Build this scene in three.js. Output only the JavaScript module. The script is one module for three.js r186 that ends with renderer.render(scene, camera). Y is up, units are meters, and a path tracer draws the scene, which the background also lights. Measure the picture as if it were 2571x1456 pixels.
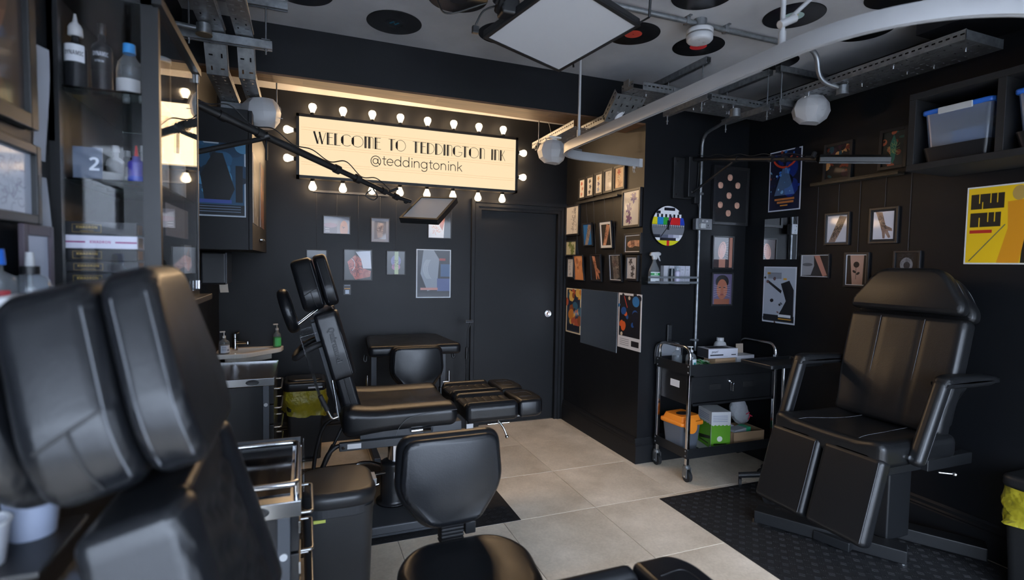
import * as THREE from 'three';
import { mergeGeometries, toCreasedNormals } from 'three/addons/utils/BufferGeometryUtils.js';
import { ConvexGeometry } from 'three/addons/geometries/ConvexGeometry.js';
import { FontLoader } from 'three/addons/loaders/FontLoader.js';
import { TextGeometry } from 'three/addons/geometries/TextGeometry.js';
import { RectAreaLightUniformsLib } from 'three/addons/lights/RectAreaLightUniformsLib.js';

// ---------- camera, sky, exposure ----------
const scene = new THREE.Scene();
const FPX = 1334.57, YAW = 0.375196, PITCH = 0.0487526, ROLL = 0.0179554, EYE = 1.5;   // read from the photo's vanishing points, 2571 x 1456 frame
const camera = new THREE.PerspectiveCamera(2 * Math.atan(728 / FPX) * 180 / Math.PI, 2571 / 1456, 0.05, 60);
const ROWS = (() => {      // world to camera rotation rows (x right, y down, z forward) in y-down axes
  const cy = Math.cos(YAW), sy = Math.sin(YAW), cp = Math.cos(PITCH), sp = Math.sin(PITCH), cr = Math.cos(ROLL), sr = Math.sin(ROLL);
  const A = [[cy, 0, -sy], [0, 1, 0], [sy, 0, cy]], B = [[1, 0, 0], [0, cp, -sp], [0, sp, cp]], C = [[cr, -sr, 0], [sr, cr, 0], [0, 0, 1]];
  const mul = (a, b) => a.map((r) => [0, 1, 2].map((j) => r[0] * b[0][j] + r[1] * b[1][j] + r[2] * b[2][j]));
  return mul(C, mul(B, A));
})();
{
  const v = (r, s) => new THREE.Vector3(r[0] * s, -r[1] * s, -r[2] * s);
  const m = new THREE.Matrix4().makeBasis(v(ROWS[0], 1), v(ROWS[1], -1), v(ROWS[2], -1));
  camera.quaternion.setFromRotationMatrix(m); camera.position.set(0, EYE, 0);
  camera.focus = 3.3; camera.userData.fStop = 2.0;
}
{   // overcast daylight outside the shop window: brighter overhead, grey street light below the horizon
  const n = 64, d = new Float32Array(n * 2 * n * 4);
  for (let j = 0; j < n; j++) for (let i = 0; i < 2 * n; i++) { const e = Math.sin(((j + 0.5) / n - 0.5) * Math.PI), k = e > 0 ? (1 + 2 * e) / 2 : 0.22, o = (j * 2 * n + i) * 4; d[o] = 0.75 * k; d[o + 1] = 0.89 * k; d[o + 2] = 1.12 * k; d[o + 3] = 1; }
  const t = new THREE.DataTexture(d, 2 * n, n, THREE.RGBAFormat, THREE.FloatType); t.mapping = THREE.EquirectangularReflectionMapping; t.magFilter = THREE.LinearFilter; t.needsUpdate = true;
  scene.background = t;
}
scene.backgroundIntensity = 17.5;
const renderer = new THREE.WebGLRenderer();
renderer.toneMapping = THREE.LinearToneMapping;
renderer.toneMappingExposure = 1.0;
renderer.shadowMap.enabled = true;
RectAreaLightUniformsLib.init();
const SIGN_RGB = [1, 0.66, 0.36], BULB_RGB = [1, 0.66, 0.36], BULB_I = 0.23, SIGN_I = 2.6;

// ---------- pixel to point ----------
const V = (x, y, z) => new THREE.Vector3(x, y, z);
function ray(px, py) {
  const c = [(px - 1285.5) / FPX, (py - 728) / FPX, 1], d = [0, 1, 2].map((j) => ROWS[0][j] * c[0] + ROWS[1][j] * c[1] + ROWS[2][j] * c[2]);
  return V(d[0], -d[1], -d[2]);
}
const atZ = (px, py, z) => { const d = ray(px, py); return V(0, EYE, 0).addScaledVector(d, z / d.z); };
const atX = (px, py, x) => { const d = ray(px, py); return V(0, EYE, 0).addScaledVector(d, x / d.x); };
const atY = (px, py, y) => { const d = ray(px, py); return V(0, EYE, 0).addScaledVector(d, (y - EYE) / d.y); };

// ---------- small library ----------
let seed = 7;
const rnd = () => { seed = (seed * 1664525 + 1013904223) % 4294967296; return seed / 4294967296; };
const rr = (a, b) => a + (b - a) * rnd();
const PI = Math.PI;
function hash(x, y, s) { let h = (x * 374761393 + y * 668265263 + s * 982451653) | 0; h = Math.imul(h ^ (h >>> 13), 1274126177); return ((h ^ (h >>> 16)) >>> 0) / 4294967296; }
function vnoise(x, y, per, s) {
  const xi = Math.floor(x), yi = Math.floor(y), fx = x - xi, fy = y - yi, u = fx * fx * (3 - 2 * fx), v = fy * fy * (3 - 2 * fy), w = (a) => ((a % per) + per) % per;
  const a = hash(w(xi), w(yi), s), b = hash(w(xi + 1), w(yi), s), c = hash(w(xi), w(yi + 1), s), d = hash(w(xi + 1), w(yi + 1), s);
  return a + (b - a) * u + (c - a) * v + (a - b - c + d) * u * v;
}
function fbm(u, v, f, oct, s) { let a = 0, k = 0.5, t = 0; for (let i = 0; i < oct; i++) { a += k * vnoise(u * f, v * f, f, s + i); t += k; k *= 0.5; f *= 2; } return a / t; }
function dataTex(n, fn, srgb = true) {
  const d = new Uint8Array(n * n * 4);
  for (let j = 0; j < n; j++) for (let i = 0; i < n; i++) { const c = fn(i / n, j / n); for (let k = 0; k < 3; k++) d[(j * n + i) * 4 + k] = Math.max(0, Math.min(255, c[k])); d[(j * n + i) * 4 + 3] = 255; }
  const t = new THREE.DataTexture(d, n, n); t.wrapS = t.wrapT = THREE.RepeatWrapping; t.magFilter = THREE.LinearFilter; t.minFilter = THREE.LinearMipmapLinearFilter; t.generateMipmaps = true;
  if (srgb) t.colorSpace = THREE.SRGBColorSpace; t.needsUpdate = true; return t;
}
function canvasTex(w, h, draw) {
  const c = document.createElement('canvas'); c.width = w; c.height = h; const g = c.getContext('2d'); draw(g, w, h);
  const t = new THREE.CanvasTexture(c); t.colorSpace = THREE.SRGBColorSpace; t.anisotropy = 4; return t;
}
const L = (r, g, b) => new THREE.Color().setRGB(r, g, b);
const std = (color, roughness, o = {}) => { const { uvs, ...p } = o; const m = new THREE.MeshStandardMaterial({ color, roughness, ...p }); if (uvs) m.userData.uvs = uvs; return m; };
const phy = (color, roughness, o = {}) => { const { uvs, ...p } = o; const m = new THREE.MeshPhysicalMaterial({ color, roughness, ...p }); if (uvs) m.userData.uvs = uvs; return m; };

const taken = {};
function numbered(n) { if (!(n in taken)) { taken[n] = 0; return n; } taken[n]++; return n + '_' + String(taken[n]).padStart(3, '0'); }
function clean(g) { let q = g.index ? g.toNonIndexed() : g.clone(); for (const k of Object.keys(q.attributes)) if (!['position', 'normal', 'uv'].includes(k)) q.deleteAttribute(k); if (!q.attributes.normal) q.computeVertexNormals(); if (!q.attributes.uv) q.setAttribute('uv', new THREE.BufferAttribute(new Float32Array(q.attributes.position.count * 2), 2)); q.morphAttributes = {}; q.clearGroups?.(); return q; }
function join(list) { const l = (Array.isArray(list) ? list : [list]).flat(9); return l.length === 1 ? clean(l[0]) : mergeGeometries(l.map(clean), false); }
function boxUV(g, s) {
  const p = g.attributes.position, n = g.attributes.normal, uv = new Float32Array(p.count * 2);
  for (let i = 0; i < p.count; i++) {
    const ax = Math.abs(n.getX(i)), ay = Math.abs(n.getY(i)), az = Math.abs(n.getZ(i));
    const [a, b] = ay >= ax && ay >= az ? [p.getX(i), p.getZ(i)] : ax >= az ? [p.getZ(i), p.getY(i)] : [p.getX(i), p.getY(i)];
    uv[i * 2] = a / s; uv[i * 2 + 1] = b / s;
  }
  g.setAttribute('uv', new THREE.BufferAttribute(uv, 2)); return g;
}
function mesh(name, geoms, mat) {
  const g = join(geoms); if (mat.userData.uvs) boxUV(g, mat.userData.uvs);
  const m = new THREE.Mesh(g, mat); m.name = name; m.castShadow = m.receiveShadow = true; return m;
}
// a thing: a Group at its base; parts are added in its own axes (part) or in room axes (wpart)
function thing(name, label, category, pos = [0, 0, 0], turn = 0, group) {
  const o = new THREE.Group(); o.name = numbered(name); scene.add(o); o.position.set(...(pos.isVector3 ? pos.toArray() : pos)); o.rotation.y = turn; o.userData = { label, category };
  if (group) o.userData.group = group; o.updateMatrixWorld(true); return o;
}
function part(parent, name, geoms, mat, label) { const m = mesh(name, geoms, mat); if (label) m.userData.label = label; parent.add(m); return m; }
function wpart(parent, name, geoms, mat, label) {
  parent.updateWorldMatrix(true, false);
  const g = join(geoms).applyMatrix4(parent.matrixWorld.clone().invert()); return part(parent, name, g, mat, label);
}
function single(name, label, category, geoms, mat, group) {       // a thing that is one mesh, its origin at its base
  const g = join(geoms); g.computeBoundingBox(); const b = g.boundingBox, c = V((b.min.x + b.max.x) / 2, b.min.y, (b.min.z + b.max.z) / 2);
  if (mat.userData.uvs) boxUV(g, mat.userData.uvs);
  g.translate(-c.x, -c.y, -c.z); const m = new THREE.Mesh(g, mat); m.position.copy(c); m.castShadow = m.receiveShadow = true; m.name = numbered(name); m.userData = { label, category }; if (group) m.userData.group = group; scene.add(m); return m;
}
function struct(name, geoms, mat) { const m = mesh(name, geoms, mat); m.userData.kind = 'structure'; scene.add(m); return m; }
function copyOf(o, label, pos, turn, group) { const c = o.clone(); c.name = numbered(o.name.replace(/_\d{3}$/, '')); c.userData = { ...o.userData, label }; if (group) c.userData.group = group; if (pos) c.position.set(...(pos.isVector3 ? pos.toArray() : pos)); if (turn !== undefined) c.rotation.y = turn; scene.add(c); return c; }

// geometry, all in metres
const box = (x0, x1, y0, y1, z0, z1) => new THREE.BoxGeometry(Math.abs(x1 - x0), Math.abs(y1 - y0), Math.abs(z1 - z0)).translate((x0 + x1) / 2, (y0 + y1) / 2, (z0 + z1) / 2);
function rbox(x0, x1, y0, y1, z0, z1, r = 0.004, seg = 3, bend) {      // rounded box; bend(p) may shape it
  const w = Math.abs(x1 - x0), h = Math.abs(y1 - y0), d = Math.abs(z1 - z0); r = Math.min(r, w / 2 - 1e-4, h / 2 - 1e-4, d / 2 - 1e-4);
  const coords = (len, n) => { const a = []; for (let i = 0; i <= seg; i++) a.push(-len / 2 + r * (1 - Math.cos(i / seg * PI / 2))); for (let i = 1; i < n; i++) a.push(-len / 2 + r + (len - 2 * r) * i / n); for (let i = seg; i >= 0; i--) a.push(len / 2 - r * (1 - Math.cos(i / seg * PI / 2))); return a; };
  const nn = bend ? bend.n ?? 8 : 1, cx = coords(w, nn), cy = coords(h, bend ? Math.max(1, nn >> 1) : 1), cz = coords(d, nn), pos = [];
  const face = (A, B, f) => { for (let i = 0; i < A.length - 1; i++) for (let j = 0; j < B.length - 1; j++) { const q = [f(A[i], B[j]), f(A[i + 1], B[j]), f(A[i + 1], B[j + 1]), f(A[i], B[j + 1])]; for (const k of [0, 1, 2, 0, 2, 3]) pos.push(...q[k]); } };
  const rd = (x, y, z) => { const ix = Math.max(-w / 2 + r, Math.min(w / 2 - r, x)), iy = Math.max(-h / 2 + r, Math.min(h / 2 - r, y)), iz = Math.max(-d / 2 + r, Math.min(d / 2 - r, z)); let dx = x - ix, dy = y - iy, dz = z - iz; const l = Math.hypot(dx, dy, dz) || 1; return [ix + dx / l * r, iy + dy / l * r, iz + dz / l * r]; };
  face(cx, cy, (a, b) => rd(a, b, d / 2)); face(cy, cx, (b, a) => rd(a, b, -d / 2)); face(cx, cz, (a, b) => rd(a, -h / 2, b)); face(cz, cx, (b, a) => rd(a, h / 2, b)); face(cy, cz, (a, b) => rd(w / 2, a, b)); face(cz, cy, (b, a) => rd(-w / 2, a, b));
  if (bend) for (let i = 0; i < pos.length; i += 3) { const q = bend(pos[i], pos[i + 1], pos[i + 2], w, h, d); pos[i] = q[0]; pos[i + 1] = q[1]; pos[i + 2] = q[2]; }
  let g = new THREE.BufferGeometry(); g.setAttribute('position', new THREE.Float32BufferAttribute(pos, 3));
  if (bend) { g.computeVertexNormals(); g = toCreasedNormals(g, 1.2); } else {
    const nor = []; for (let i = 0; i < pos.length; i += 3) { const e = [w, h, d].map((l, k) => { const a = l / 2 - r, q = pos[i + k]; return q - Math.max(-a, Math.min(a, q)); }), l = Math.hypot(...e) || 1; nor.push(e[0] / l, e[1] / l, e[2] / l); }
    g.setAttribute('normal', new THREE.Float32BufferAttribute(nor, 3));
  }
  return g.translate((x0 + x1) / 2, (y0 + y1) / 2, (z0 + z1) / 2);
}
const cyl = (r0, r1, h, n = 20, open = false) => new THREE.CylinderGeometry(r1, r0, h, n, 1, open).translate(0, h / 2, 0);
function rod(a, b, r, n = 10, r2) { const A = a.isVector3 ? a : V(...a), B = b.isVector3 ? b : V(...b), d = B.clone().sub(A), g = new THREE.CylinderGeometry(r2 ?? r, r, d.length(), n).translate(0, d.length() / 2, 0); return g.applyQuaternion(new THREE.Quaternion().setFromUnitVectors(V(0, 1, 0), d.normalize())).translate(A.x, A.y, A.z); }
function tube(pts, r, n = 40, rad = 10, tight = 0.5, closed = false) { return new THREE.TubeGeometry(new THREE.CatmullRomCurve3(pts.map((p) => p.isVector3 ? p : V(...p)), closed, 'catmullrom', tight), n, r, rad, closed); }
function bent(pts, r, R, rad = 10) {           // a pipe of straight runs with round bends of radius R
  const P = pts.map((p) => p.isVector3 ? p : V(...p)), path = new THREE.CurvePath(); let last = P[0];
  for (let i = 1; i < P.length - 1; i++) { const a = P[i].clone().add(P[i - 1].clone().sub(P[i]).setLength(R)), b = P[i].clone().add(P[i + 1].clone().sub(P[i]).setLength(R)); path.add(new THREE.LineCurve3(last, a)); path.add(new THREE.QuadraticBezierCurve3(a, P[i], b)); last = b; }
  path.add(new THREE.LineCurve3(last, P[P.length - 1]));
  return new THREE.TubeGeometry(path, P.length * 14, r, rad, false);
}
const lathe = (pts, n = 28) => new THREE.LatheGeometry(pts.map((p) => new THREE.Vector2(p[0], p[1])), n);
function poly(pts, holes) { const s = new THREE.Shape(pts.map((p) => new THREE.Vector2(p[0], p[1]))); for (const h of holes ?? []) s.holes.push(new THREE.Path(h.map((p) => new THREE.Vector2(p[0], p[1])))); return s; }
function roundPoly(pts, r) {       // polygon with rounded corners
  const s = new THREE.Shape(), n = pts.length;
  for (let i = 0; i < n; i++) { const p = new THREE.Vector2(...pts[i]), a = new THREE.Vector2(...pts[(i + n - 1) % n]), b = new THREE.Vector2(...pts[(i + 1) % n]), ri = Array.isArray(r) ? r[i] : r; const u = a.clone().sub(p), v = b.clone().sub(p), q = Math.min(ri, u.length() * 0.49, v.length() * 0.49), A = p.clone().add(u.setLength(q)), B = p.clone().add(v.setLength(q)); if (i === 0) s.moveTo(A.x, A.y); else s.lineTo(A.x, A.y); s.quadraticCurveTo(p.x, p.y, B.x, B.y); }
  s.closePath(); return s;
}
function extr(shape, depth, bevel = 0, seg = 3, curve = 8) { return new THREE.ExtrudeGeometry(shape, { depth: depth - 2 * bevel, bevelEnabled: bevel > 0, bevelThickness: bevel, bevelSize: bevel, bevelOffset: -bevel, bevelSegments: seg, curveSegments: curve }).translate(0, 0, bevel); }
const smooth = (g, a = 0.9) => toCreasedNormals(clean(g), a);
const rot = (g, x = 0, y = 0, z = 0) => g.rotateX(x).rotateY(y).rotateZ(z);
const mv = (g, x, y, z) => g.translate(x, y, z);
function lay(g, o, ax, ay, az) { const m = new THREE.Matrix4().makeBasis(ax, ay, az).setPosition(o); return g.applyMatrix4(m); }

// ---------- materials ----------
const T = {};
T.plaster = dataTex(256, (u, v) => { const n = fbm(u, v, 8, 5, 3) * 255; return [n, n, n]; }, false);
T.leather = dataTex(512, (u, v) => { const n = 128 + 150 * (fbm(u, v, 90, 2, 11) - 0.5) + 40 * (fbm(u, v, 24, 2, 5) - 0.5); return [n, n, n]; }, false);
T.leatherR = dataTex(256, (u, v) => { const n = 205 + 60 * (fbm(u, v, 6, 5, 23) - 0.5); return [n, n, n]; }, false);
T.wall = dataTex(512, (u, v) => { const n = 228 + 46 * (fbm(u, v, 4, 6, 31) - 0.5); return [n, n, n * 1.01]; });
T.tile = [0, 1, 2].map((k) => dataTex(512, (u, v) => { const a = fbm(u, v, 3, 6, 40 + k * 9), b = fbm(u, v, 60, 2, 70 + k), n = (a - 0.5) * 62 + (b - 0.5) * 16; return [222 + n, 207 + n * 1.02, 186 + n * 1.06]; }));
T.wood = dataTex(512, (u, v) => { const g = fbm(u * 0.35, v + 0.05 * fbm(u, v, 3, 3, 8), 4, 3, 9), l = fbm(u * 0.06, v, 90, 3, 17), n = (g - 0.5) * 90 + (l - 0.5) * 60; return [128 + n, 92 + n * 0.8, 62 + n * 0.6]; });
T.galv = dataTex(256, (u, v) => { const n = 205 + 60 * (fbm(u, v, 14, 3, 51) - 0.5); return [n, n, n]; });
T.brush = dataTex(256, (u, v) => { const n = 128 + 90 * (fbm(u * 0.04, v, 120, 2, 61) - 0.5); return [n, n, n]; }, false);
T.film = dataTex(256, (u, v) => { const n = fbm(u, v, 9, 4, 81) * 255; return [n, n, n]; }, false);
const M = {
  wall: phy(L(0.0058, 0.0068, 0.0088), 0.45, { specularIntensity: 0.62, map: T.wall, bumpMap: T.plaster, bumpScale: 0.0012, uvs: 0.9 }),
  trimBlack: phy(L(0.0058, 0.0068, 0.0088), 0.52, { specularIntensity: 0.7, bumpMap: T.plaster, bumpScale: 0.0005, uvs: 0.4 }),
  ceiling: std(L(0.47, 0.47, 0.47), 0.85, { bumpMap: T.plaster, bumpScale: 0.0015, uvs: 1.1, map: T.wall }),
  beamWood: std(L(0.5, 0.46, 0.42), 0.5, { map: T.wood, uvs: 0.8 }),
  grout: std(L(0.2, 0.185, 0.165), 0.9),
  tile: T.tile.map((t) => std(0xffffff, 0.46, { map: t, uvs: 0.62 })),
  leather: phy(L(0.0070, 0.0078, 0.0096), 0.4, { bumpMap: T.leather, bumpScale: 0.00022, specularIntensity: 0.8, roughnessMap: T.leatherR, uvs: 0.35 }),
  leatherSoft: phy(L(0.0070, 0.0076, 0.0088), 0.38, { bumpMap: T.leather, bumpScale: 0.0003, uvs: 0.3 }),
  thread: std(L(0.10, 0.105, 0.115), 0.7),
  seam: std(L(0.012, 0.012, 0.013), 0.5),
  chrome: std(L(0.72, 0.73, 0.75), 0.12, { metalness: 1 }),
  steel: std(L(0.40, 0.405, 0.41), 0.25, { metalness: 1, bumpMap: T.brush, bumpScale: 0.00008, uvs: 0.4 }),
  galv: std(L(0.42, 0.44, 0.46), 0.42, { metalness: 0.85, map: T.galv, uvs: 0.3 }),
  black: std(L(0.009, 0.0098, 0.0112), 0.42),
  blackSatin: std(L(0.012, 0.013, 0.015), 0.28),
  blackMatt: std(L(0.005, 0.0052, 0.006), 0.7),
  rubber: std(L(0.012, 0.0125, 0.014), 0.62),
  greyMetal: std(L(0.055, 0.06, 0.068), 0.45, { metalness: 0.3 }),
  white: std(L(0.46, 0.465, 0.475), 0.42),
  whiteDull: std(L(0.42, 0.43, 0.44), 0.55),
  cream: std(L(0.74, 0.70, 0.63), 0.22),
  glass: phy(0xffffff, 0.02, { transmission: 1, thickness: 0, ior: 1.5 }),
  acrylic: phy(0xf4f7f8, 0.06, { transmission: 1, thickness: 0, ior: 1.49 }),
  clearPlastic: phy(0xe8eef2, 0.22, { transmission: 0.92, thickness: 0, ior: 1.45 }),
  mirror: std(L(0.86, 0.87, 0.88), 0.02, { metalness: 1 }),
  paper: std(L(0.72, 0.73, 0.75), 0.85),
  card: std(L(0.36, 0.235, 0.135), 0.85),
  diffuser: std(L(0.47, 0.475, 0.49), 0.5),
  orange: std(L(0.85, 0.25, 0.02), 0.42),
  greyPlastic: std(L(0.10, 0.115, 0.14), 0.45),
  blueLid: std(L(0.02, 0.12, 0.5), 0.35),
  yellowBag: phy(L(0.80, 0.68, 0.04), 0.34, { transmission: 0.6, thickness: 0, side: THREE.DoubleSide, bumpMap: T.film, bumpScale: 0.01, uvs: 0.25 }),
  bagClear: phy(L(0.7, 0.72, 0.76), 0.3, { transmission: 0.45, thickness: 0, side: THREE.DoubleSide, bumpMap: T.film, bumpScale: 0.008, uvs: 0.25 }),
};
const print = (tex, r = 0.3) => std(0xffffff, r, { map: tex });
const flat = (c, r = 0.5, o) => std(c, r, o);

// ---------- the room ----------
const ZB = -4.608, ZP = -3.355, XL = -0.6, XR = 3.357, XRET = 2.362, YC = 2.83, YS = 2.545, ZF = 1.45;
const DX0 = 1.502, DX1 = 2.272, DH = 1.985;
const TS = 0.6075, fl = struct('floor', box(-2.5, 3.55, -0.12, -0.004, -4.8, 1.6), M.grout);
{
  const tg = rbox(-TS / 2 + 0.0015, TS / 2 - 0.0015, -0.02, 0, -TS / 2 + 0.0015, TS / 2 - 0.0015, 0.0015, 2);
  const geos = [0, 1, 2, 3].map((k) => { const g = boxUV(tg.clone(), 0.62); const u = g.attributes.uv; for (let i = 0; i < u.count; i++) u.setXY(i, u.getX(i) + k * 0.27, u.getY(i) + k * 0.41); return g; });
  let n = 0;
  for (let i = -7; i <= 3; i++) for (let j = -3; j <= 7; j++) {
    const x = 1.69 + (i + 0.5) * TS, z = -2.812 + (j - 0.5) * TS; if (x - TS / 2 < -2.75 || (x + TS / 2 < -0.6 && z < -1.0) || z - TS / 2 < -4.95 || z > 1.75) continue;
    const m = new THREE.Mesh(geos[(i * 3 + j * 5 + 40) % 4], M.tile[(i * 2 + j + 30) % 3]); m.name = n ? 'tile_' + String(n).padStart(3, '0') : 'tile'; n++; m.position.set(x, rr(-0.0006, 0.0006), z); m.rotation.y = (hash(i + 9, j + 9, 2) > 0.5 ? PI : 0); m.castShadow = m.receiveShadow = true; fl.add(m);
  }
}
struct('wall_back', [box(-0.75, DX0, 0, YC, ZB - 0.15, ZB), box(DX0, DX1, DH, YC, ZB - 0.15, ZB), box(DX1, XRET + 0.02, 0, YC, ZB - 0.15, ZB), box(DX0 - 0.05, DX1 + 0.05, 0, DH, ZB - 0.2, ZB - 0.15)], M.wall);
struct('wall_left', [box(XL - 0.15, XL, 0, YC, ZB - 0.1, -0.82), box(-2.3, XL - 0.15, 0, YC, -0.97, -0.82), box(-2.45, -2.3, 0, YC, -0.97, ZF + 0.1)], M.wall);
struct('wall_right', box(XR, XR + 0.15, 0, YC, ZP - 0.1, ZF + 0.1), M.wall);
struct('wall_pillar', box(XRET, XR + 0.15, 0, YC, ZB - 0.15, ZP), M.wall);
struct('ceiling', box(-2.45, 3.5, YC, YC + 0.12, -4.75, 1.6), M.ceiling);
// front bulkhead over the shop window and the shop front itself, behind the camera
struct('trim_1', box(2.96, XR, 2.72, YC, -1.865, ZF), M.wall);
struct('wall_front', [box(-2.4, -2.15, 0, YC, ZF, ZF + 0.15), box(3.1, XR + 0.1, 0, YC, ZF, ZF + 0.15), box(-2.15, 3.1, 2.4, YC, ZF, ZF + 0.15), box(-2.15, 3.1, 0, 0.22, ZF, ZF + 0.15)], M.wall);
{
  const w = struct('window_1', [box(-2.15, -2.09, 0.22, 2.4, ZF + 0.03, ZF + 0.1), box(-1.25, -1.19, 0.22, 2.4, ZF + 0.03, ZF + 0.1), box(-0.35, -0.29, 0.22, 2.4, ZF + 0.03, ZF + 0.1), box(3.04, 3.1, 0.22, 2.4, ZF + 0.03, ZF + 0.1), box(-2.15, 3.1, 0.22, 0.28, ZF + 0.03, ZF + 0.1), box(-2.15, 3.1, 2.34, 2.4, ZF + 0.03, ZF + 0.1), box(0.95, 1.01, 0.22, 2.4, ZF + 0.03, ZF + 0.1), box(2.0, 2.06, 0.22, 2.4, ZF + 0.03, ZF + 0.1)], M.whiteDull);
  for (const [a, b] of [[-2.09, -1.25], [-1.19, -0.35], [-0.29, 0.95], [1.01, 2.0], [2.06, 3.04]]) part(w, 'pane', box(a, b, 0.28, 2.34, ZF + 0.06, ZF + 0.066), M.glass);
}
single('pavement', 'grey paved street outside the shop window', 'pavement', box(-12, 14, -0.12, -0.02, ZF + 0.15, 16), std(L(0.3, 0.3, 0.3), 0.9)).userData.kind = 'structure';
// bulkhead beam with a timber soffit across the sign recess
{
  const b0 = 3.463, b1 = 3.625;
  const s = poly([[XL, 3.355], [XRET, 3.355], [XRET, b1], [XL, b0]]);
  struct('trim_2', extr(s, YC - YS - 0.012).rotateX(-PI / 2).translate(0, YS + 0.012, 0), M.wall);
  struct('trim_3', extr(poly([[XL, 3.358], [XRET - 0.002, 3.358], [XRET - 0.002, b1 + 0.004], [XL, b0 + 0.004]]), 0.012).rotateX(-PI / 2).translate(0, YS, 0), M.beamWood).userData.label = 'wood boarded underside of the ceiling beam';
}
// skirtings: a tall board with a stepped top
function skirting(name, a, b, nx, nz) {
  const prof = [[0, 0], [0.02, 0], [0.02, 0.135], [0.014, 0.142], [0.017, 0.15], [0.011, 0.16], [0.011, 0.178], [0.004, 0.192], [0, 0.192]];
  const A = V(...a), d = V(...b).sub(A), len = d.length(); d.normalize();
  struct(name, lay(extr(poly(prof), len), A, V(nx, 0, nz), V(0, 1, 0), d), M.trimBlack);
}
skirting('baseboard_back', [DX0 - 0.13, 0, ZB], [XL, 0, ZB], 0, 1);
skirting('baseboard_return', [XRET, 0, ZP + 0.0], [XRET, 0, ZB], -1, 0);
skirting('baseboard_pillar', [XR, 0, ZP], [XRET - 0.02, 0, ZP], 0, 1);
skirting('baseboard_right', [XR, 0, ZF], [XR, 0, ZP], -1, 0);
skirting('baseboard_left', [XL, 0, ZB], [XL, 0, -0.82], 1, 0);
// sliding door with stepped architrave and flush round pull
{
  const d = struct('door_1', rbox(DX0 - 0.03, DX1 + 0.03, 0.008, DH + 0.03, ZB - 0.075, ZB - 0.035, 0.003), M.trimBlack);
  const arch = (o0, o1, t) => [box(DX0 - o1, DX0 - o0, 0, DH + o1, ZB - 0.002, ZB + t), box(DX1 + o0, Math.min(DX1 + o1, XRET - 0.001), 0, DH + o1, ZB - 0.002, ZB + t), box(DX0 - o0, DX1 + o0, DH + o0, DH + o1, ZB - 0.002, ZB + t)];
  part(d, 'architrave', [arch(0.0, 0.03, 0.012), arch(0.03, 0.058, 0.022), arch(0.064, 0.094, 0.03), arch(0.058, 0.064, 0.012)], M.trimBlack);
  const h = atZ(1376, 787, ZB - 0.034);
  part(d, 'flush_pull', [lathe([[0, 0.001], [0.012, 0.001], [0.013, 0.003], [0.02, 0.003], [0.021, 0.0015], [0.027, 0.0015], [0.028, 0.005], [0.034, 0.005], [0.035, 0]], 36).rotateX(PI / 2).translate(h.x, h.y, ZB - 0.035)], M.chrome, 'round steel flush pull');
}

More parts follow.
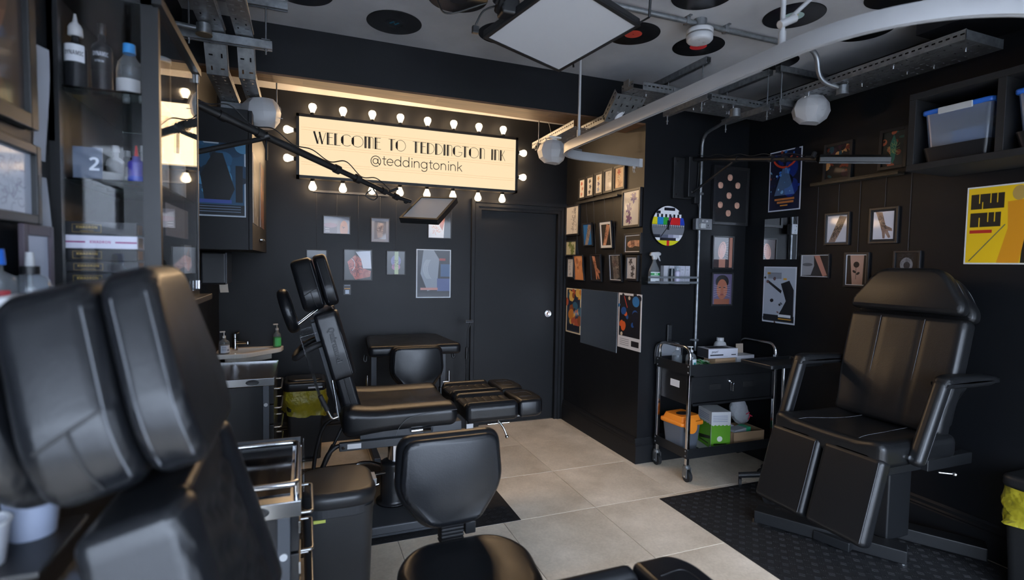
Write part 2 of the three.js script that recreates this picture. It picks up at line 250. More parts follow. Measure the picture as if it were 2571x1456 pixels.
// ---------- back wall: the light box sign ----------
{
  const zs = -4.515, tl = atZ(743, 281, zs), br = atZ(1299, 485, zs), tr = atZ(1301.5, 347, zs), bl = atZ(744, 444.5, zs);
  const x0 = (tl.x + bl.x) / 2, x1 = (tr.x + br.x) / 2, y1 = (tl.y + tr.y) / 2, y0 = (bl.y + br.y) / 2, f = 0.022;
  const s = thing('light_box_sign', 'glowing cream welcome sign light box ringed with bare bulbs', 'sign', [(x0 + x1) / 2, y0, ZB]);
  wpart(s, 'frame', [box(x0, x1, y1 - f, y1, ZB, zs), box(x0, x1, y0, y0 + f, ZB, zs), box(x0, x0 + f, y0, y1, ZB, zs), box(x1 - f, x1, y0, y1, ZB, zs), box(x0 + f, x1 - f, y0 + f, y1 - f, ZB, ZB + 0.01)], M.black);
  const face = wpart(s, 'lit_face', box(x0 + f, x1 - f, y0 + f, y1 - f, zs - 0.012, zs - 0.006), std(L(0.06, 0.05, 0.035), 0.5, { emissive: L(1, 0.775, 0.47), emissiveIntensity: 0.97 }), 'warm cream acrylic face lit from inside');
  const railM = std(L(0.06, 0.05, 0.035), 0.4, { emissive: L(1, 0.66, 0.34), emissiveIntensity: 0.78 });
  for (const k of [0.235, 0.5, 0.775]) wpart(face, 'letter_rail', [-0.009, 0.009].map((o) => box(x0 + f + 0.015, x1 - f - 0.015, y0 + (y1 - y0) * k + o - 0.0011, y0 + (y1 - y0) * k + o + 0.0011, zs - 0.006, zs - 0.0045)), railM);
  // lettering: strokes as thin raised bars
  const seg = (a, b, w) => { const dx = b[0] - a[0], dy = b[1] - a[1], l = Math.hypot(dx, dy); return new THREE.BoxGeometry(l + w * 0.4, w, 0.002).rotateZ(Math.atan2(dy, dx)).translate((a[0] + b[0]) / 2, (a[1] + b[1]) / 2, 0); };
  const line = (pts, w) => pts.slice(1).map((p, i) => seg(pts[i], p, w));
  const arc = (cx, cy, rx, ry, a0, a1, w, n = 22) => line(Array.from({ length: n + 1 }, (_, i) => { const a = (a0 + (a1 - a0) * i / n) * PI / 180; return [cx + rx * Math.cos(a), cy + ry * Math.sin(a)]; }), w);
  const tn = 0.035, tk = 0.15, h0 = 0.0;
  const deco = {
    W: [0.98, () => [line([[0.02, 1], [0.3, 0]], tk), line([[0.3, 0], [0.52, 0.94]], tn), line([[0.44, 1], [0.66, 0]], tk * 0.9), line([[0.66, 0], [0.94, 1]], tn), line([[0.02, 1], [0.1, 1]], tn)]],
    E: [0.6, () => [line([[0.12, 0], [0.12, 1]], tk), line([[0.05, 1], [0.56, 1]], tn), line([[0.12, 0.62], [0.5, 0.62]], tn), line([[0.05, 0], [0.58, 0]], tn), line([[0.24, 0], [0.24, 1]], tn)]],
    L: [0.58, () => [line([[0.12, 0], [0.12, 1]], tk), line([[0.24, 0], [0.24, 1]], tn), line([[0.05, 0], [0.55, 0]], tn), line([[0.05, 1], [0.3, 1]], tn)]],
    C: [0.86, () => [arc(0.48, 0.5, 0.47, 0.5, 48, 312, tn), line([[0.1, 0.26], [0.1, 0.74]], tk), line([[0.17, 0.14], [0.17, 0.86]], tk * 0.6)]],
    O: [1.04, () => [arc(0.5, 0.5, 0.48, 0.5, 0, 360, tn, 32), line([[0.1, 0.26], [0.1, 0.74]], tk), line([[0.17, 0.14], [0.17, 0.86]], tk * 0.6)]],
    M: [0.86, () => [line([[0.12, 0], [0.12, 1]], tk), line([[0.44, 0], [0.44, 1]], tk), line([[0.23, 0], [0.23, 1]], tn), line([[0.55, 0], [0.55, 1]], tn), line([[0.78, 0], [0.78, 0.9]], tn), line([[0.05, 1], [0.68, 1], [0.78, 0.9]], tn)]],
    T: [0.66, () => [line([[0, 1], [0.62, 1]], tn), line([[0.26, 0], [0.26, 1]], tk), line([[0.38, 0], [0.38, 1]], tn)]],
    D: [0.78, () => [line([[0.12, 0], [0.12, 1]], tk), line([[0.24, 0], [0.24, 1]], tn), arc(0.24, 0.5, 0.5, 0.5, -90, 90, tn), line([[0.05, 1], [0.25, 1]], tn), line([[0.05, 0], [0.25, 0]], tn)]],
    I: [0.34, () => [line([[0.14, 0], [0.14, 1]], tk), line([[0.26, 0], [0.26, 1]], tn)]],
    N: [0.62, () => [line([[0.12, 0], [0.12, 1]], tk), line([[0.24, 0], [0.24, 1]], tn), line([[0.05, 1], [0.44, 1], [0.53, 0.9], [0.53, 0]], tn)]],
    G: [0.92, () => [arc(0.48, 0.5, 0.47, 0.5, 48, 330, tn), line([[0.1, 0.26], [0.1, 0.74]], tk), line([[0.17, 0.14], [0.17, 0.86]], tk * 0.6), line([[0.56, 0.42], [0.92, 0.42]], tn), line([[0.88, 0.42], [0.88, 0.26]], tn)]],
    K: [0.62, () => [line([[0.12, 0], [0.12, 1]], tk), line([[0.24, 0], [0.24, 1]], tn), line([[0.24, 0.45], [0.55, 1]], tn), line([[0.3, 0.56], [0.6, 0]], tn)]],
  };
  const ink = std(L(0.012, 0.009, 0.007), 0.6);
  const put = (geo, x, y, k) => wpart(face, 'letter', join(geo).scale(k, k, 1).translate(x, y, zs - 0.0045), ink);
  const yb = (atZ(799, 358, zs).y + atZ(1265, 405, zs).y) / 2, yt = (atZ(790, 329.5, zs).y + atZ(1240, 376, zs).y) / 2, H = yt - yb;
  for (const [word, a, b] of [['WELCOME', 788, 957], ['TO', 976, 1020], ['TEDDINGTON', 1037, 1219], ['INK', 1233, 1269]]) {
    const X0 = atZ(a, 360, zs).x, X1 = atZ(b, 380, zs).x, tot = [...word].reduce((q, c) => q + deco[c][0], 0), sx = (X1 - X0) / tot; let x = X0;
    for (const c of word) { wpart(face, 'letter', join(deco[c][1]()).scale(sx, H, 1).translate(x, yb, zs - 0.0045), ink); x += deco[c][0] * sx; }
  }
  const w2 = 0.11, O = (cx) => arc(cx, 0.5, 0.48, 0.5, 0, 360, w2, 24);
  const mono = {
    '@': [1.75, () => [arc(0.78, 0.5, 0.75, 0.8, -50, 300, w2, 30), arc(0.72, 0.5, 0.38, 0.4, 0, 360, w2, 20), line([[1.12, 0.9], [1.12, 0.3]], w2), arc(1.32, 0.35, 0.2, 0.25, 180, 330, w2, 10)]],
    t: [0.72, () => [line([[0.3, 1.35], [0.3, 0.25]], w2), arc(0.52, 0.25, 0.22, 0.23, 180, 290, w2, 8), line([[0.02, 0.97], [0.62, 0.97]], w2)]],
    e: [1.22, () => [arc(0.52, 0.5, 0.48, 0.5, 0, 318, w2, 24), line([[0.05, 0.5], [1.0, 0.5]], w2)]],
    d: [1.3, () => [O(0.52), line([[1.0, 0], [1.0, 1.55]], w2)]],
    i: [0.46, () => [line([[0.18, 0], [0.18, 1]], w2), line([[0.18, 1.32], [0.18, 1.44]], w2 * 1.3)]],
    n: [1.18, () => [line([[0.1, 0], [0.1, 1]], w2), arc(0.5, 0.58, 0.4, 0.42, 0, 180, w2, 14), line([[0.9, 0.58], [0.9, 0]], w2)]],
    g: [1.3, () => [O(0.52), line([[1.0, 1], [1.0, -0.1]], w2), arc(0.54, -0.08, 0.46, 0.42, -155, 0, w2, 14)]],
    o: [1.22, () => [O(0.52)]],
    k: [1.0, () => [line([[0.12, 0], [0.12, 1.55]], w2), line([[0.12, 0.42], [0.8, 1]], w2), line([[0.38, 0.62], [0.85, 0]], w2)]],
  };
  const X0 = atZ(931, 410, zs).x, X1 = atZ(1160, 432, zs).x, str = '@teddingtonink', tot = [...str].reduce((q, c) => q + mono[c][0], 0) - 0.15, k = (X1 - X0) / tot, y2 = (atZ(975, 414.5, zs).y + atZ(1150, 430, zs).y) / 2; let x = X0;
  for (const c of str) { put(mono[c][1](), x, y2, k); x += mono[c][0] * k; }
  const ra = new THREE.RectAreaLight(new THREE.Color(...SIGN_RGB), SIGN_I, x1 - x0 - 0.06, y1 - y0 - 0.06); ra.position.set((x0 + x1) / 2, (y0 + y1) / 2, zs + 0.012); ra.lookAt((x0 + x1) / 2, (y0 + y1) / 2, 0); ra.name = 'sign_light'; scene.add(ra);
  // bulbs: pear shaped glass on black sockets, all round the box
  const bulbM = std(L(0.8, 0.7, 0.5), 0.2, { emissive: L(1, 0.85, 0.6), emissiveIntensity: 3.2 });
  const glassG = lathe([[0.0145, 0.018], [0.016, 0.026], [0.022, 0.04], [0.029, 0.056], [0.031, 0.066], [0.028, 0.08], [0.018, 0.09], [0, 0.094]], 20), sockG = lathe([[0, 0], [0.017, 0], [0.017, 0.018], [0.0145, 0.02]], 18);
  const bulb = (x, y, ang) => {
    const b = new THREE.Group(); b.name = 'bulb'; b.position.set(x - s.position.x, y - s.position.y, (ZB + zs) / 2 + 0.02 - s.position.z); b.rotation.z = ang; s.add(b);
    const g = part(b, 'bulb_glass', glassG, bulbM, 'lit clear glass bulb'); g.castShadow = false; part(b, 'socket', sockG, M.black);
    const p = new THREE.PointLight(new THREE.Color(...BULB_RGB), BULB_I); p.position.set(0, 0.06, 0); p.castShadow = true; p.name = 'bulb_light'; b.add(p);
  };
  const bx = (i) => atZ(785, 280, zs).x + (atZ(1266, 335, zs).x - atZ(785, 280, zs).x) * i / 7;
  for (let i = 0; i < 8; i++) { bulb(bx(i), y1, 0); bulb(bx(i), y0, PI); }
  for (const k of [0.3, 0.74]) { bulb(x0, y0 + (y1 - y0) * k, PI / 2); bulb(x1, y0 + (y1 - y0) * k, -PI / 2); }
}

// ---------- ceiling: records ----------
{
  const ring = []; ring.push([0.0036, -0.0012], [0.05, -0.0012]); for (let i = 0; i <= 46; i++) { const r = 0.0515 + 0.0955 * i / 46; ring.push([r, -(i % 2 ? 0.0013 : 0.0016)]); } ring.push([0.15, -0.0012], [0.1505, 0], [0.0036, 0]);
  const disc = lathe(ring, 72), lab = lathe([[0.0036, -0.0022], [0.0495, -0.0022], [0.0498, -0.0012], [0.0036, -0.0012]], 40);
  const vinyl = std(L(0.006, 0.006, 0.007), 0.24);
  const mk = (px, py, col, label, alt) => {
    const p = atY(px, py, YC - 0.001);
    const t = thing('vinyl_record', label, 'record', [p.x, YC - 0.0015, p.z], rr(0, 6), 'vinyl records stuck to the ceiling');
    part(t, 'disc', disc, vinyl); const m = part(t, 'paper_label', lab, flat(col, 0.5));
    if (alt) part(t, 'label_print', [box(-0.02, 0.015, -0.0028, -0.0022, 0.008, 0.02), box(-0.012, 0.022, -0.0028, -0.0022, -0.018, -0.008)], flat(alt, 0.5));
  };
  mk(990, 57, L(0.012, 0.014, 0.018), 'ceiling record with a black label printed in turquoise', L(0.0, 0.12, 0.2));
  mk(1753, 116, L(0.62, 0.03, 0.03), 'ceiling record with a bright red label beside the smoke detector');
  mk(1590, 85, L(0.5, 0.05, 0.03), 'ceiling record with a dull red label behind the large light panel');
  mk(1993, 40, L(0.34, 0.46, 0.44), 'ceiling record with a pale turquoise label above the curtain track', L(0.6, 0.5, 0.25));
  mk(2168, 76, L(0.02, 0.03, 0.42), 'ceiling record with a blue label near the black bulkhead');
  mk(1941, 156, L(0.02, 0.02, 0.024), 'ceiling record with a dark label behind the curtain track');
  mk(1266, 84, L(0.02, 0.02, 0.024), 'ceiling record half hidden by the left corner of the large light panel');
  mk(1400, 137, L(0.02, 0.02, 0.024), 'ceiling record half hidden by the far corner of the large light panel');
  mk(1765, -12, L(0.02, 0.02, 0.024), 'ceiling record over the conduit run beside the boom of the large light panel');
  mk(2262, -14, L(0.02, 0.02, 0.024), 'ceiling record over the bend of the curtain track');
  mk(757, -22, L(0.02, 0.02, 0.024), 'ceiling record beside the strut channel of the paired cable trays');
  mk(1150, -4, L(0.02, 0.02, 0.024), 'ceiling record behind the black cables of the large light panel');
}
// ---------- conduits, junction boxes, smoke detector ----------
{
  const cz = -2.362, cy = YC - 0.024, jb2 = atX(2115, 226, 3.02);
  const t = thing('steel_conduit', 'galvanised conduit running along the ceiling and bending down to the cable tray', 'conduit', [2, cy, cz]);
  wpart(t, 'pipe', [rod([1.1, cy, cz], [2.74, cy, cz], 0.0145), bent([[2.72, cy, cz], [2.86, cy, cz], [2.92, 2.64, cz - 0.02], [jb2.x - 0.03, jb2.y + 0.01, jb2.z]], 0.0145, 0.07)], M.galv);
  for (const px of [1822, 1690]) { const x = atY(px, 75, cy).x; wpart(t, 'saddle_clip', [rbox(x - 0.011, x + 0.011, cy - 0.018, YC, cz - 0.018, cz + 0.018, 0.003), box(x - 0.008, x + 0.008, YC - 0.006, YC, cz - 0.035, cz + 0.035)], M.galv); }
  const sx = atY(1752, 72, 2.79);
  const j = wpart(t, 'junction_box', cyl(0.036, 0.036, 0.05, 24).translate(sx.x, YC - 0.05, cz), M.galv);
  const sd = thing('smoke_detector', 'white round smoke detector under the ceiling conduit', 'smoke detector', [sx.x, 2.71, cz]);
  part(sd, 'base_ring', lathe([[0, 0.068], [0.068, 0.068], [0.07, 0.062], [0.07, 0.046], [0.066, 0.044], [0, 0.044]], 36), M.white);
  part(sd, 'cover', lathe([[0, 0.044], [0.062, 0.044], [0.062, 0.036], [0.069, 0.034], [0.068, 0.012], [0.06, 0.003], [0.045, 0], [0, 0]], 36), M.white);
  part(sd, 'test_button', cyl(0.008, 0.008, 0.003, 14).translate(0.022, -0.002, 0.01), M.whiteDull); part(sd, 'indicator', cyl(0.0025, 0.0025, 0.003, 8).translate(-0.02, -0.002, 0.02), M.whiteDull);
  // wall drop on the pillar
  const a = atZ(1763, 365, ZP + 0.02), b = atZ(1745, 885, ZP + 0.02), jb = V(2.73, 2.555, -2.86);
  const d = thing('steel_conduit', 'galvanised conduit dropping down the pillar wall through the grey socket', 'conduit', [a.x, 0.8, ZP + 0.02]);
  wpart(d, 'pipe', bent([[a.x, 0.845, ZP + 0.02], [a.x, 2.52, ZP + 0.02], [jb.x + 0.02, jb.y - 0.02, jb.z - 0.03]], 0.0125, 0.1), M.galv);
  wpart(d, 'junction_box', [cyl(0.034, 0.034, 0.05, 24).translate(jb.x, jb.y - 0.03, jb.z), cyl(0.036, 0.036, 0.006, 24).translate(jb.x, jb.y - 0.034, jb.z)], M.galv);
  for (const y of [0.93, 2.07]) wpart(d, 'saddle_clip', [rbox(a.x - 0.02, a.x + 0.02, y - 0.009, y + 0.009, ZP, ZP + 0.036, 0.004), box(a.x - 0.038, a.x + 0.03, y - 0.006, y + 0.006, ZP, ZP + 0.008)], M.galv);
  // double socket with a plug-in white adaptor
  const s = atZ(1760, 563, ZP + 0.05), sk = thing('wall_socket', 'grey metal double socket on the conduit with a plug in it', 'socket', [s.x + 0.005, s.y - 0.045, ZP]);
  part(sk, 'back_box', rbox(-0.075, 0.075, 0, 0.088, 0.034, 0.078, 0.008), M.galv);
  part(sk, 'face_plate', rbox(-0.073, 0.073, 0.002, 0.086, 0.078, 0.084, 0.003), std(L(0.3, 0.31, 0.33), 0.4, { metalness: 0.6 }));
  part(sk, 'switch', [-0.02, 0.02].map((x) => rbox(x - 0.007, x + 0.007, 0.06, 0.074, 0.084, 0.089, 0.002)), M.white);
  part(sk, 'plug', rbox(-0.055, -0.008, 0.008, 0.05, 0.084, 0.112, 0.008), M.whiteDull);
  part(sk, 'pin_hole', [box(0.032, 0.038, 0.03, 0.04, 0.0835, 0.0845), box(0.022, 0.03, 0.016, 0.02, 0.0835, 0.0845), box(0.04, 0.048, 0.016, 0.02, 0.0835, 0.0845)], M.black);
}
// ---------- cable trays ----------
function trayRun(t, a, b, side, width, wall = 0.045) {     // perforated steel tray from a to b (left edge line), side = unit vector across its floor
  const A = V(...a), d = V(...b).sub(A), len = d.length(); d.normalize(); const S = V(...side), up = S.clone().cross(d); if (up.y < 0) up.negate();
  const n = Math.max(1, Math.floor(len / 0.05)), holes = [], p = len / n, cols = Math.max(2, Math.round(width / 0.045));
  for (let i = 0; i < n; i++) for (let c = 0; c < cols; c++) {
    const x = width * (c + 0.5) / cols, y = p * (i + 0.5), ln = (i + c) % 2 === 0; const hw = ln ? 0.0038 : 0.009, hh = ln ? 0.011 : 0.0038;
    if (hash(i, c, 5) < 0.12) continue; holes.push([[x - hw, y - hh], [x - hw, y + hh], [x + hw, y + hh], [x + hw, y - hh]]);
  }
  const basis = (g, o, ax, ay) => lay(g, o, ax, ay, ax.clone().cross(ay));
  wpart(t, 'tray_floor', basis(extr(poly([[0, 0], [width, 0], [width, len], [0, len]], holes), 0.0015), A, S, d), M.galv);
  for (const o of [0, width]) {
    const sl = []; for (let i = 0; i < n * 1.6; i++) { const y = len * (i + 0.5) / Math.ceil(n * 1.6); if (y < 0.012 || y > len - 0.012) continue; sl.push([[wall * 0.5, y - 0.009], [wall * 0.5, y + 0.009], [wall * 0.68, y + 0.009], [wall * 0.68, y - 0.009]]); }
    const base = A.clone().addScaledVector(S, o), lip = rod(base.clone().addScaledVector(up, wall), base.clone().addScaledVector(up, wall).addScaledVector(d, len), 0.0028, 6);
    wpart(t, 'side_flange', [basis(extr(poly([[0, 0], [wall, 0], [wall, len], [0, len]], sl), 0.0014), base, up, d), lip], M.galv);
  }
}
function strut(t, a, b, s = 0.02) {     // slotted channel bar, open side down
  const A = V(...a), B = V(...b), d = B.clone().sub(A), len = d.length(); d.normalize(); const S = V(0, 1, 0).cross(d).normalize();
  const pr = poly([[-s, s], [s, s], [s, -s], [s * 0.45, -s], [s * 0.45, -s * 0.6], [s * 0.85, -s * 0.85], [s * 0.88, s * 0.88], [-s * 0.88, s * 0.88], [-s * 0.85, -s * 0.85], [-s * 0.45, -s * 0.6], [-s * 0.45, -s], [-s, -s]]);
  return lay(extr(pr, len), A, S, V(0, 1, 0), d);
}
function hanger(t, x, z, y0, y1, washer = true) { wpart(t, 'threaded_rod', rod([x, y0, z], [x, y1, z], 0.0042, 8), M.galv); wpart(t, 'nut', cyl(0.009, 0.009, 0.008, 6).translate(x, y0 + 0.018, z), M.galv); wpart(t, 'washer', box(x - 0.02, x + 0.02, y0 + 0.068, y0 + 0.072, z - 0.02, z + 0.02), M.galv); }
{
  const mk = (x0, w, label) => {
    const t = thing('cable_tray', label, 'cable tray', [x0 + w / 2, 2.45, -3.2]);
    trayRun(t, [x0, 2.625, -1.4], [x0, 2.625, -3.09], [1, 0, 0], w, 0.03); trayRun(t, [x0, 2.622, -3.09], [x0, 2.458, -3.2], [1, 0, 0], w, 0.03); trayRun(t, [x0, 2.458, -3.2], [x0, 2.452, -3.76], [1, 0, 0], w, 0.03);
    return t;
  };
  mk(-0.462, 0.1, 'wider galvanised cable tray of the pair dipping under the wood beam by the left wall');
  mk(-0.312, 0.078, 'narrower galvanised cable tray of the pair dipping under the wood beam, beside a white speaker');
  const s1 = thing('strut_hanger', 'steel strut on threaded rods carrying the paired trays before the beam', 'strut', [-0.34, 2.6, -3.072]);
  wpart(s1, 'strut_channel', strut(s1, [-0.58, 2.6, -3.072], [-0.147, 2.6, -3.072]), M.galv); wpart(s1, 'ceiling_channel', strut(s1, [-0.58, YC - 0.021, -3.066], [-0.072, YC - 0.021, -3.066]), M.galv);
  hanger(s1, -0.176, -3.072, 2.555, YC - 0.04); hanger(s1, -0.52, -3.072, 2.555, YC - 0.04);
  const s2 = thing('strut_hanger', 'steel strut under the tray ends by the wood beam and the wall cupboard', 'strut', [-0.3, 2.42, -3.7]);
  wpart(s2, 'strut_channel', strut(s2, [-0.46, 2.43, -3.7], [-0.128, 2.43, -3.7]), M.galv); hanger(s2, -0.152, -3.7, 2.385, YC); hanger(s2, -0.43, -3.7, 2.385, YC);
  const jp = atY(512, 72, 2.6);
  const jb = thing('junction_box', 'round steel conduit box hanging below the wider of the paired trays', 'junction box', [jp.x, 2.575, jp.z]);
  part(jb, 'box_body', [cyl(0.033, 0.033, 0.046, 24)], M.galv); part(jb, 'lid', [cyl(0.036, 0.036, 0.005, 24).translate(0, -0.005, 0)], std(L(0.25, 0.2, 0.14), 0.4, { metalness: 0.7 })); part(jb, 'conduit_stub', rod([-0.03, 0.022, 0], [-0.14, 0.03, 0.0], 0.0125), M.galv);
  // right-hand run: low under the beam, rising, across to the right wall, then along it
  const r = thing('cable_tray', 'long galvanised cable tray from under the beam across to the right wall', 'cable tray', [2.4, 2.45, -3]);
  trayRun(r, [1.735, 2.45, -3.3], [1.755, 2.45, -4.06], [1, 0, 0], 0.27); trayRun(r, [1.87, 2.46, -3.12], [1.87, 2.456, -3.44], [1, 0, 0], 0.22);
  trayRun(r, [1.87, 2.6, -2.97], [1.87, 2.46, -3.12], [1, 0, 0], 0.22); trayRun(r, [1.9, 2.6, -2.84], [1.9, 2.602, -2.97], [1, 0, 0], 0.22);
  trayRun(r, [1.97, 2.6, -2.84], [2.95, 2.6, -2.84], [0, 0, -1], 0.26); trayRun(r, [2.95, 2.615, -3.12], [2.95, 2.615, -1.63], [1, 0, 0], 0.3);
  wpart(r, 'end_plate', [box(2.95, 3.25, 2.615, 2.66, -1.632, -1.63)], M.galv);
  for (const q of [[1.866, 1.869, 2.603, 2.65, -2.9, -2.84], [2.2, 2.3, 2.61, 2.64, -2.838, -2.836], [2.72, 2.82, 2.61, 2.64, -2.838, -2.836]]) wpart(r, 'splice_plate', box(...q), M.galv);
  for (const [x, z, lab] of [[2.385, -2.79, 'steel strut and rods holding the cross run of the long tray above the dome camera'], [2.908, -2.76, 'steel strut and rods holding the long tray at its corner by the pillar']]) {
    const s = thing('strut_hanger', lab, 'strut', [x, 2.56, -2.93]);
    wpart(s, 'strut_channel', strut(s, [x, 2.576, -2.72], [x, 2.576, -3.16]), M.galv); wpart(s, 'ceiling_channel', strut(s, [x, YC - 0.021, -2.74], [x, YC - 0.021, x < 2.5 ? -3.34 : -3.2]), M.galv);
    hanger(s, x, z, 2.5, YC - 0.04); hanger(s, x, -3.135, 2.5, YC - 0.04);
  }
  const s4 = thing('strut_hanger', 'steel strut and rods holding the long tray along the right wall', 'strut', [3.1, 2.57, -2.67]);
  wpart(s4, 'strut_channel', strut(s4, [2.9, 2.592, -2.672], [3.3, 2.592, -2.672]), M.galv); wpart(s4, 'ceiling_channel', strut(s4, [2.9, YC - 0.021, -2.675], [3.33, YC - 0.021, -2.675]), M.galv); hanger(s4, 2.932, -2.672, 2.53, YC - 0.04); hanger(s4, 3.28, -2.672, 2.53, YC - 0.04);
  const s5 = thing('strut_hanger', 'steel strut under the low tray end by the back wall speaker', 'strut', [1.87, 2.41, -3.95]);
  wpart(s5, 'strut_channel', strut(s5, [1.72, 2.425, -3.9], [2.12, 2.425, -3.9]), M.galv); hanger(s5, 1.74, -3.9, 2.385, YC); hanger(s5, 2.07, -3.9, 2.385, YC); wpart(s5, 'wire_brace', rod([1.79, 2.79, -3.92], [1.85, 2.47, -3.86], 0.0022, 6), M.galv);
  const jb2 = atX(2115, 226, 3.02), jb3 = thing('junction_box', 'round steel conduit box below the tray along the right wall', 'junction box', [jb2.x, jb2.y - 0.025, jb2.z]);
  part(jb3, 'box_body', [cyl(0.033, 0.033, 0.05, 24)], M.galv); part(jb3, 'lid', [cyl(0.036, 0.036, 0.005, 24).translate(0, -0.005, 0)], M.galv);
  for (let i = 0; i < 26; i++) { const x = i < 12 ? rr(2.0, 2.9) : rr(2.98, 3.22), z = i < 12 ? rr(-3.05, -2.88) : rr(-3.0, -1.7); wpart(r, 'bolt', cyl(0.005, 0.005, 0.012, 8).translate(x, i < 12 ? 2.588 : 2.603, z), M.chrome); }
}
// ---------- speakers: faceted white cabinets on short brackets ----------
function speaker(label, at, topY, yaw, s = 1, roll = 0) {
  const t = thing('speaker', label, 'speaker', [at.x, at.y - 0.08 * s, at.z], yaw, 'white ceiling speakers');
  const P = []; const ring = (y, hw, hd, fr) => { P.push(V(-hw, y, -hd), V(hw, y, -hd), V(-hw * 1.08, y, 0), V(hw * 1.08, y, 0), V(-hw * 0.62, y, hd * 0.8), V(hw * 0.62, y, hd * 0.8), V(0, y, hd * fr)); };
  ring(0, 0.05, 0.045, 0.95); ring(0.035, 0.085, 0.07, 1.15); ring(0.085, 0.1, 0.08, 1.2); ring(0.135, 0.088, 0.07, 1.1); ring(0.165, 0.06, 0.05, 0.95);
  const g = smooth(new ConvexGeometry(P), 0.5).scale(s, s, s).rotateZ(roll);
  part(t, 'cabinet', g, M.white);
  part(t, 'badge', box(-0.012, 0.012, -0.002, 0.002, -0.001, 0.001).rotateY(-0.5).translate(0.035 * s, 0.06 * s, 0.079 * s), M.whiteDull);
  const top = topY - (at.y - 0.08 * s);
  part(t, 'bracket', [rbox(-0.02, 0.02, 0.15 * s, top - 0.012, -0.018, 0.018, 0.004), rbox(-0.052, 0.052, top - 0.014, top, -0.03, 0.03, 0.005)], M.cream);
  part(t, 'cable', tube([[-0.045, top, -0.02], [-0.06, top - 0.04, -0.01], [-0.06, top - 0.09, 0.0], [-0.03, 0.11 * s, 0.03]], 0.004, 24, 8), M.white);
}
{
  speaker('white speaker hanging from the end of the narrower paired tray', atZ(668, 288, -3.55), 2.45, 0.75, 1.03, 0.12);
  speaker('white speaker hanging under the low tray near the door corner', atZ(1389, 383, -3.62), 2.45, 0.1, 0.98, -0.06);
  speaker('white speaker under the tray along the right wall by the framed posters', atX(2036, 277, 3.06), 2.612, -0.55, 1.02, -0.1);
  const c = atX(1553, 290, 1.98), t = thing('dome_camera', 'white turret security camera on the sloping tray section', 'security camera', [c.x, c.y - 0.05, c.z], 0.3);
  part(t, 'housing', rot(lathe([[0, 0.05], [0.048, 0.05], [0.056, 0.03], [0.056, 0.008], [0.05, -0.008], [0.04, -0.01], [0.04, 0.0], [0, 0]], 32), PI / 2 + 0.55, 0, 0).translate(0, 0.05, 0.0), M.white);
  part(t, 'eyeball', new THREE.SphereGeometry(0.04, 28, 20).translate(0, 0.036, 0.018), M.white);
  part(t, 'lens_window', rot(lathe([[0, 0.004], [0.02, 0.003], [0.026, -0.001], [0.027, -0.006]], 28), PI / 2 + 0.2, 0, 0).translate(0.004, 0.028, 0.054), M.blackSatin);
  part(t, 'lens', rot(lathe([[0, 0.004], [0.008, 0.003], [0.01, 0], [0.012, 0]], 20), PI / 2 + 0.2, 0, 0).translate(0.004, 0.028, 0.059), M.chrome);
  part(t, 'mount', rod([0, 0.07, -0.02], [0, 0.16, -0.06], 0.012), M.galv);
}
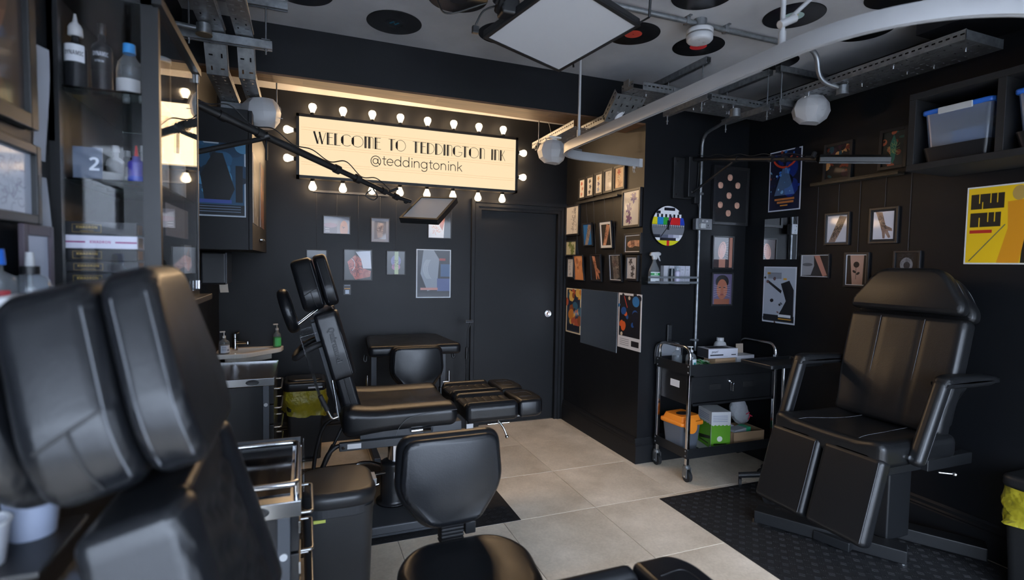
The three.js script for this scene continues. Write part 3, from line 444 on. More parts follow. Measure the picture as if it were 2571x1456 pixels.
// ---------- curtain track ----------
{
  const y = 2.25, X = 1.56, R1 = 0.27, R2 = 0.42, z1 = -3.275, path = new THREE.CurvePath();
  path.add(new THREE.LineCurve3(V(2.283, y, z1 - 0.03), V(X + R1, y, z1))); path.add(new THREE.QuadraticBezierCurve3(V(X + R1, y, z1), V(X, y, z1 + 0.01), V(X, y, z1 + R1 + 0.04)));
  path.add(new THREE.LineCurve3(V(X, y, z1 + R1 + 0.04), V(X - 0.012, y, -1.42))); path.add(new THREE.QuadraticBezierCurve3(V(X - 0.012, y, -1.42), V(X - 0.02, y, -0.98), V(X + R2, y, -0.87))); path.add(new THREE.LineCurve3(V(X + R2, y, -0.87), V(3.3, y, -0.62)));
  const N = 120, pos = [], pr = [[-0.011, -0.028], [-0.011, 0.026], [-0.009, 0.029], [0.009, 0.029], [0.011, 0.026], [0.011, -0.028], [0.0035, -0.028], [0.0035, -0.024], [-0.0035, -0.024], [-0.0035, -0.028]], rings = [];
  for (let i = 0; i <= N; i++) { const p = path.getPointAt(i / N), d = path.getTangentAt(i / N), s = V(0, 1, 0).cross(d).normalize(); rings.push(pr.map(([a, b]) => p.clone().addScaledVector(s, a).add(V(0, b, 0)))); }
  for (let i = 0; i < N; i++) for (let k = 0; k < pr.length; k++) { const q = [rings[i][k], rings[i + 1][k], rings[i + 1][(k + 1) % pr.length], rings[i][(k + 1) % pr.length]]; for (const j of [0, 1, 2, 0, 2, 3]) pos.push(q[j].x, q[j].y, q[j].z); }
  const g = new THREE.BufferGeometry(); g.setAttribute('position', new THREE.Float32BufferAttribute(pos, 3)); g.computeVertexNormals();
  const t = thing('curtain_track', 'white metal curtain track curving round below the ceiling', 'curtain track', [X, y, -2]);
  const alu = std(L(0.40, 0.405, 0.415), 0.36, { metalness: 0.2 });
  wpart(t, 'rail', toCreasedNormals(clean(g), 0.7), alu);
  wpart(t, 'end_cap', rbox(2.272, 2.3, y - 0.031, y + 0.031, z1 - 0.045, z1 - 0.015, 0.003), M.white);
  const a = atZ(1497, 325, -2.93); wpart(t, 'drop_rod', [rod([X, y + 0.03, -2.9], [X, YC, -2.9], 0.008, 14), cyl(0.012, 0.012, 0.04, 14).translate(X, y + 0.028, -2.9)], alu);
  const zb = atX(1962, 130, X).z; wpart(t, 'drop_rod', [rod([X, y + 0.03, zb], [X, YC, zb], 0.0085, 14), cyl(0.0125, 0.0125, 0.05, 14).translate(X, y + 0.028, zb)], alu);
  wpart(t, 'brace', [rod([X, y + 0.1, zb], [X + 0.42, YC - 0.1, zb + 0.02], 0.0075, 12), rod([X - 0.02, y + 0.095, zb + 0.006], [X + 0.04, y + 0.125, zb + 0.016], 0.0135, 16)], alu);
  for (const dx of [0, 0.012]) wpart(t, 'glider', [rbox(2.225 + dx, 2.233 + dx, y - 0.043, y - 0.026, z1 - 0.034, z1 - 0.024, 0.002), tube([[2.229 + dx, y - 0.042, z1 - 0.029], [2.225 + dx, y - 0.052, z1 - 0.029], [2.229 + dx, y - 0.062, z1 - 0.029], [2.233 + dx, y - 0.072, z1 - 0.029]], 0.002, 16, 6)], M.white);
}
// ---------- light panels on black arms (switched off) ----------
function panel(t, c, u, v, s0, s1) {
  const U = u.clone().normalize(), Nn = u.clone().cross(v).normalize(), Vv = Nn.clone().cross(U), B = (g) => lay(g, c, U, Vv, Nn), a = s0 / 2, b = s1 / 2;
  wpart(t, 'panel_body', B(rbox(-a, a, -b, b, -0.03, 0, 0.004)), M.black); wpart(t, 'bezel', B(extr(poly([[-a, -b], [a, -b], [a, b], [-a, b]], [[[-a + 0.016, -b + 0.016], [-a + 0.016, b - 0.016], [a - 0.016, b - 0.016], [a - 0.016, -b + 0.016]]]), 0.008)), M.black);
  wpart(t, 'diffuser', B(box(-a + 0.015, a - 0.015, -b + 0.015, b - 0.015, 0, 0.004)), M.diffuser, 'pale frosted diffuser, unlit');
}
{
  const s = 0.5, A = V(0.761, 2.527, -2.347), B = V(1.229, 2.5, -2.52), C = V(1.407, 2.579, -2.06), D = A.clone().add(C).sub(B), c = A.clone().add(C).multiplyScalar(0.5);
  const t = thing('studio_light', 'large black framed light panel hanging face down from a ceiling boom', 'light panel', c.clone().setY(2.5));
  let u = B.clone().sub(A), v = C.clone().sub(B); if (u.clone().cross(v).y > 0) v.negate();
  panel(t, c, u, v, s, s);
  const up = V(0, 1, 0), mid = (p, q, k) => p.clone().lerp(q, k);
  const y1 = mid(B, C, 0.5).add(V(0.0, 0.02, 0)), y2 = mid(A, D, 0.5).add(V(0, 0.02, 0)), top = c.clone().add(V(0, 0.16, 0));
  wpart(t, 'yoke', [rod(C.clone().add(V(0.03, 0.03, 0.02)), C.clone().add(V(0.02, 0.13, 0.04)), 0.006), rod(C.clone().add(V(0.02, 0.13, 0.04)), top, 0.006), rod(B.clone().add(V(0.06, 0.01, 0.05)), B.clone().add(V(0.055, 0.05, 0.05)), 0.005), rod(B.clone().add(V(0.055, 0.045, 0.05)), C.clone().add(V(0.03, 0.03, 0.02)), 0.0045), rod(B.clone().add(V(0.0, 0.03, 0.06)), B.clone().add(V(0.055, 0.05, 0.05)), 0.005), rod(mid(A, D, 0.6).add(V(0, 0.03, 0)), top, 0.007), rod(mid(B, C, 0.5).add(V(0, 0.03, 0)), top, 0.007)], M.black);
  wpart(t, 'boom', [rod(top.clone().add(V(0.05, -0.01, 0)), V(0.66, 2.8, -1.7), 0.016, 14), rod(mid(A, D, 0.25).add(V(-0.02, 0.04, 0.02)), mid(A, D, 0.6).add(V(-0.1, 0.09, 0.02)), 0.02, 12)], M.black);
  for (const g of [rbox(0.60, 0.72, 2.785, 2.83, -1.78, -1.64, 0.008), rbox(c.x - 0.1, c.x - 0.02, c.y + 0.1, c.y + 0.17, c.z - 0.03, c.z + 0.05, 0.01), rbox(A.x + 0.02, A.x + 0.1, A.y + 0.03, A.y + 0.1, A.z + 0.12, A.z + 0.2, 0.012), cyl(0.016, 0.016, 0.05, 14).rotateX(1.2).translate(A.x + 0.0, A.y + 0.08, A.z + 0.17)]) wpart(t, 'clamp', g, M.black);
  wpart(t, 'cable', [tube([A.clone().add(V(0.04, 0.09, 0.14)), A.clone().add(V(-0.04, 0.05, 0.14)), A.clone().add(V(-0.07, 0.0, 0.13)), A.clone().add(V(-0.075, -0.02, 0.12))], 0.004, 24, 8), tube([A.clone().add(V(-0.02, 0.1, 0.1)), A.clone().add(V(-0.17, 0.05, 0.05)), A.clone().add(V(-0.23, 0.06, 0.1)), A.clone().add(V(-0.27, 0.13, 0.2))], 0.004, 28, 8), rbox(A.x - 0.088, A.x - 0.06, A.y - 0.045, A.y - 0.015, A.z + 0.11, A.z + 0.13, 0.003)], M.black);
}
{
  const P = [[0.55, 1.778, -3.341], [0.721, 1.943, -3.517], [0.934, 1.884, -3.324], [0.751, 1.756, -3.148]].map((p) => V(...p)), c = P.reduce((a, b) => a.add(b), V(0, 0, 0)).multiplyScalar(0.25);
  const t = thing('studio_light', 'small black framed light panel on a long boom arm from the left wall', 'light panel', c.clone().setY(1.756));
  const u = P[1].clone().sub(P[0]), v = P[3].clone().sub(P[0]); const n = u.clone().cross(v); if (n.dot(V(0, EYE, 0).sub(c)) < 0) v.negate(); panel(t, c, u, v, 0.29, 0.27);
  const E0 = P[0].clone().lerp(P[1], 0.5).add(V(-0.02, 0.03, -0.02)), S0 = V(-0.565, 2.232, -2.733), dir = E0.clone().sub(S0);
  const at = (k) => S0.clone().addScaledVector(dir, k);
  wpart(t, 'boom', [rod(S0, at(0.62), 0.019, 16), rod(at(0.6), at(0.86), 0.015, 16), rod(at(0.84), at(0.97), 0.011, 14)], M.black);
  [0.17, 0.3, 0.62, 0.72, 0.86, 0.93].forEach((k, i) => wpart(t, 'clamp', rod(at(k), at(k + 0.022), i > 3 ? 0.02 : 0.025, 14), M.black));
  wpart(t, 'clamp_knob', rod(at(0.9).add(V(0, 0.01, 0.02)), at(0.92).add(V(0.03, 0.04, 0.02)), 0.009, 10), M.black); wpart(t, 'clamp_lever', rod(at(0.335).add(V(0, -0.02, 0)), at(0.335).add(V(0.0, -0.12, 0.01)), 0.006, 8), M.black);
  wpart(t, 'ball_joint', [rod(at(0.94), E0.clone().add(V(0.03, 0.0, 0.0)), 0.012, 12), new THREE.SphereGeometry(0.016, 14, 10).translate(...E0.toArray())], M.black);
  const J = at(0.32).add(V(0, -0.02, 0)), S1 = V(-0.565, 1.93, -2.733);
  wpart(t, 'brace_arm', [rod(S1, J, 0.012, 12), rod(J.clone().add(V(-0.02, 0.0, 0)), J.clone().add(V(0.03, 0.02, 0)), 0.018, 12)], M.black);
  wpart(t, 'wall_bracket', [rbox(XL, XL + 0.03, 1.86, 2.3, -2.8, -2.66, 0.005), rbox(XL + 0.03, XL + 0.06, 1.9, 2.27, -2.755, -2.71, 0.004)], M.black);
  wpart(t, 'cable', tube(Array.from({ length: 12 }, (_, i) => at(0.05 + i * 0.078).add(V(0, i % 2 ? 0.022 : 0.042 + 0.012 * (i % 3), 0.006))), 0.0032, 90, 6), M.black);
  wpart(t, 'cable_loop', tube([at(0.8).add(V(0, -0.03, 0.02)), at(0.79).add(V(-0.02, -0.07, 0.02)), at(0.8).add(V(0.01, -0.09, 0.02)), at(0.815).add(V(0.02, -0.06, 0.02)), at(0.81).add(V(0, -0.02, 0.02))], 0.004, 30, 6), M.black);
}
{
  const at = (px, py, t) => V(0, EYE, 0).addScaledVector(ray(px, py), 0.92 * t / -ray(px, py).z), c = at(2142, 404, 2.36);
  const t = thing('studio_light', 'light panel seen edge on, on a wall bracket arm from the pillar', 'light panel', c.clone().setY(2.1));
  const u = at(2262, 404, 2.18).sub(at(2030, 403, 2.56)), v = at(2142, 399, 2.5).sub(at(2142, 409, 2.22)); panel(t, c, u, v.clone().negate(), 0.34, 0.26);
  const S0 = V(2.74, 2.315, ZP + 0.07), E0 = at(2035, 399, 2.55);
  const k = (q) => S0.clone().lerp(E0, q);
  wpart(t, 'boom', [rod(S0, k(0.7), 0.015, 14), rod(k(0.6), E0, 0.011, 14)], M.black); wpart(t, 'brace_arm', rod([2.74, 2.06, ZP + 0.07], k(0.4).add(V(0, -0.02, 0)), 0.009, 12), M.black);
  for (const g of [rod(k(0.38), k(0.44), 0.021, 14), rod(k(0.7), k(0.73), 0.02, 14), rod(k(0.8), k(0.83), 0.02, 14), rod(k(0.97), k(1.05), 0.018, 14), rod(at(2040, 396, 2.5), at(2046, 383, 2.5), 0.013, 12), rod(at(2100, 400, 2.4), at(2135, 396, 2.38), 0.008, 10)]) wpart(t, 'clamp', g, M.black);
  wpart(t, 'wall_bracket', [rbox(2.606, 2.775, 2.02, 2.33, ZP, ZP + 0.03, 0.006), rbox(2.70, 2.775, 2.03, 2.33, ZP + 0.03, ZP + 0.085, 0.006)], M.black);
  [[2.63, 2.3], [2.63, 2.05], [2.737, 2.31], [2.737, 2.07]].forEach(([x, y], i) => wpart(t, 'bolt', cyl(0.007, 0.007, 0.006, 10).rotateX(PI / 2).translate(x, y, ZP + (i < 2 ? 0.03 : 0.085)), M.chrome));
  wpart(t, 'cable', [tube(Array.from({ length: 10 }, (_, i) => k(0.05 + i * 0.1).add(V(0, i % 2 ? 0.02 : 0.034, 0.004))), 0.0025, 80, 6), tube([[2.83, 2.3, ZP + 0.04], [2.84, 2.15, ZP + 0.02], [2.825, 2.05, ZP + 0.02], [2.85, 1.95, ZP + 0.03], [2.81, 1.84, ZP + 0.05]], 0.003, 40, 6)], M.black);
  wpart(t, 'power_brick', rbox(2.80, 2.85, 1.99, 2.1, ZP, ZP + 0.04, 0.006), M.black);
}

// ---------- prints ----------
const rgb = (r, g, b, a = 1) => `rgba(${r | 0},${g | 0},${b | 0},${a})`;
function doodle(g, x, y, r, n, col, lw, s) { g.strokeStyle = col; g.lineWidth = lw; for (let i = 0; i < n; i++) { const a = hash(i, s, 1) * 6.3, q = r * Math.sqrt(hash(i, s, 2)), cx = x + Math.cos(a) * q, cy = y + Math.sin(a) * q, k = r * (0.12 + 0.25 * hash(i, s, 3)); g.beginPath(); g.ellipse(cx, cy, k, k * (0.3 + 0.6 * hash(i, s, 4)), a, 0, 2 + 4 * hash(i, s, 5)); g.stroke(); } }
function blobs(g, w, h, n, cols, s, k0 = 0.05, k1 = 0.2) { for (let i = 0; i < n; i++) { g.fillStyle = cols[Math.floor(hash(i, s, 6) * cols.length)]; g.beginPath(); const r = w * (k0 + (k1 - k0) * hash(i, s, 7)); g.ellipse(hash(i, s, 8) * w, hash(i, s, 9) * h, r, r * (0.4 + hash(i, s, 10)), hash(i, s, 11) * 6, 0, 6.3); g.fill(); } }
const pathOf = (g, w, h, pts) => { g.beginPath(); pts.forEach((p, i) => i ? g.lineTo(p[0] * w, p[1] * h) : g.moveTo(p[0] * w, p[1] * h)); g.closePath(); };
const limb = (bg, skin, pts, s, ink = 'rgba(25,22,28,0.75)', spot = [0.5, 0.5, 0.22], n = 30) => (g, w, h) => {
  g.fillStyle = bg; g.fillRect(0, 0, w, h); pathOf(g, w, h, pts); g.fillStyle = skin; g.fill(); g.save(); pathOf(g, w, h, pts); g.clip();
  blobs(g, w, h, 14, [rgb(70, 30, 20, 0.18), rgb(255, 225, 200, 0.16)], s, 0.08, 0.2); doodle(g, spot[0] * w, spot[1] * h, spot[2] * w * 1.6, n, ink, w * 0.014, s); g.restore();
};
const sketch = (paper, ink, s, cols) => (g, w, h) => { g.fillStyle = paper; g.fillRect(0, 0, w, h); for (let k = 0; k < 3; k++) { if (cols) { g.fillStyle = cols[k % cols.length]; g.beginPath(); for (let a = 0; a < 6.3; a += 0.35) { const r = w * 0.15 * (1 + 0.4 * Math.sin(a * 5 + k)); g.lineTo(w * (0.35 + 0.3 * hash(k, s, 1)) + Math.cos(a) * r, h * (0.2 + 0.3 * k) + Math.sin(a) * r * 1.1); } g.fill(); } doodle(g, w * (0.35 + 0.3 * hash(k, s, 1)), h * (0.2 + 0.3 * k), w * 0.2, 16, ink, w * 0.012, s + k); } };
const bands = (cols, s, n = 26) => (g, w, h) => { g.fillStyle = cols[0]; g.fillRect(0, 0, w, h); blobs(g, w, h, n, cols, s, 0.04, 0.17); };
const ARM = [[0.62, 0.0], [0.98, 0.06], [0.72, 0.55], [0.42, 1.0], [0.08, 1.0], [0.3, 0.6]], BELLY = [[0.05, 0], [0.95, 0], [0.86, 0.4], [0.95, 1], [0, 1], [0.1, 0.45]], HAND = [[0.1, 0.0], [0.42, 0.02], [0.6, 0.5], [0.9, 0.62], [0.94, 0.72], [0.72, 0.7], [0.86, 0.94], [0.76, 0.97], [0.6, 0.78], [0.58, 0.98], [0.48, 0.97], [0.44, 0.74], [0.3, 0.4]];
const FIST = [[1, 0.3], [0.6, 0.28], [0.3, 0.3], [0.14, 0.42], [0.12, 0.62], [0.24, 0.74], [0.5, 0.76], [0.66, 0.66], [1, 0.72]];
const printM = (w, h, draw, coat = 0.7, rough = 0.55) => phy(0xffffff, rough, { map: canvasTex(w, h, draw), clearcoat: coat, clearcoatRoughness: 0.06 });

const AX = { back: { u: V(1, 0, 0), n: V(0, 0, 1), at: (p) => atZ(p[0], p[1], ZB + 0.012) }, pillar: { u: V(1, 0, 0), n: V(0, 0, 1), at: (p) => atZ(p[0], p[1], ZP + 0.012) }, ret: { u: V(0, 0, 1), n: V(-1, 0, 0), at: (p) => atX(p[0], p[1], XRET - 0.012) }, right: { u: V(0, 0, 1), n: V(-1, 0, 0), at: (p) => atX(p[0], p[1], XR - 0.012) }, left: { u: V(0, 0, -1), n: V(1, 0, 0), at: (p) => atX(p[0], p[1], XL + 0.012) } };
const frameBlack = std(L(0.014, 0.014, 0.016), 0.35), matWhite = std(L(0.66, 0.67, 0.68), 0.8);
// q = [left px, right px, top py and bottom py along the left edge]; o: f frame width, d depth, mat mount width, lean, roll, cord (up to this height)
function picture(name, label, cat, wall, q, draw, o = {}) {
  const ax = AX[wall], tl = ax.at([q[0], q[2]]), bl = ax.at([q[0], q[3]]), tr = ax.at([q[1], q[2]]);
  const w = Math.abs(tr.clone().sub(tl).dot(ax.u)), h = tl.y - bl.y, c = bl.clone().addScaledVector(ax.u, w / 2).addScaledVector(ax.n, -0.0115);
  const t = thing(name, label, cat, c, 0, o.group); t.quaternion.setFromRotationMatrix(new THREE.Matrix4().makeBasis(ax.u, V(0, 1, 0), ax.n)); if (o.roll) t.rotateZ(o.roll); if (o.lean) t.rotateX(o.lean); t.updateMatrixWorld(true);
  const f = o.f ?? 0.012, d = o.d ?? 0.016, fm = o.fm ?? frameBlack; let mw = o.mat ?? 0;
  if (f > 0) { part(t, 'frame', [rbox(-w / 2, -w / 2 + f, 0, h, 0, d, 0.0015, 1), rbox(w / 2 - f, w / 2, 0, h, 0, d, 0.0015, 1), rbox(-w / 2 + f, w / 2 - f, h - f, h, 0, d, 0.0015, 1), rbox(-w / 2 + f, w / 2 - f, 0, f, 0, d, 0.0015, 1), box(-w / 2 + f, w / 2 - f, f, h - f, 0, 0.003)], fm); if (mw) part(t, 'mount', extr(poly([[-w / 2 + f, f], [w / 2 - f, f], [w / 2 - f, h - f], [-w / 2 + f, h - f]], [[[-w / 2 + f + mw, f + mw], [-w / 2 + f + mw, h - f - mw], [w / 2 - f - mw, h - f - mw], [w / 2 - f - mw, f + mw]]]), 0.002).translate(0, 0, d - 0.008), o.mm ?? matWhite); }
  const i = f + mw, zz = f > 0 ? d - 0.0095 : 0.0012, W = w - 2 * i, Hh = h - 2 * i;
  const pm = draw.isMaterial ? draw : printM(160, Math.max(32, Math.round(160 * Hh / W)), draw, f > 0 ? 0.75 : 0.35, 0.5);
  part(t, f > 0 ? 'print' : 'sheet', [new THREE.PlaneGeometry(W, Hh).translate(0, h / 2, zz + 0.0012), box(-W / 2, W / 2, h / 2 - Hh / 2, h / 2 + Hh / 2, Math.max(0, zz - 0.0008), zz + 0.001)].slice(0, 1), pm);
  if (f === 0) part(t, 'backing', box(-w / 2, w / 2, 0, h, 0, 0.002), M.paper);
  if (o.cord) part(t, 'hanging_cord', rod([0.0, h - 0.004, 0.004], [0, o.cord - c.y, 0.004], 0.0012, 5), M.greyMetal);
  return t;
}
function ledge(name, label, wall, a, b, d = 0.02, hgt = 0.014, m = M.black) { const ax = AX[wall], A = ax.at(a), B = ax.at(b), w = Math.abs(B.clone().sub(A).dot(ax.u)); const t = thing(name, label, 'rail', A.clone().addScaledVector(ax.u, w / 2).addScaledVector(ax.n, -0.0119)); t.quaternion.setFromRotationMatrix(new THREE.Matrix4().makeBasis(ax.u, V(0, 1, 0), ax.n)); part(t, 'rail_bar', rbox(-w / 2, w / 2, -hgt, 0, 0, d, 0.002, 1), m); part(t, 'rail_lip', rbox(-w / 2, w / 2, 0, 0.006, d - 0.004, d, 0.001, 1), m); return A.y; }

// back wall
const yr = ledge('picture_rail', 'thin black hanging rail under the sign', 'back', [786, 478], [976, 490], 0.014, 0.012, M.greyMetal), GB = 'framed photos on the back wall';
picture('framed_photo', 'landscape framed photo with two pale skin close-ups under the sign', 'picture', 'back', [811, 880, 540, 587], (g, w, h) => { g.fillStyle = '#878791'; g.fillRect(0, 0, w, h); g.fillStyle = '#6b6670'; g.fillRect(0, h * 0.42, w * 0.5, h * 0.58); g.fillStyle = '#b98a6e'; g.beginPath(); g.ellipse(w * 0.78, h * 0.72, w * 0.16, h * 0.5, 0, 0, 6.3); g.fill(); g.fillStyle = '#8f7684'; g.beginPath(); g.ellipse(w * 0.25, h * 0.52, w * 0.26, h * 0.14, 0, 0, 6.3); g.fill(); doodle(g, w * 0.77, h * 0.62, w * 0.06, 8, '#33302f', 1.5, 4); g.fillStyle = '#dfe3ea'; g.fillRect(w * 0.05, h * 0.72, w * 0.16, 3); g.fillRect(w * 0.06, h * 0.86, w * 0.16, 3); }, { f: 0.007, group: GB, cord: yr });
picture('framed_photo', 'small portrait frame with wide white mount and a grey leg tattoo', 'picture', 'back', [931, 978, 546, 608], limb('#8c8d95', '#b5a9a8', [[0.3, 0.06], [0.78, 0.1], [0.7, 0.9], [0.28, 0.92], [0.2, 0.5]], 6, 'rgba(50,50,60,0.7)', [0.5, 0.5, 0.2], 30), { f: 0.006, mat: 0.022, mm: std(L(0.42, 0.44, 0.5), 0.7), fm: M.greyMetal, group: GB, cord: yr });
picture('framed_photo', 'portrait framed photo half hidden behind the small light panel', 'picture', 'back', [1074, 1134, 520, 598], (g, w, h) => { g.fillStyle = '#d9dde2'; g.fillRect(0, 0, w, h); g.fillStyle = '#b06a4e'; pathOf(g, w, h, [[0.45, 0.1], [0.75, 0.3], [0.62, 0.75], [0.5, 0.6]]); g.fill(); g.fillStyle = '#15161a'; pathOf(g, w, h, [[0.75, 0], [1, 0], [1, 1], [0.68, 1], [0.7, 0.6]]); g.fill(); doodle(g, w * 0.3, h * 0.75, w * 0.2, 12, '#c9794f', 2, 9); }, { f: 0.007, group: GB });
picture('framed_photo', 'framed photo of a curled up tattooed figure above the chair headrest', 'picture', 'back', [769, 821, 626, 690], limb('#0d0d10', '#c08a7c', [[0.2, 0.4], [0.45, 0.3], [0.95, 0.7], [0.8, 0.95], [0.5, 0.75], [0.3, 0.95], [0.15, 0.7]], 12, 'rgba(60,30,40,0.8)', [0.6, 0.65, 0.15], 12), { f: 0.006, group: GB, cord: yr });
picture('framed_photo', 'framed photo of a pink tattooed shoulder with white flare', 'picture', 'back', [863, 935, 625, 704], (g, w, h) => { limb('#0f1014', '#c4685c', [[0.1, 0.4], [0.4, 0.15], [0.62, 0.3], [0.65, 0.6], [0.98, 0.7], [0.95, 0.9], [0.4, 1], [0.2, 0.75]], 15, 'rgba(70,30,40,0.8)', [0.45, 0.55, 0.2], 34)(g, w, h); g.fillStyle = '#dfe4f0'; pathOf(g, w, h, [[0.4, 0.05], [0.95, 0.02], [1, 0.62], [0.68, 0.62], [0.6, 0.3]]); g.fill(); g.strokeStyle = '#e9eef6'; g.lineWidth = 3; g.beginPath(); g.arc(w * 0.1, h * 0.5, w * 0.28, -1, 0.9); g.stroke(); }, { f: 0.007, group: GB, cord: yr });
picture('framed_photo', 'small framed photo with a violet and teal glowing motif', 'picture', 'back', [970, 1018, 629, 690], (g, w, h) => { g.fillStyle = '#131519'; g.fillRect(0, 0, w, h); g.fillStyle = '#6f6fa6'; g.beginPath(); g.ellipse(w / 2, h * 0.42, w * 0.28, h * 0.26, 0, 0, 6.3); g.fill(); g.fillStyle = '#a05f8f'; g.beginPath(); g.ellipse(w / 2, h * 0.68, w * 0.24, h * 0.15, 0, 0, 6.3); g.fill(); g.fillStyle = '#aebf8c'; g.fillRect(w * 0.42, 0, w * 0.22, h); doodle(g, w / 2, h * 0.5, w * 0.2, 14, '#2a2f4a', 2, 19); }, { f: 0.006, group: GB, cord: yr });
picture('poster', 'white bordered blue and silver film poster on the back wall', 'poster', 'back', [1045, 1132, 625, 748], (g, w, h) => { g.fillStyle = '#c9d2da'; g.fillRect(0, 0, w, h); g.fillStyle = '#20242f'; g.fillRect(w * 0.03, h * 0.02, w * 0.94, h * 0.96); g.fillStyle = '#8b97a5'; pathOf(g, w, h, [[0.2, 0.02], [0.5, 0.02], [0.66, 0.2], [0.6, 0.8], [0.32, 0.86], [0.12, 0.5]]); g.fill(); g.fillStyle = '#3a5b86'; g.fillRect(w * 0.7, h * 0.3, w * 0.27, h * 0.26); g.fillStyle = '#a33a34'; g.fillRect(w * 0.66, h * 0.18, w * 0.18, h * 0.05); g.fillStyle = '#4f5f92'; g.fillRect(w * 0.6, h * 0.6, w * 0.37, h * 0.26); g.fillStyle = '#c58d86'; g.fillRect(w * 0.12, h * 0.79, w * 0.5, h * 0.05); g.strokeStyle = '#e2e8ee'; for (let i = 0; i < 5; i++) { g.beginPath(); g.arc(w * (0.62 + i * 0.03), h * 0.4, w * 0.42, 2.4, 3.8); g.stroke(); } }, { f: 0 });
picture('notice_card', 'small dark card with a five star strip below the shoulder photo', 'card', 'back', [863, 881, 714, 740], (g, w, h) => { g.fillStyle = '#14161d'; g.fillRect(0, 0, w, h); g.fillStyle = '#7c8aa0'; g.fillRect(w * 0.1, h * 0.06, w * 0.8, h * 0.08); g.fillStyle = '#c98a2c'; g.fillRect(w * 0.1, h * 0.36, w * 0.8, h * 0.1); g.fillStyle = '#b9c6d8'; g.fillRect(w * 0.22, h * 0.54, w * 0.56, h * 0.38); }, { f: 0 });

// return wall beside the door: u, v are positions in a close look at the photograph
const Q = (u0, u1, v0, v1) => [1160 + u0 / 2.912, 1160 + u1 / 2.912, 400 + v0 / 2.912, 400 + v1 / 2.912], GR = 'framed art on the wall beside the door';
const PAPER = '#d8d2c6';
[[852, 903, 145, 300, sketch(PAPER, '#7a5a50', 21, ['#c8553a', '#d69a86', '#d98a7c']), 'top ledge frame with an orange blossom drawing'], [906, 963, 128, 286, sketch('#cfcac2', '#15151a', 24, ['#26262c', '#4a4a52', '#1b1b20']), 'top ledge frame with a solid black figure drawing'], [968, 1030, 105, 268, sketch(PAPER, '#4b4a66', 27, ['#c08a3e', '#5a5178', '#8e9cba']), 'top ledge frame with orange and violet flower sketches'], [1035, 1103, 80, 252, sketch('#c9c3ba', '#8a857c', 30), 'top ledge frame with a faint pencil study'], [1108, 1190, 57, 233, sketch('#d9b38a', '#8a4a30', 33, ['#b8442c', '#d9c3a0', '#caa27c']), 'top ledge frame with red and tan brushwork']].forEach((a) => picture('framed_art', a[5], 'picture', 'ret', Q(...a), a[4], { f: 0.018, d: 0.02, group: GR }));
const yl = ledge('picture_ledge', 'narrow black picture ledge beside the door', 'ret', [1160 + 858 / 2.912, 400 + 320 / 2.912], [1160 + 1162 / 2.912, 400 + 245 / 2.912], 0.045);
picture('framed_art', 'large frame with two purple iris flowers', 'picture', 'ret', Q(1168, 1303, 232, 505), sketch('#d5d0c8', '#3c2050', 36, ['#7468a8', '#5d2f86', '#6a2f7c']), { f: 0.018, d: 0.022, group: GR });
picture('framed_art', 'frame with a sheet of small outline flash drawings by the door edge', 'picture', 'ret', Q(757, 855, 346, 562), sketch('#d2cec8', '#55535a', 39), { f: 0.016, d: 0.02, group: GR });
picture('framed_art', 'small frame with a green leaf study', 'picture', 'ret', Q(757, 838, 594, 708), sketch('#b9b79a', '#4c5a2c', 42, ['#6f7a40']), { f: 0.014, d: 0.02, group: GR });
picture('framed_art', 'narrow frame with vertical black script', 'picture', 'ret', Q(768, 818, 720, 866), sketch('#c6c6c8', '#2a2a30', 45), { f: 0.012, d: 0.02, group: GR });
picture('framed_photo', 'hanging framed photo of a forearm on bright blue', 'picture', 'ret', Q(888, 957, 470, 636), limb('#1f66a8', '#8d8077', ARM, 48), { f: 0.012, d: 0.016, lean: 0.1, cord: yl, group: GR });
picture('framed_photo', 'hanging white mounted photo of a patterned forearm', 'picture', 'ret', Q(1012, 1102, 456, 654), limb('#1a1614', '#b98263', ARM, 51), { f: 0.008, d: 0.016, mat: 0.02, lean: 0.1, cord: yl, group: GR });
picture('framed_photo', 'landscape framed photo of a tattooed fist', 'picture', 'ret', Q(1185, 1308, 546, 692), limb('#191310', '#d29a78', FIST, 54, 'rgba(60,30,25,0.8)', [0.45, 0.5, 0.12], 14), { f: 0.014, d: 0.02, mat: 0.006, group: GR });
picture('framed_photo', 'hanging photo of a bare waist with a small rose', 'picture', 'ret', Q(822, 893, 700, 882), limb('#3a2018', '#d98f58', BELLY, 57, 'rgba(40,15,15,0.9)', [0.42, 0.5, 0.06], 10), { f: 0.006, d: 0.016, lean: 0.1, cord: yl, group: GR });
picture('framed_photo', 'hanging photo of a tattooed hand with bold linework', 'picture', 'ret', Q(943, 1020, 695, 888), limb('#1d1310', '#c07e5c', HAND, 60, 'rgba(20,12,12,0.9)', [0.45, 0.4, 0.22], 40), { f: 0.012, d: 0.016, lean: 0.08, cord: yl, group: GR });
picture('framed_photo', 'hanging dark photo of full leg sleeves with white line border', 'picture', 'ret', Q(1077, 1170, 688, 890), limb('#1c1d20', '#6b655f', [[0.18, 0], [0.5, 0.05], [0.8, 0], [0.85, 0.9], [0.52, 1], [0.3, 1]], 63, 'rgba(15,15,18,0.85)', [0.5, 0.5, 0.3], 50), { f: 0.012, d: 0.016, mat: 0.005, lean: 0.08, cord: yl, group: GR });
picture('framed_art', 'small white framed dark ink drawing with dripping lines', 'picture', 'ret', Q(1195, 1284, 703, 884), sketch('#bcbcc0', '#202024', 66, ['#4b4b50']), { f: 0.016, d: 0.02, group: GR });
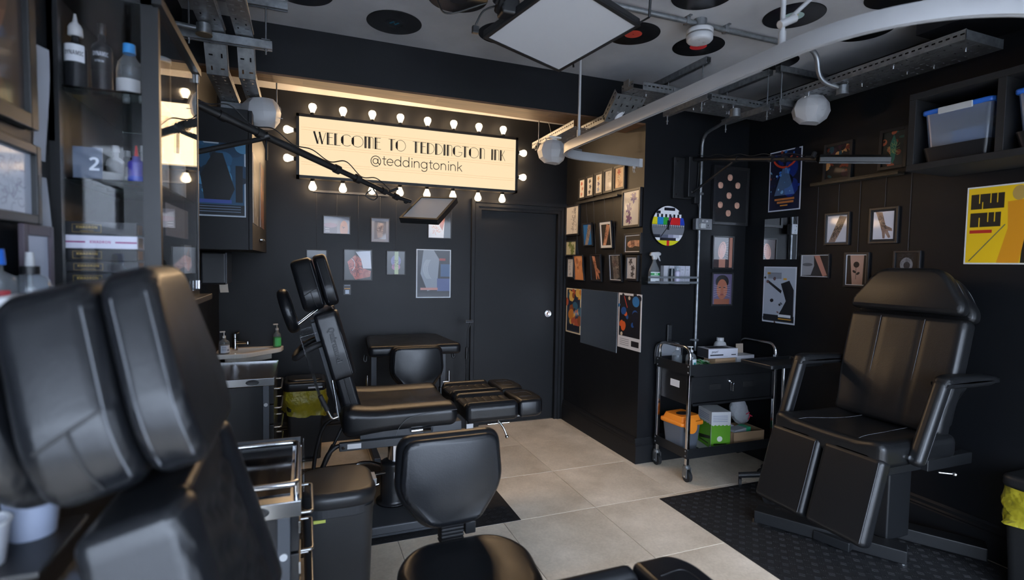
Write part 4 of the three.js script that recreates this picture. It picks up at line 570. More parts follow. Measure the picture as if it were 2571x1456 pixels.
picture('poster', 'tall orange and teal film poster between the door frame and the wall mirror', 'poster', 'ret', Q(752, 858, 938, 1256), (g, w, h) => { g.fillStyle = '#d8cbb0'; g.fillRect(0, 0, w, h); g.fillStyle = '#23324a'; g.fillRect(w * 0.06, h * 0.03, w * 0.88, h * 0.94); blobs(g, w, h * 0.8, 30, ['#c77e2c', '#8a4a24', '#2f5f7a', '#d9b05a', '#1a2238', '#b0543a'], 70, 0.06, 0.17); g.fillStyle = '#151a28'; g.fillRect(w * 0.06, h * 0.82, w * 0.88, h * 0.12); g.strokeStyle = '#b08a3c'; g.strokeRect(w * 0.06, h * 0.03, w * 0.88, h * 0.94); }, { f: 0 });
picture('poster', 'tall black and blue film poster with white foot between wall mirror and pillar', 'poster', 'ret', Q(1129, 1297, 972, 1366), (g, w, h) => { g.fillStyle = '#cfcfd2'; g.fillRect(0, 0, w, h); g.fillStyle = '#10131d'; g.fillRect(w * 0.05, h * 0.04, w * 0.9, h * 0.74); blobs(g, w * 0.9, h * 0.75, 20, ['#1d4c8a', '#2b6fa8', '#0d1426', '#c8b9a4', '#d05a28', '#18304f'], 74, 0.05, 0.15); g.strokeStyle = '#d8442c'; g.lineWidth = 4; g.beginPath(); g.moveTo(w * 0.25, h * 0.05); g.lineTo(w * 0.4, h * 0.26); g.stroke(); g.fillStyle = '#1b1c22'; g.fillRect(w * 0.6, h * 0.84, w * 0.32, h * 0.1); g.fillStyle = '#77777e'; for (let i = 0; i < 4; i++) g.fillRect(w * 0.1, h * (0.83 + i * 0.035), w * 0.4, 2); }, { f: 0 });
picture('wall_mirror', 'frameless mirror panel between the two tall film posters', 'mirror', 'ret', Q(858, 1121, 945, 1338), M.mirror, { f: 0 });

// pillar wall
const GP = 'piercing frames on the pillar wall';
{
  const t = picture('framed_display', 'deep black box frame holding seven silicone practice pieces', 'picture', 'pillar', [1784, 1873, 414, 563], (g, w, h) => { g.fillStyle = '#0b0c10'; g.fillRect(0, 0, w, h); }, { f: 0.022, d: 0.035 });
  const ear = lathe([[0, 0], [0.018, 0.006], [0.024, 0.02], [0.025, 0.032], [0.02, 0.045], [0.01, 0.051], [0, 0.052]], 16).scale(1, 1, 0.4), skin = std(L(0.55, 0.3, 0.22), 0.55), fold = new THREE.TorusGeometry(0.011, 0.003, 6, 14, 4.4);
  const o = AX.pillar.at([1784, 563]);
  [[1829, 447], [1805, 466], [1848, 467], [1826, 492], [1804, 515], [1846, 517], [1824, 536]].forEach(([x, y], i) => { const p = AX.pillar.at([x, y]); const e = part(t, 'silicone_piece', ear.clone().translate(p.x - t.position.x, p.y - t.position.y - 0.026, 0.03), skin, 'flesh coloured silicone practice ear'); part(e, 'moulded_fold', fold.clone().rotateZ(i * 1.3 + 0.5).translate(p.x - t.position.x, p.y - t.position.y + 0.005, 0.0395), skin); });
}
picture('framed_photo', 'framed chart of a pierced ear with thin pointer lines', 'picture', 'pillar', [1787.5, 1841, 591, 675], (g, w, h) => { g.fillStyle = '#3a2b2c'; g.fillRect(0, 0, w, h); g.fillStyle = '#b07a68'; g.fillRect(w * 0.3, h * 0.7, w * 0.34, h * 0.3); g.fillRect(w * 0.84, 0, w * 0.16, h); g.fillStyle = '#c98f7c'; g.beginPath(); g.ellipse(w * 0.46, h * 0.42, w * 0.2, h * 0.29, 0.2, 0, 6.3); g.fill(); g.strokeStyle = '#7d4a40'; g.lineWidth = 4; g.beginPath(); g.ellipse(w * 0.44, h * 0.4, w * 0.12, h * 0.2, 0.2, 2, 6); g.stroke(); g.strokeStyle = '#d8d8dc'; g.lineWidth = 1; for (let i = 0; i < 8; i++) { g.beginPath(); g.moveTo(w * 0.5, h * (0.2 + i * 0.06)); g.lineTo(w * 0.78, h * (0.1 + i * 0.09)); g.stroke(); } }, { f: 0.012, group: GP });
picture('framed_photo', 'framed facial piercing chart in warm brown and violet', 'picture', 'pillar', [1785, 1839, 684, 768], (g, w, h) => { g.fillStyle = '#5c5370'; g.fillRect(0, 0, w, h); g.fillStyle = '#1a1416'; g.beginPath(); g.ellipse(w * 0.5, h * 0.25, w * 0.34, h * 0.22, 0, 0, 6.3); g.fill(); g.fillStyle = '#8a4f38'; g.fillRect(w * 0.1, h * 0.82, w * 0.8, h * 0.2); g.fillStyle = '#9c5a40'; g.beginPath(); g.ellipse(w * 0.5, h * 0.5, w * 0.28, h * 0.33, 0, 0, 6.3); g.fill(); g.fillStyle = '#2a1714'; g.beginPath(); g.ellipse(w * 0.38, h * 0.44, w * 0.06, h * 0.02, 0, 0, 6.3); g.ellipse(w * 0.62, h * 0.44, w * 0.06, h * 0.02, 0, 0, 6.3); g.fill(); g.fillStyle = '#7c3a34'; g.beginPath(); g.ellipse(w * 0.5, h * 0.68, w * 0.1, h * 0.03, 0, 0, 6.3); g.fill(); g.strokeStyle = '#e2dde4'; g.lineWidth = 1; for (let i = 0; i < 6; i++) { g.beginPath(); g.moveTo(w * 0.08, h * (0.35 + i * 0.08)); g.lineTo(w * 0.42, h * (0.42 + i * 0.05)); g.moveTo(w * 0.92, h * (0.35 + i * 0.08)); g.lineTo(w * 0.58, h * (0.42 + i * 0.05)); g.stroke(); } }, { f: 0.012, group: GP });
// round clock printed with a television test pattern
{
  const c = atZ(1679.5, 567, ZP + 0.03), R = (atZ(1721, 567, ZP + 0.03).x - atZ(1638, 567, ZP + 0.03).x) / 2;
  const t = thing('wall_clock', 'round wall clock printed with a television test pattern', 'clock', [c.x, c.y - R, ZP]);
  part(t, 'clock_case', cyl(R, R, 0.024, 64).rotateX(PI / 2).translate(0, R, 0.0), M.black);
  const tex = canvasTex(512, 512, (g, w, h) => {
    g.fillStyle = '#e6e6ea'; g.fillRect(0, 0, w, h); const r = (x0, y0, x1, y1, c2) => { g.fillStyle = c2; g.fillRect(x0 * w, y0 * h, (x1 - x0) * w, (y1 - y0) * h); };
    r(0.36, 0.04, 0.69, 0.115, '#15151f'); r(0.12, 0.13, 0.25, 0.2, '#15151f'); r(0.8, 0.12, 0.95, 0.2, '#15151f');
    for (let i = 0; i < 7; i++) r(0.14 + i * 0.125, 0.205, 0.2 + i * 0.125, 0.285, '#1a1a22');
    r(0, 0.285, 0.16, 0.47, '#d8c81a'); r(0.16, 0.285, 0.34, 0.47, '#1f7fc0'); r(0.34, 0.285, 0.5, 0.47, '#2f9c38'); r(0.5, 0.285, 0.56, 0.47, '#9a2d86'); r(0.56, 0.285, 0.86, 0.47, '#d01f22'); r(0.86, 0.285, 1, 0.47, '#1f3fae');
    r(0, 0.47, 1, 0.545, '#1d1f27'); for (let i = 0; i < 16; i++) r(i / 16 + 0.006, 0.478, i / 16 + 0.052, 0.505, '#b9bcc4'), r(i / 16 + 0.006, 0.515, i / 16 + 0.052, 0.54, '#8c9098');
    r(0, 0.545, 1, 0.72, '#6f7178'); r(0, 0.72, 0.25, 0.8, '#20222c'); r(0.25, 0.72, 0.5, 0.8, '#5a5f70'); r(0.5, 0.72, 0.66, 0.8, '#8f90a4'); r(0.66, 0.72, 0.84, 0.8, '#b9bac8'); r(0.84, 0.72, 1, 0.8, '#d9d9e0');
    r(0, 0.8, 1, 0.87, '#dedee4'); r(0.25, 0.8, 0.74, 0.87, '#15151f'); r(0, 0.87, 1, 1, '#d6cf1c'); r(0.46, 0.87, 0.54, 1, '#cf2424'); r(0.46, 0.36, 0.53, 0.6, '#15151f');
  });
  part(t, 'dial', new THREE.CircleGeometry(R * 0.985, 64).translate(0, R, 0.0245), print(tex, 0.35));
  part(t, 'hand', rbox(-0.003, 0.003, -0.02, R * 0.72, 0.026, 0.0275, 0.0008, 1).rotateZ(2.45).translate(0, R, 0), M.black); part(t, 'hand', rbox(-0.003, 0.003, -0.02, R * 0.55, 0.028, 0.0295, 0.0008, 1).rotateZ(-0.35).translate(0, R, 0), M.black); part(t, 'hub', cyl(0.006, 0.006, 0.006, 14).rotateX(PI / 2).translate(0, R, 0.0245), M.black);
}
// right wall
const GW = 'framed photos hanging on the right wall';
picture('poster', 'dark blue film poster with orange glow above the small square mirror', 'poster', 'right', [1926, 2005, 386, 533], (g, w, h) => { g.fillStyle = '#c8ccd6'; g.fillRect(0, 0, w, h); g.fillStyle = '#0d1230'; g.fillRect(w * 0.03, h * 0.02, w * 0.94, h * 0.96); blobs(g, w, h * 0.7, 16, ['#122a78', '#1a3fa0', '#0b0f26'], 80, 0.08, 0.2); g.strokeStyle = '#c83a1c'; g.lineWidth = 9; g.beginPath(); g.arc(w * 0.5, h * 0.02, w * 0.42, 0.5, 2.6); g.stroke(); blobs(g, w * 0.9, h * 0.7, 34, ['#7fb4d8', '#2f6fc0', '#c0d6e8', '#1c2f70', '#a04428', '#101a44'], 84, 0.015, 0.05); pathOf(g, w, h, [[0.42, 0.3], [0.58, 0.3], [0.82, 0.74], [0.18, 0.74]]); g.fillStyle = 'rgba(120,160,200,0.55)'; g.fill(); g.fillStyle = '#b8713a'; g.fillRect(w * 0.2, h * 0.79, w * 0.62, h * 0.035); g.fillRect(w * 0.28, h * 0.84, w * 0.52, h * 0.035); g.fillStyle = '#d98a2a'; g.fillRect(w * 0.38, h * 0.9, w * 0.24, h * 0.02); }, { f: 0 });
picture('wall_mirror', 'small square mirror between two posters on the right wall', 'mirror', 'right', [1914, 1996, 551, 651], M.mirror, { f: 0 });
picture('poster', 'white and black film poster with amber marks under the small square mirror', 'poster', 'right', [1911, 1992, 669, 806], (g, w, h) => { g.fillStyle = '#c9cdd6'; g.fillRect(0, 0, w, h); g.fillStyle = '#a9afbb'; g.fillRect(w * 0.03, h * 0.02, w * 0.94, h * 0.96); g.fillStyle = '#17181d'; pathOf(g, w, h, [[0.55, 0.3], [0.8, 0.24], [0.94, 0.4], [0.95, 0.97], [0.4, 0.97], [0.6, 0.75], [0.72, 0.6]]); g.fill(); pathOf(g, w, h, [[0.08, 0.26], [0.14, 0.24], [0.58, 0.42], [0.56, 0.47]]); g.fill(); g.fillRect(0.03 * w, 0.86 * h, 0.94 * w, 0.11 * h); blobs(g, w * 0.6, h * 1.0, 10, ['#2a2b30', '#4a4d55', '#15161a', '#6b4a46'], 88, 0.04, 0.09); g.fillStyle = '#c8912a'; g.fillRect(w * 0.12, h * 0.1, w * 0.1, h * 0.04); g.fillRect(w * 0.62, h * 0.2, w * 0.1, h * 0.03); g.fillRect(w * 0.5, h * 0.91, w * 0.4, h * 0.02); g.fillStyle = '#d9dbe0'; g.fillRect(w * 0.5, h * 0.84, w * 0.38, h * 0.05); g.fillStyle = '#33353c'; for (let i = 0; i < 5; i++) g.fillRect(w * 0.14, h * (0.11 + i * 0.022), w * 0.42, 2); }, { f: 0 });
{
  const pq = [2416, 2571, 473, 668], tl = atX(2416, 473, XR - 0.012);
  const t = picture('poster', 'large bright yellow film poster on the right wall under the storage shelf', 'poster', 'right', [2416, 2586, 473, 663], (g, w, h) => { g.fillStyle = '#cfcfd0'; g.fillRect(0, 0, w, h); g.fillStyle = '#e0b80c'; g.fillRect(w * 0.025, h * 0.02, w * 0.95, h * 0.96); g.fillStyle = '#16140f'; g.fillRect(w * 0.07, h * 0.1, w * 0.5, h * 0.19); g.fillRect(w * 0.07, h * 0.34, w * 0.46, h * 0.18); g.fillStyle = '#e0b80c'; for (const [x, y] of [[0.19, 0.1], [0.24, 0.2], [0.36, 0.1], [0.46, 0.1], [0.2, 0.4], [0.33, 0.34], [0.43, 0.34]]) g.fillRect(w * x, h * y, w * 0.018, h * 0.12); g.fillStyle = '#b0231a'; g.fillRect(w * 0.07, h * 0.56, w * 0.34, h * 0.04); g.fillStyle = '#16140f'; pathOf(g, w, h, [[0.9, 0.02], [0.975, 0.02], [0.975, 0.98], [0.84, 0.98]]); g.fill(); g.fillStyle = '#cf8a12'; pathOf(g, w, h, [[0.62, 0.22], [0.9, 0.2], [0.92, 0.5], [0.82, 0.98], [0.5, 0.98], [0.64, 0.55]]); g.fill(); g.fillStyle = '#a98c4a'; g.beginPath(); g.ellipse(w * 0.78, h * 0.12, w * 0.1, h * 0.09, 0, 0, 6.3); g.fill(); g.strokeStyle = '#4b4f52'; g.lineWidth = 2.5; g.beginPath(); g.moveTo(w * 0.08, h * 0.96); g.lineTo(w * 0.6, h * 0.5); g.stroke(); }, { f: 0 });
}
const yk = ledge('picture_ledge', 'black picture ledge with gold edge below two dark fantasy prints', 'right', [2046, 464], [2268, 431.5], 0.06, 0.016, std(L(0.03, 0.024, 0.016), 0.4));
picture('framed_art', 'dark red and teal fantasy print on the ledge, next to the wall posters', 'picture', 'right', [2065, 2136, 366, 459], bands(['#1a1512', '#7a2f1c', '#1f4a52', '#c08a54', '#3b1a2a', '#0d0f14'], 91, 40), { f: 0.02, d: 0.02, lean: -0.03 });
picture('framed_art', 'dark green and coral fantasy print on the ledge, next to the storage shelf', 'picture', 'right', [2204, 2275, 330, 430], (g, w, h) => { bands(['#182220', '#b05a3c', '#1c4f48', '#10181a', '#7a3a28'], 95, 26)(g, w, h); g.fillStyle = '#1f6a5c'; pathOf(g, w, h, [[0.5, 0.08], [0.66, 0.35], [0.6, 0.8], [0.5, 0.95], [0.4, 0.8], [0.34, 0.35]]); g.fill(); doodle(g, w * 0.5, h * 0.5, w * 0.3, 26, '#9aa86a', 2, 96); }, { f: 0.02, d: 0.02, lean: -0.03 });
picture('framed_photo', 'framed photo of a scripted forearm on white', 'picture', 'right', [2068, 2130, 537, 616], limb('#c9c9d2', '#8b7468', ARM, 100, 'rgba(25,22,24,0.85)', [0.5, 0.5, 0.3], 60), { f: 0.012, mat: 0.008, mm: std(L(0.1, 0.1, 0.11), 0.7), cord: yk, group: GW });
picture('framed_photo', 'framed photo of a tattooed hand reaching down on white', 'picture', 'right', [2179, 2252, 524, 612], limb('#cdccd6', '#80665c', HAND, 103, 'rgba(25,22,24,0.85)', [0.45, 0.4, 0.22], 36), { f: 0.014, mat: 0.012, mm: std(L(0.02, 0.02, 0.022), 0.7), cord: yk, group: GW });
picture('framed_photo', 'landscape framed photo of grey lips beside a pink wrist', 'picture', 'right', [2008, 2080, 638, 696], (g, w, h) => { g.fillStyle = '#17171a'; g.fillRect(0, 0, w, h); g.fillStyle = '#8f9096'; pathOf(g, w, h, [[0, 0], [0.46, 0], [0.48, 0.5], [0.36, 0.95], [0, 0.98]]); g.fill(); g.fillStyle = '#5c5d63'; g.beginPath(); g.ellipse(w * 0.22, h * 0.44, w * 0.2, h * 0.08, 0, 0, 6.3); g.fill(); g.fillStyle = '#b47c6c'; pathOf(g, w, h, [[0.46, 0], [0.68, 0], [0.98, 0.95], [0.82, 1]]); g.fill(); }, { f: 0.007, mat: 0.004, cord: yk, group: GW });
picture('framed_photo', 'framed photo of a black rose on pale skin', 'picture', 'right', [2116, 2178, 634, 720], (g, w, h) => { g.fillStyle = '#15120f'; g.fillRect(0, 0, w, h); g.fillStyle = '#b79282'; pathOf(g, w, h, [[0.16, 0], [0.88, 0], [0.84, 1], [0.3, 1]]); g.fill(); g.fillStyle = '#1f1a1a'; g.beginPath(); g.arc(w * 0.5, h * 0.32, w * 0.15, 0, 6.3); g.fill(); g.fillRect(w * 0.48, h * 0.4, 3, h * 0.42); g.beginPath(); g.ellipse(w * 0.4, h * 0.56, w * 0.1, h * 0.04, 0.6, 0, 6.3); g.ellipse(w * 0.6, h * 0.62, w * 0.1, h * 0.04, -0.6, 0, 6.3); g.fill(); }, { f: 0.014, mat: 0.005, cord: yk, group: GW });
picture('framed_photo', 'landscape framed grey photo behind the treatment chair headrest', 'picture', 'right', [2241, 2309, 630, 684], (g, w, h) => { g.fillStyle = '#141417'; g.fillRect(0, 0, w, h); g.fillStyle = '#7f8086'; g.beginPath(); g.ellipse(w * 0.48, h * 0.66, w * 0.28, h * 0.4, 0, 0, 6.3); g.fill(); g.fillStyle = '#2a2b30'; g.beginPath(); g.ellipse(w * 0.5, h * 0.7, w * 0.14, h * 0.2, 0, 0, 6.3); g.fill(); doodle(g, w * 0.5, h * 0.3, w * 0.3, 26, '#3c3d44', 1.5, 107); }, { f: 0.012, cord: yk, group: GW });
// left wall, close to the camera
{
  const mk = (n, lab, y0, y1, z0, z1, draw, roll, f = 0.035) => { const t = thing(n, lab, 'picture', [XL, y0, (z0 + z1) / 2]); t.rotation.y = PI / 2; t.rotateZ(roll); t.updateMatrixWorld(true); const w = Math.abs(z1 - z0), h = y1 - y0, d = 0.025; part(t, 'frame', [rbox(-w / 2, -w / 2 + f, 0, h, 0.002, d, 0.003, 1), rbox(w / 2 - f, w / 2, 0, h, 0.002, d, 0.003, 1), rbox(-w / 2 + f, w / 2 - f, h - f, h, 0.002, d, 0.003, 1), rbox(-w / 2 + f, w / 2 - f, 0, f, 0.002, d, 0.003, 1)], M.black); part(t, 'print', box(-w / 2 + f, w / 2 - f, f, h - f, 0.002, 0.012), printM(200, Math.round(200 * h / w), draw, 1, 0.5)); return t; };
  mk('framed_photo', 'large framed brown toned portrait photo beside the glass cabinet', 1.785, 2.45, -1.08, -1.585, (g, w, h) => { g.fillStyle = '#2c1d16'; g.fillRect(0, 0, w, h); g.fillStyle = '#6b4632'; g.beginPath(); g.ellipse(w * 0.52, h * 0.5, w * 0.36, h * 0.36, 0, 0, 6.3); g.fill(); blobs(g, w, h, 16, [rgb(30, 16, 12, 0.35), rgb(140, 90, 64, 0.3)], 120, 0.08, 0.2); }, 0.02);
  mk('framed_print', 'grey framed sheet of pale pencil drawings beside the glass cabinet', 1.572, 1.755, -1.2, -1.592, (g, w, h) => { g.fillStyle = '#aeb6c6'; g.fillRect(0, 0, w, h); for (let k = 0; k < 6; k++) doodle(g, w * (0.25 + 0.5 * (k % 2)), h * (0.2 + 0.28 * (k >> 1)), w * 0.16, 12, 'rgba(110,118,140,0.7)', 1.5, 130 + k); }, 0.0, 0.022);
  // curled papers pinned between frame and cabinet
  const sheet = (y0, y1, z, wob, lab) => { const g = new THREE.PlaneGeometry(0.034, y1 - y0, 6, 24); const p = g.attributes.position; for (let i = 0; i < p.count; i++) p.setZ(i, 0.012 + 0.007 * Math.sin(p.getY(i) * 11 + wob) + 0.006 * p.getX(i) / 0.017); g.computeVertexNormals(); single('paper_strip', lab, 'paper', g.rotateY(PI / 2).translate(XL, (y0 + y1) / 2, z), std(L(0.24, 0.25, 0.285), 0.85, { side: THREE.DoubleSide }), 'papers pinned beside the glass cabinet'); };
  sheet(1.73, 2.0, -1.63, 0.5, 'long curled paper pinned beside the glass cabinet, topmost of the two'); sheet(1.42, 1.69, -1.628, 2.2, 'curled paper pinned beside the glass cabinet, lower of the two');
}

// ---------- upholstered chairs ----------
const partOf = part, serif = await new FontLoader().loadAsync('fonts/droid/droid_serif_bold.typeface.json');
const bendN = (f, n = 14) => Object.assign(f, { n });
const sq = (x) => x * x, gs = (x, s) => Math.exp(-sq(x / s));
function pad(x0, x1, y0, y1, z0, z1, r, top, n) { return rbox(x0, x1, y0, y1, z0, z1, r, 4, bendN((x, y, z, w, h, d) => [x, y + (y > h / 2 - r * 1.01 ? top(x, z, w, d) * Math.min(1, (y - (h / 2 - r)) / r) : 0), z], n)); }
const seamLine = (pts, r = 0.0016, n = 40) => tube(pts, r, n, 5, 0.5);
function clientChair(label, pos, drop = 0, cradle = 0) {      // drop: how far the pump is let down
  const t = thing('tattoo_chair', label, 'chair', pos, 0); const part = (p, n, g, m, l) => partOf(p, n, /base_plate|pump_housing|^sticker|foot_pedal|stabiliser/.test(n) ? g : join(g).translate(0, -drop, 0), m, l);
  const lm = M.leather;
  part(t, 'base_plate', [rbox(-0.3, 0.42, 0.022, 0.07, -0.3, 0.3, 0.008), box(-0.28, 0.4, 0.003, 0.022, -0.28, 0.28)], M.greyMetal);
  part(t, 'pump_housing', lathe([[0, 0.07], [0.1, 0.07], [0.1, 0.082], [0.075, 0.09], [0.072, 0.3], [0.066, 0.315], [0.04, 0.32], [0, 0.32]], 30), M.blackSatin);
  part(t, 'column', cyl(0.034, 0.034, 0.2, 24).translate(0, 0.31, 0), M.chrome);
  part(t, 'sticker', [new THREE.CylinderGeometry(0.0735, 0.0735, 0.11, 16, 1, true, 0.1, 1.2).translate(0, 0.16, 0)], std(L(0.5, 0.5, 0.48), 0.3, { metalness: 0.6 }), 'silver rating sticker'); part(t, 'sticker', [new THREE.CylinderGeometry(0.0735, 0.0735, 0.04, 16, 1, true, -0.1, 0.9).translate(0, 0.25, 0)], M.paper);
  for (const z of [-0.1, 0.1]) part(t, 'foot_pedal', [tube([[-0.06, 0.27, z * 0.6], [-0.13, 0.28, z], [-0.2, 0.27, z * 1.15], [-0.25, 0.22, z * 0.9], [-0.2, 0.18, z * 0.5], [-0.09, 0.2, z * 0.4]], 0.011, 40, 10)], M.chrome);
  for (const z of [-0.285, 0.285]) part(t, 'side_rail', rbox(-0.325, 0.3, 0.502, 0.545, z - 0.014, z + 0.014, 0.004), M.greyMetal);
  part(t, 'cross_frame', [rbox(-0.2, 0.2, 0.5, 0.56, -0.27, 0.27, 0.006), rbox(-0.22, 0.34, 0.545, 0.6, 0.2, 0.275, 0.005), rbox(-0.22, 0.34, 0.545, 0.6, -0.275, -0.2, 0.005), box(-0.05, 0.05, 0.49, 0.51, -0.06, 0.06)], M.greyMetal);
  part(t, 'rail_label', box(-0.285, -0.215, 0.512, 0.538, 0.2985, 0.3), M.paper); part(t, 'rail_bolt', cyl(0.009, 0.009, 0.006, 14).rotateX(PI / 2).translate(-0.305, 0.523, 0.298), M.chrome);
  part(t, 'adjuster', [rod([0.12, 0.575, 0.285], [0.16, 0.58, 0.31], 0.016, 16), rod([0.05, 0.573, 0.288], [0.12, 0.575, 0.288], 0.011, 12)], M.chrome);
  // seat with a dished, stitched middle
  const seat = part(t, 'seat', rbox(-0.31, 0.31, 0.585, 0.7, -0.315, 0.315, 0.042, 4, bendN((x, y, z, w, h, d) => { const k = y > 0.005 ? 1 : 0, e = Math.abs(z) / (d / 2); let yy = y; if (k) yy += 0.014 * gs(e - 0.72, 0.16) - 0.012 * gs(e, 0.4) - 0.006 * gs(e - 0.5, 0.025) + 0.018 * gs((x + 0.31) / 0.12, 1); if (!k && x < -0.05) yy -= 0.03 * sq((x + 0.05) / 0.26) * (1 - 0.6 * Math.max(0, -x - 0.22) / 0.09); if (k) yy -= 0.004 * (gs(x - 0.12, 0.006) + gs(x - 0.02, 0.006) + gs(x + 0.08, 0.006)) * (e < 0.45 ? 1 : 0); const zz = z * (1 + 0.03 * gs(x + 0.18, 0.12)); return [x, yy, zz]; }, 44)), lm);
  part(seat, 'stitch_line', seamLine([[-0.04, 0.562, 0.322], [-0.02, 0.61, 0.323], [0.03, 0.655, 0.322], [0.12, 0.672, 0.319], [0.3, 0.68, 0.316]]), M.thread);
  const quilt = (nx) => (x, z, w, d) => { const u = x / w + 0.5, v = Math.abs(z) / (d / 2); let y = 0.012 * gs(v - 0.78, 0.16) - 0.01 * (v < 0.6 ? 1 : 0) * gs(v, 0.7); if (v < 0.5) for (let i = 1; i < nx; i++) y -= 0.007 * gs(u - i / nx, 0.018); y -= 0.008 * gs(v - 0.52, 0.05); return y; };
  for (const s of [-1, 1]) {
    const a = s > 0 ? 0.008 : -0.31, b = s > 0 ? 0.31 : -0.008;
    const lp = part(t, 'leg_pad', pad(0.36, 0.68, 0.585, 0.688, a, b, 0.03, quilt(6), 36), lm);
    part(lp, 'stitch_line', seamLine([[0.39, 0.668, s > 0 ? 0.3115 : -0.3115], [0.53, 0.67, s * 0.3115], [0.65, 0.668, s * 0.3115]], 0.0015), M.thread);
    const zc = (a + b) / 2, sh = roundPoly([[-0.085, -0.145], [0.05, -0.145], [0.088, -0.08], [0.088, 0.08], [0.05, 0.145], [-0.085, 0.145]], [0.02, 0.06, 0.06, 0.06, 0.06, 0.02]);
    const fg = smooth(extr(sh, 0.105, 0.025, 5, 10).rotateX(-PI / 2).translate(0.772, 0.59, zc), 1.0); const fp = part(t, 'foot_pad', fg, lm);
    part(fp, 'stitch_line', [seamLine([[0.72, 0.6955, zc - 0.05], [0.8, 0.6955, zc - 0.05], [0.8, 0.6955, zc + 0.05], [0.72, 0.6955, zc + 0.05]], 0.0018)], M.seam);
    part(t, 'hinge_bracket', [rbox(0.3, 0.4, 0.535, 0.55, s * 0.3 - 0.004, s * 0.3 + 0.004, 0.002), rbox(0.36, 0.4, 0.535, 0.585, s * 0.3 - 0.004, s * 0.3 + 0.004, 0.002)], M.white, 'pale grey hinge plate');
    part(t, 'release_handle', [rod([0.6, 0.585, s * 0.17], [0.6, 0.54, s * 0.17], 0.011, 12), rod([0.53, 0.53, s * 0.17], [0.67, 0.53, s * 0.17], 0.0065, 10), tube([[0.6, 0.545, s * 0.19], [0.62, 0.51, s * 0.21], [0.635, 0.465, s * 0.225]], 0.006, 16, 8), new THREE.SphereGeometry(0.011, 12, 10).translate(0.636, 0.462, s * 0.226)], M.chrome);
    part(t, 'foot_clip', rbox(0.7, 0.78, 0.573, 0.583, s * 0.2 - 0.012, s * 0.2 + 0.012, 0.004), M.whiteDull);
    part(t, 'stabiliser_leg', tube([[-0.3, 0.52, s * 0.25], [-0.34, 0.515, s * 0.255], [-0.39, 0.46, s * 0.262], [-0.43, 0.3, s * 0.27], [-0.46, 0.02, s * 0.28]], 0.012, 30, 10), M.black);
  }
  // backrest: everything in a leaning frame (a = up the back, n = out of its front)
  const ang = 0.273, B = (g) => join(g).rotateZ(ang).translate(-0.24, 0.68, 0);
  part(t, 'lumbar_pad', B(rbox(-0.05, 0.042, -0.03, 0.25, -0.2, 0.2, 0.022, 4)), lm); part(t, 'lumbar_seam', B(seamLine([[-0.004, -0.02, 0.2015], [-0.004, 0.24, 0.2015]], 0.003)), M.seam);
  const bp = part(t, 'back_pad', B(rbox(-0.062, 0.052, 0.2, 0.565, -0.25, 0.25, 0.02, 4, bendN((x, y, z, w, h, d) => { const e = Math.abs(z) / (d / 2), k = 1 - 0.24 * Math.max(0, (y / h + 0.1)); let xx = x; if (x > 0.02) { xx += 0.014 * gs(e - 0.78, 0.14) - 0.006 * gs(e - 0.6, 0.03); for (const o of [-0.1, -0.03, 0.04, 0.11]) xx -= 0.007 * gs(y - o - 0.08 * (e - 0.3), 0.007) * (e < 0.58 ? 1 : 0); } return [xx, y, z * k]; }, 40))), lm);
  part(bp, 'stitch_line', B([seamLine([[0.045, 0.22, 0.2505], [0.045, 0.36, 0.246], [0.045, 0.55, 0.205]], 0.0015)]), M.thread); part(bp, 'stitch_line', B([seamLine([[-0.05, 0.215, 0.245], [0.04, 0.215, 0.245]], 0.0015)]), M.thread);
  // raised maker's name on the side of the cushion
  const nm = new TextGeometry('Quirumed', { font: serif, size: 0.027, depth: 0.002, curveSegments: 4, bevelEnabled: true, bevelSize: 0.0008, bevelThickness: 0.001, bevelSegments: 1 }); nm.computeBoundingBox(); nm.translate(-(nm.boundingBox.max.x) / 2, -0.012, 0);
  part(bp, 'embossed_name', B(nm.rotateZ(-PI / 2 - 0.03).translate(0.0, 0.39, 0).applyMatrix4(new THREE.Matrix4().makeRotationX(-0.12)).translate(0, 0, 0.2925)), std(L(0.020, 0.021, 0.024), 0.5));
  const hs = (k) => roundPoly([[-0.15 * k, 0], [0.15 * k, 0], [0.178 * k, 0.085], [0.11 * k, 0.285], [-0.11 * k, 0.285], [-0.178 * k, 0.085]], 0.045);
  const slab = (n0, n1, k, b) => B(smooth(extr(hs(k), n1 - n0, b, 5, 10), 1.0).rotateY(PI / 2).translate(n0, 0.58, 0));
  const h1 = part(t, 'headrest_back', slab(-0.1, 0.014, 1, 0.028), lm); part(h1, 'pocket_seam', B([seamLine([[-0.078, 0.672, 0.1725], [-0.03, 0.69, 0.171], [0.0, 0.7, 0.1635]], 0.002)]), M.seam); part(h1, 'pocket_seam', B([seamLine([[-0.04, 0.688, 0.172], [-0.038, 0.66, 0.172], [-0.036, 0.63, 0.167], [-0.03, 0.6, 0.1575]], 0.002)]), M.seam); part(h1, 'stitch_line', B([seamLine([[0.001, 0.605, 0.1545], [0.001, 0.64, 0.1655], [0.001, 0.668, 0.168], [0.001, 0.7, 0.1625], [0.001, 0.83, 0.1185]], 0.0014)]), M.thread);
  const h2 = part(t, 'headrest_front', slab(0.018, 0.088, 0.97, 0.022), lm); part(h2, 'stitch_line', B([seamLine([[0.074, 0.605, 0.1505], [0.074, 0.64, 0.161], [0.074, 0.668, 0.1635], [0.074, 0.7, 0.158], [0.074, 0.83, 0.1155]], 0.0014)]), M.thread); part(h2, 'stitch_line', B([seamLine([[0.034, 0.605, 0.151], [0.034, 0.64, 0.1618], [0.034, 0.668, 0.1645], [0.034, 0.7, 0.159], [0.034, 0.83, 0.1165]], 0.0014)]), M.thread);
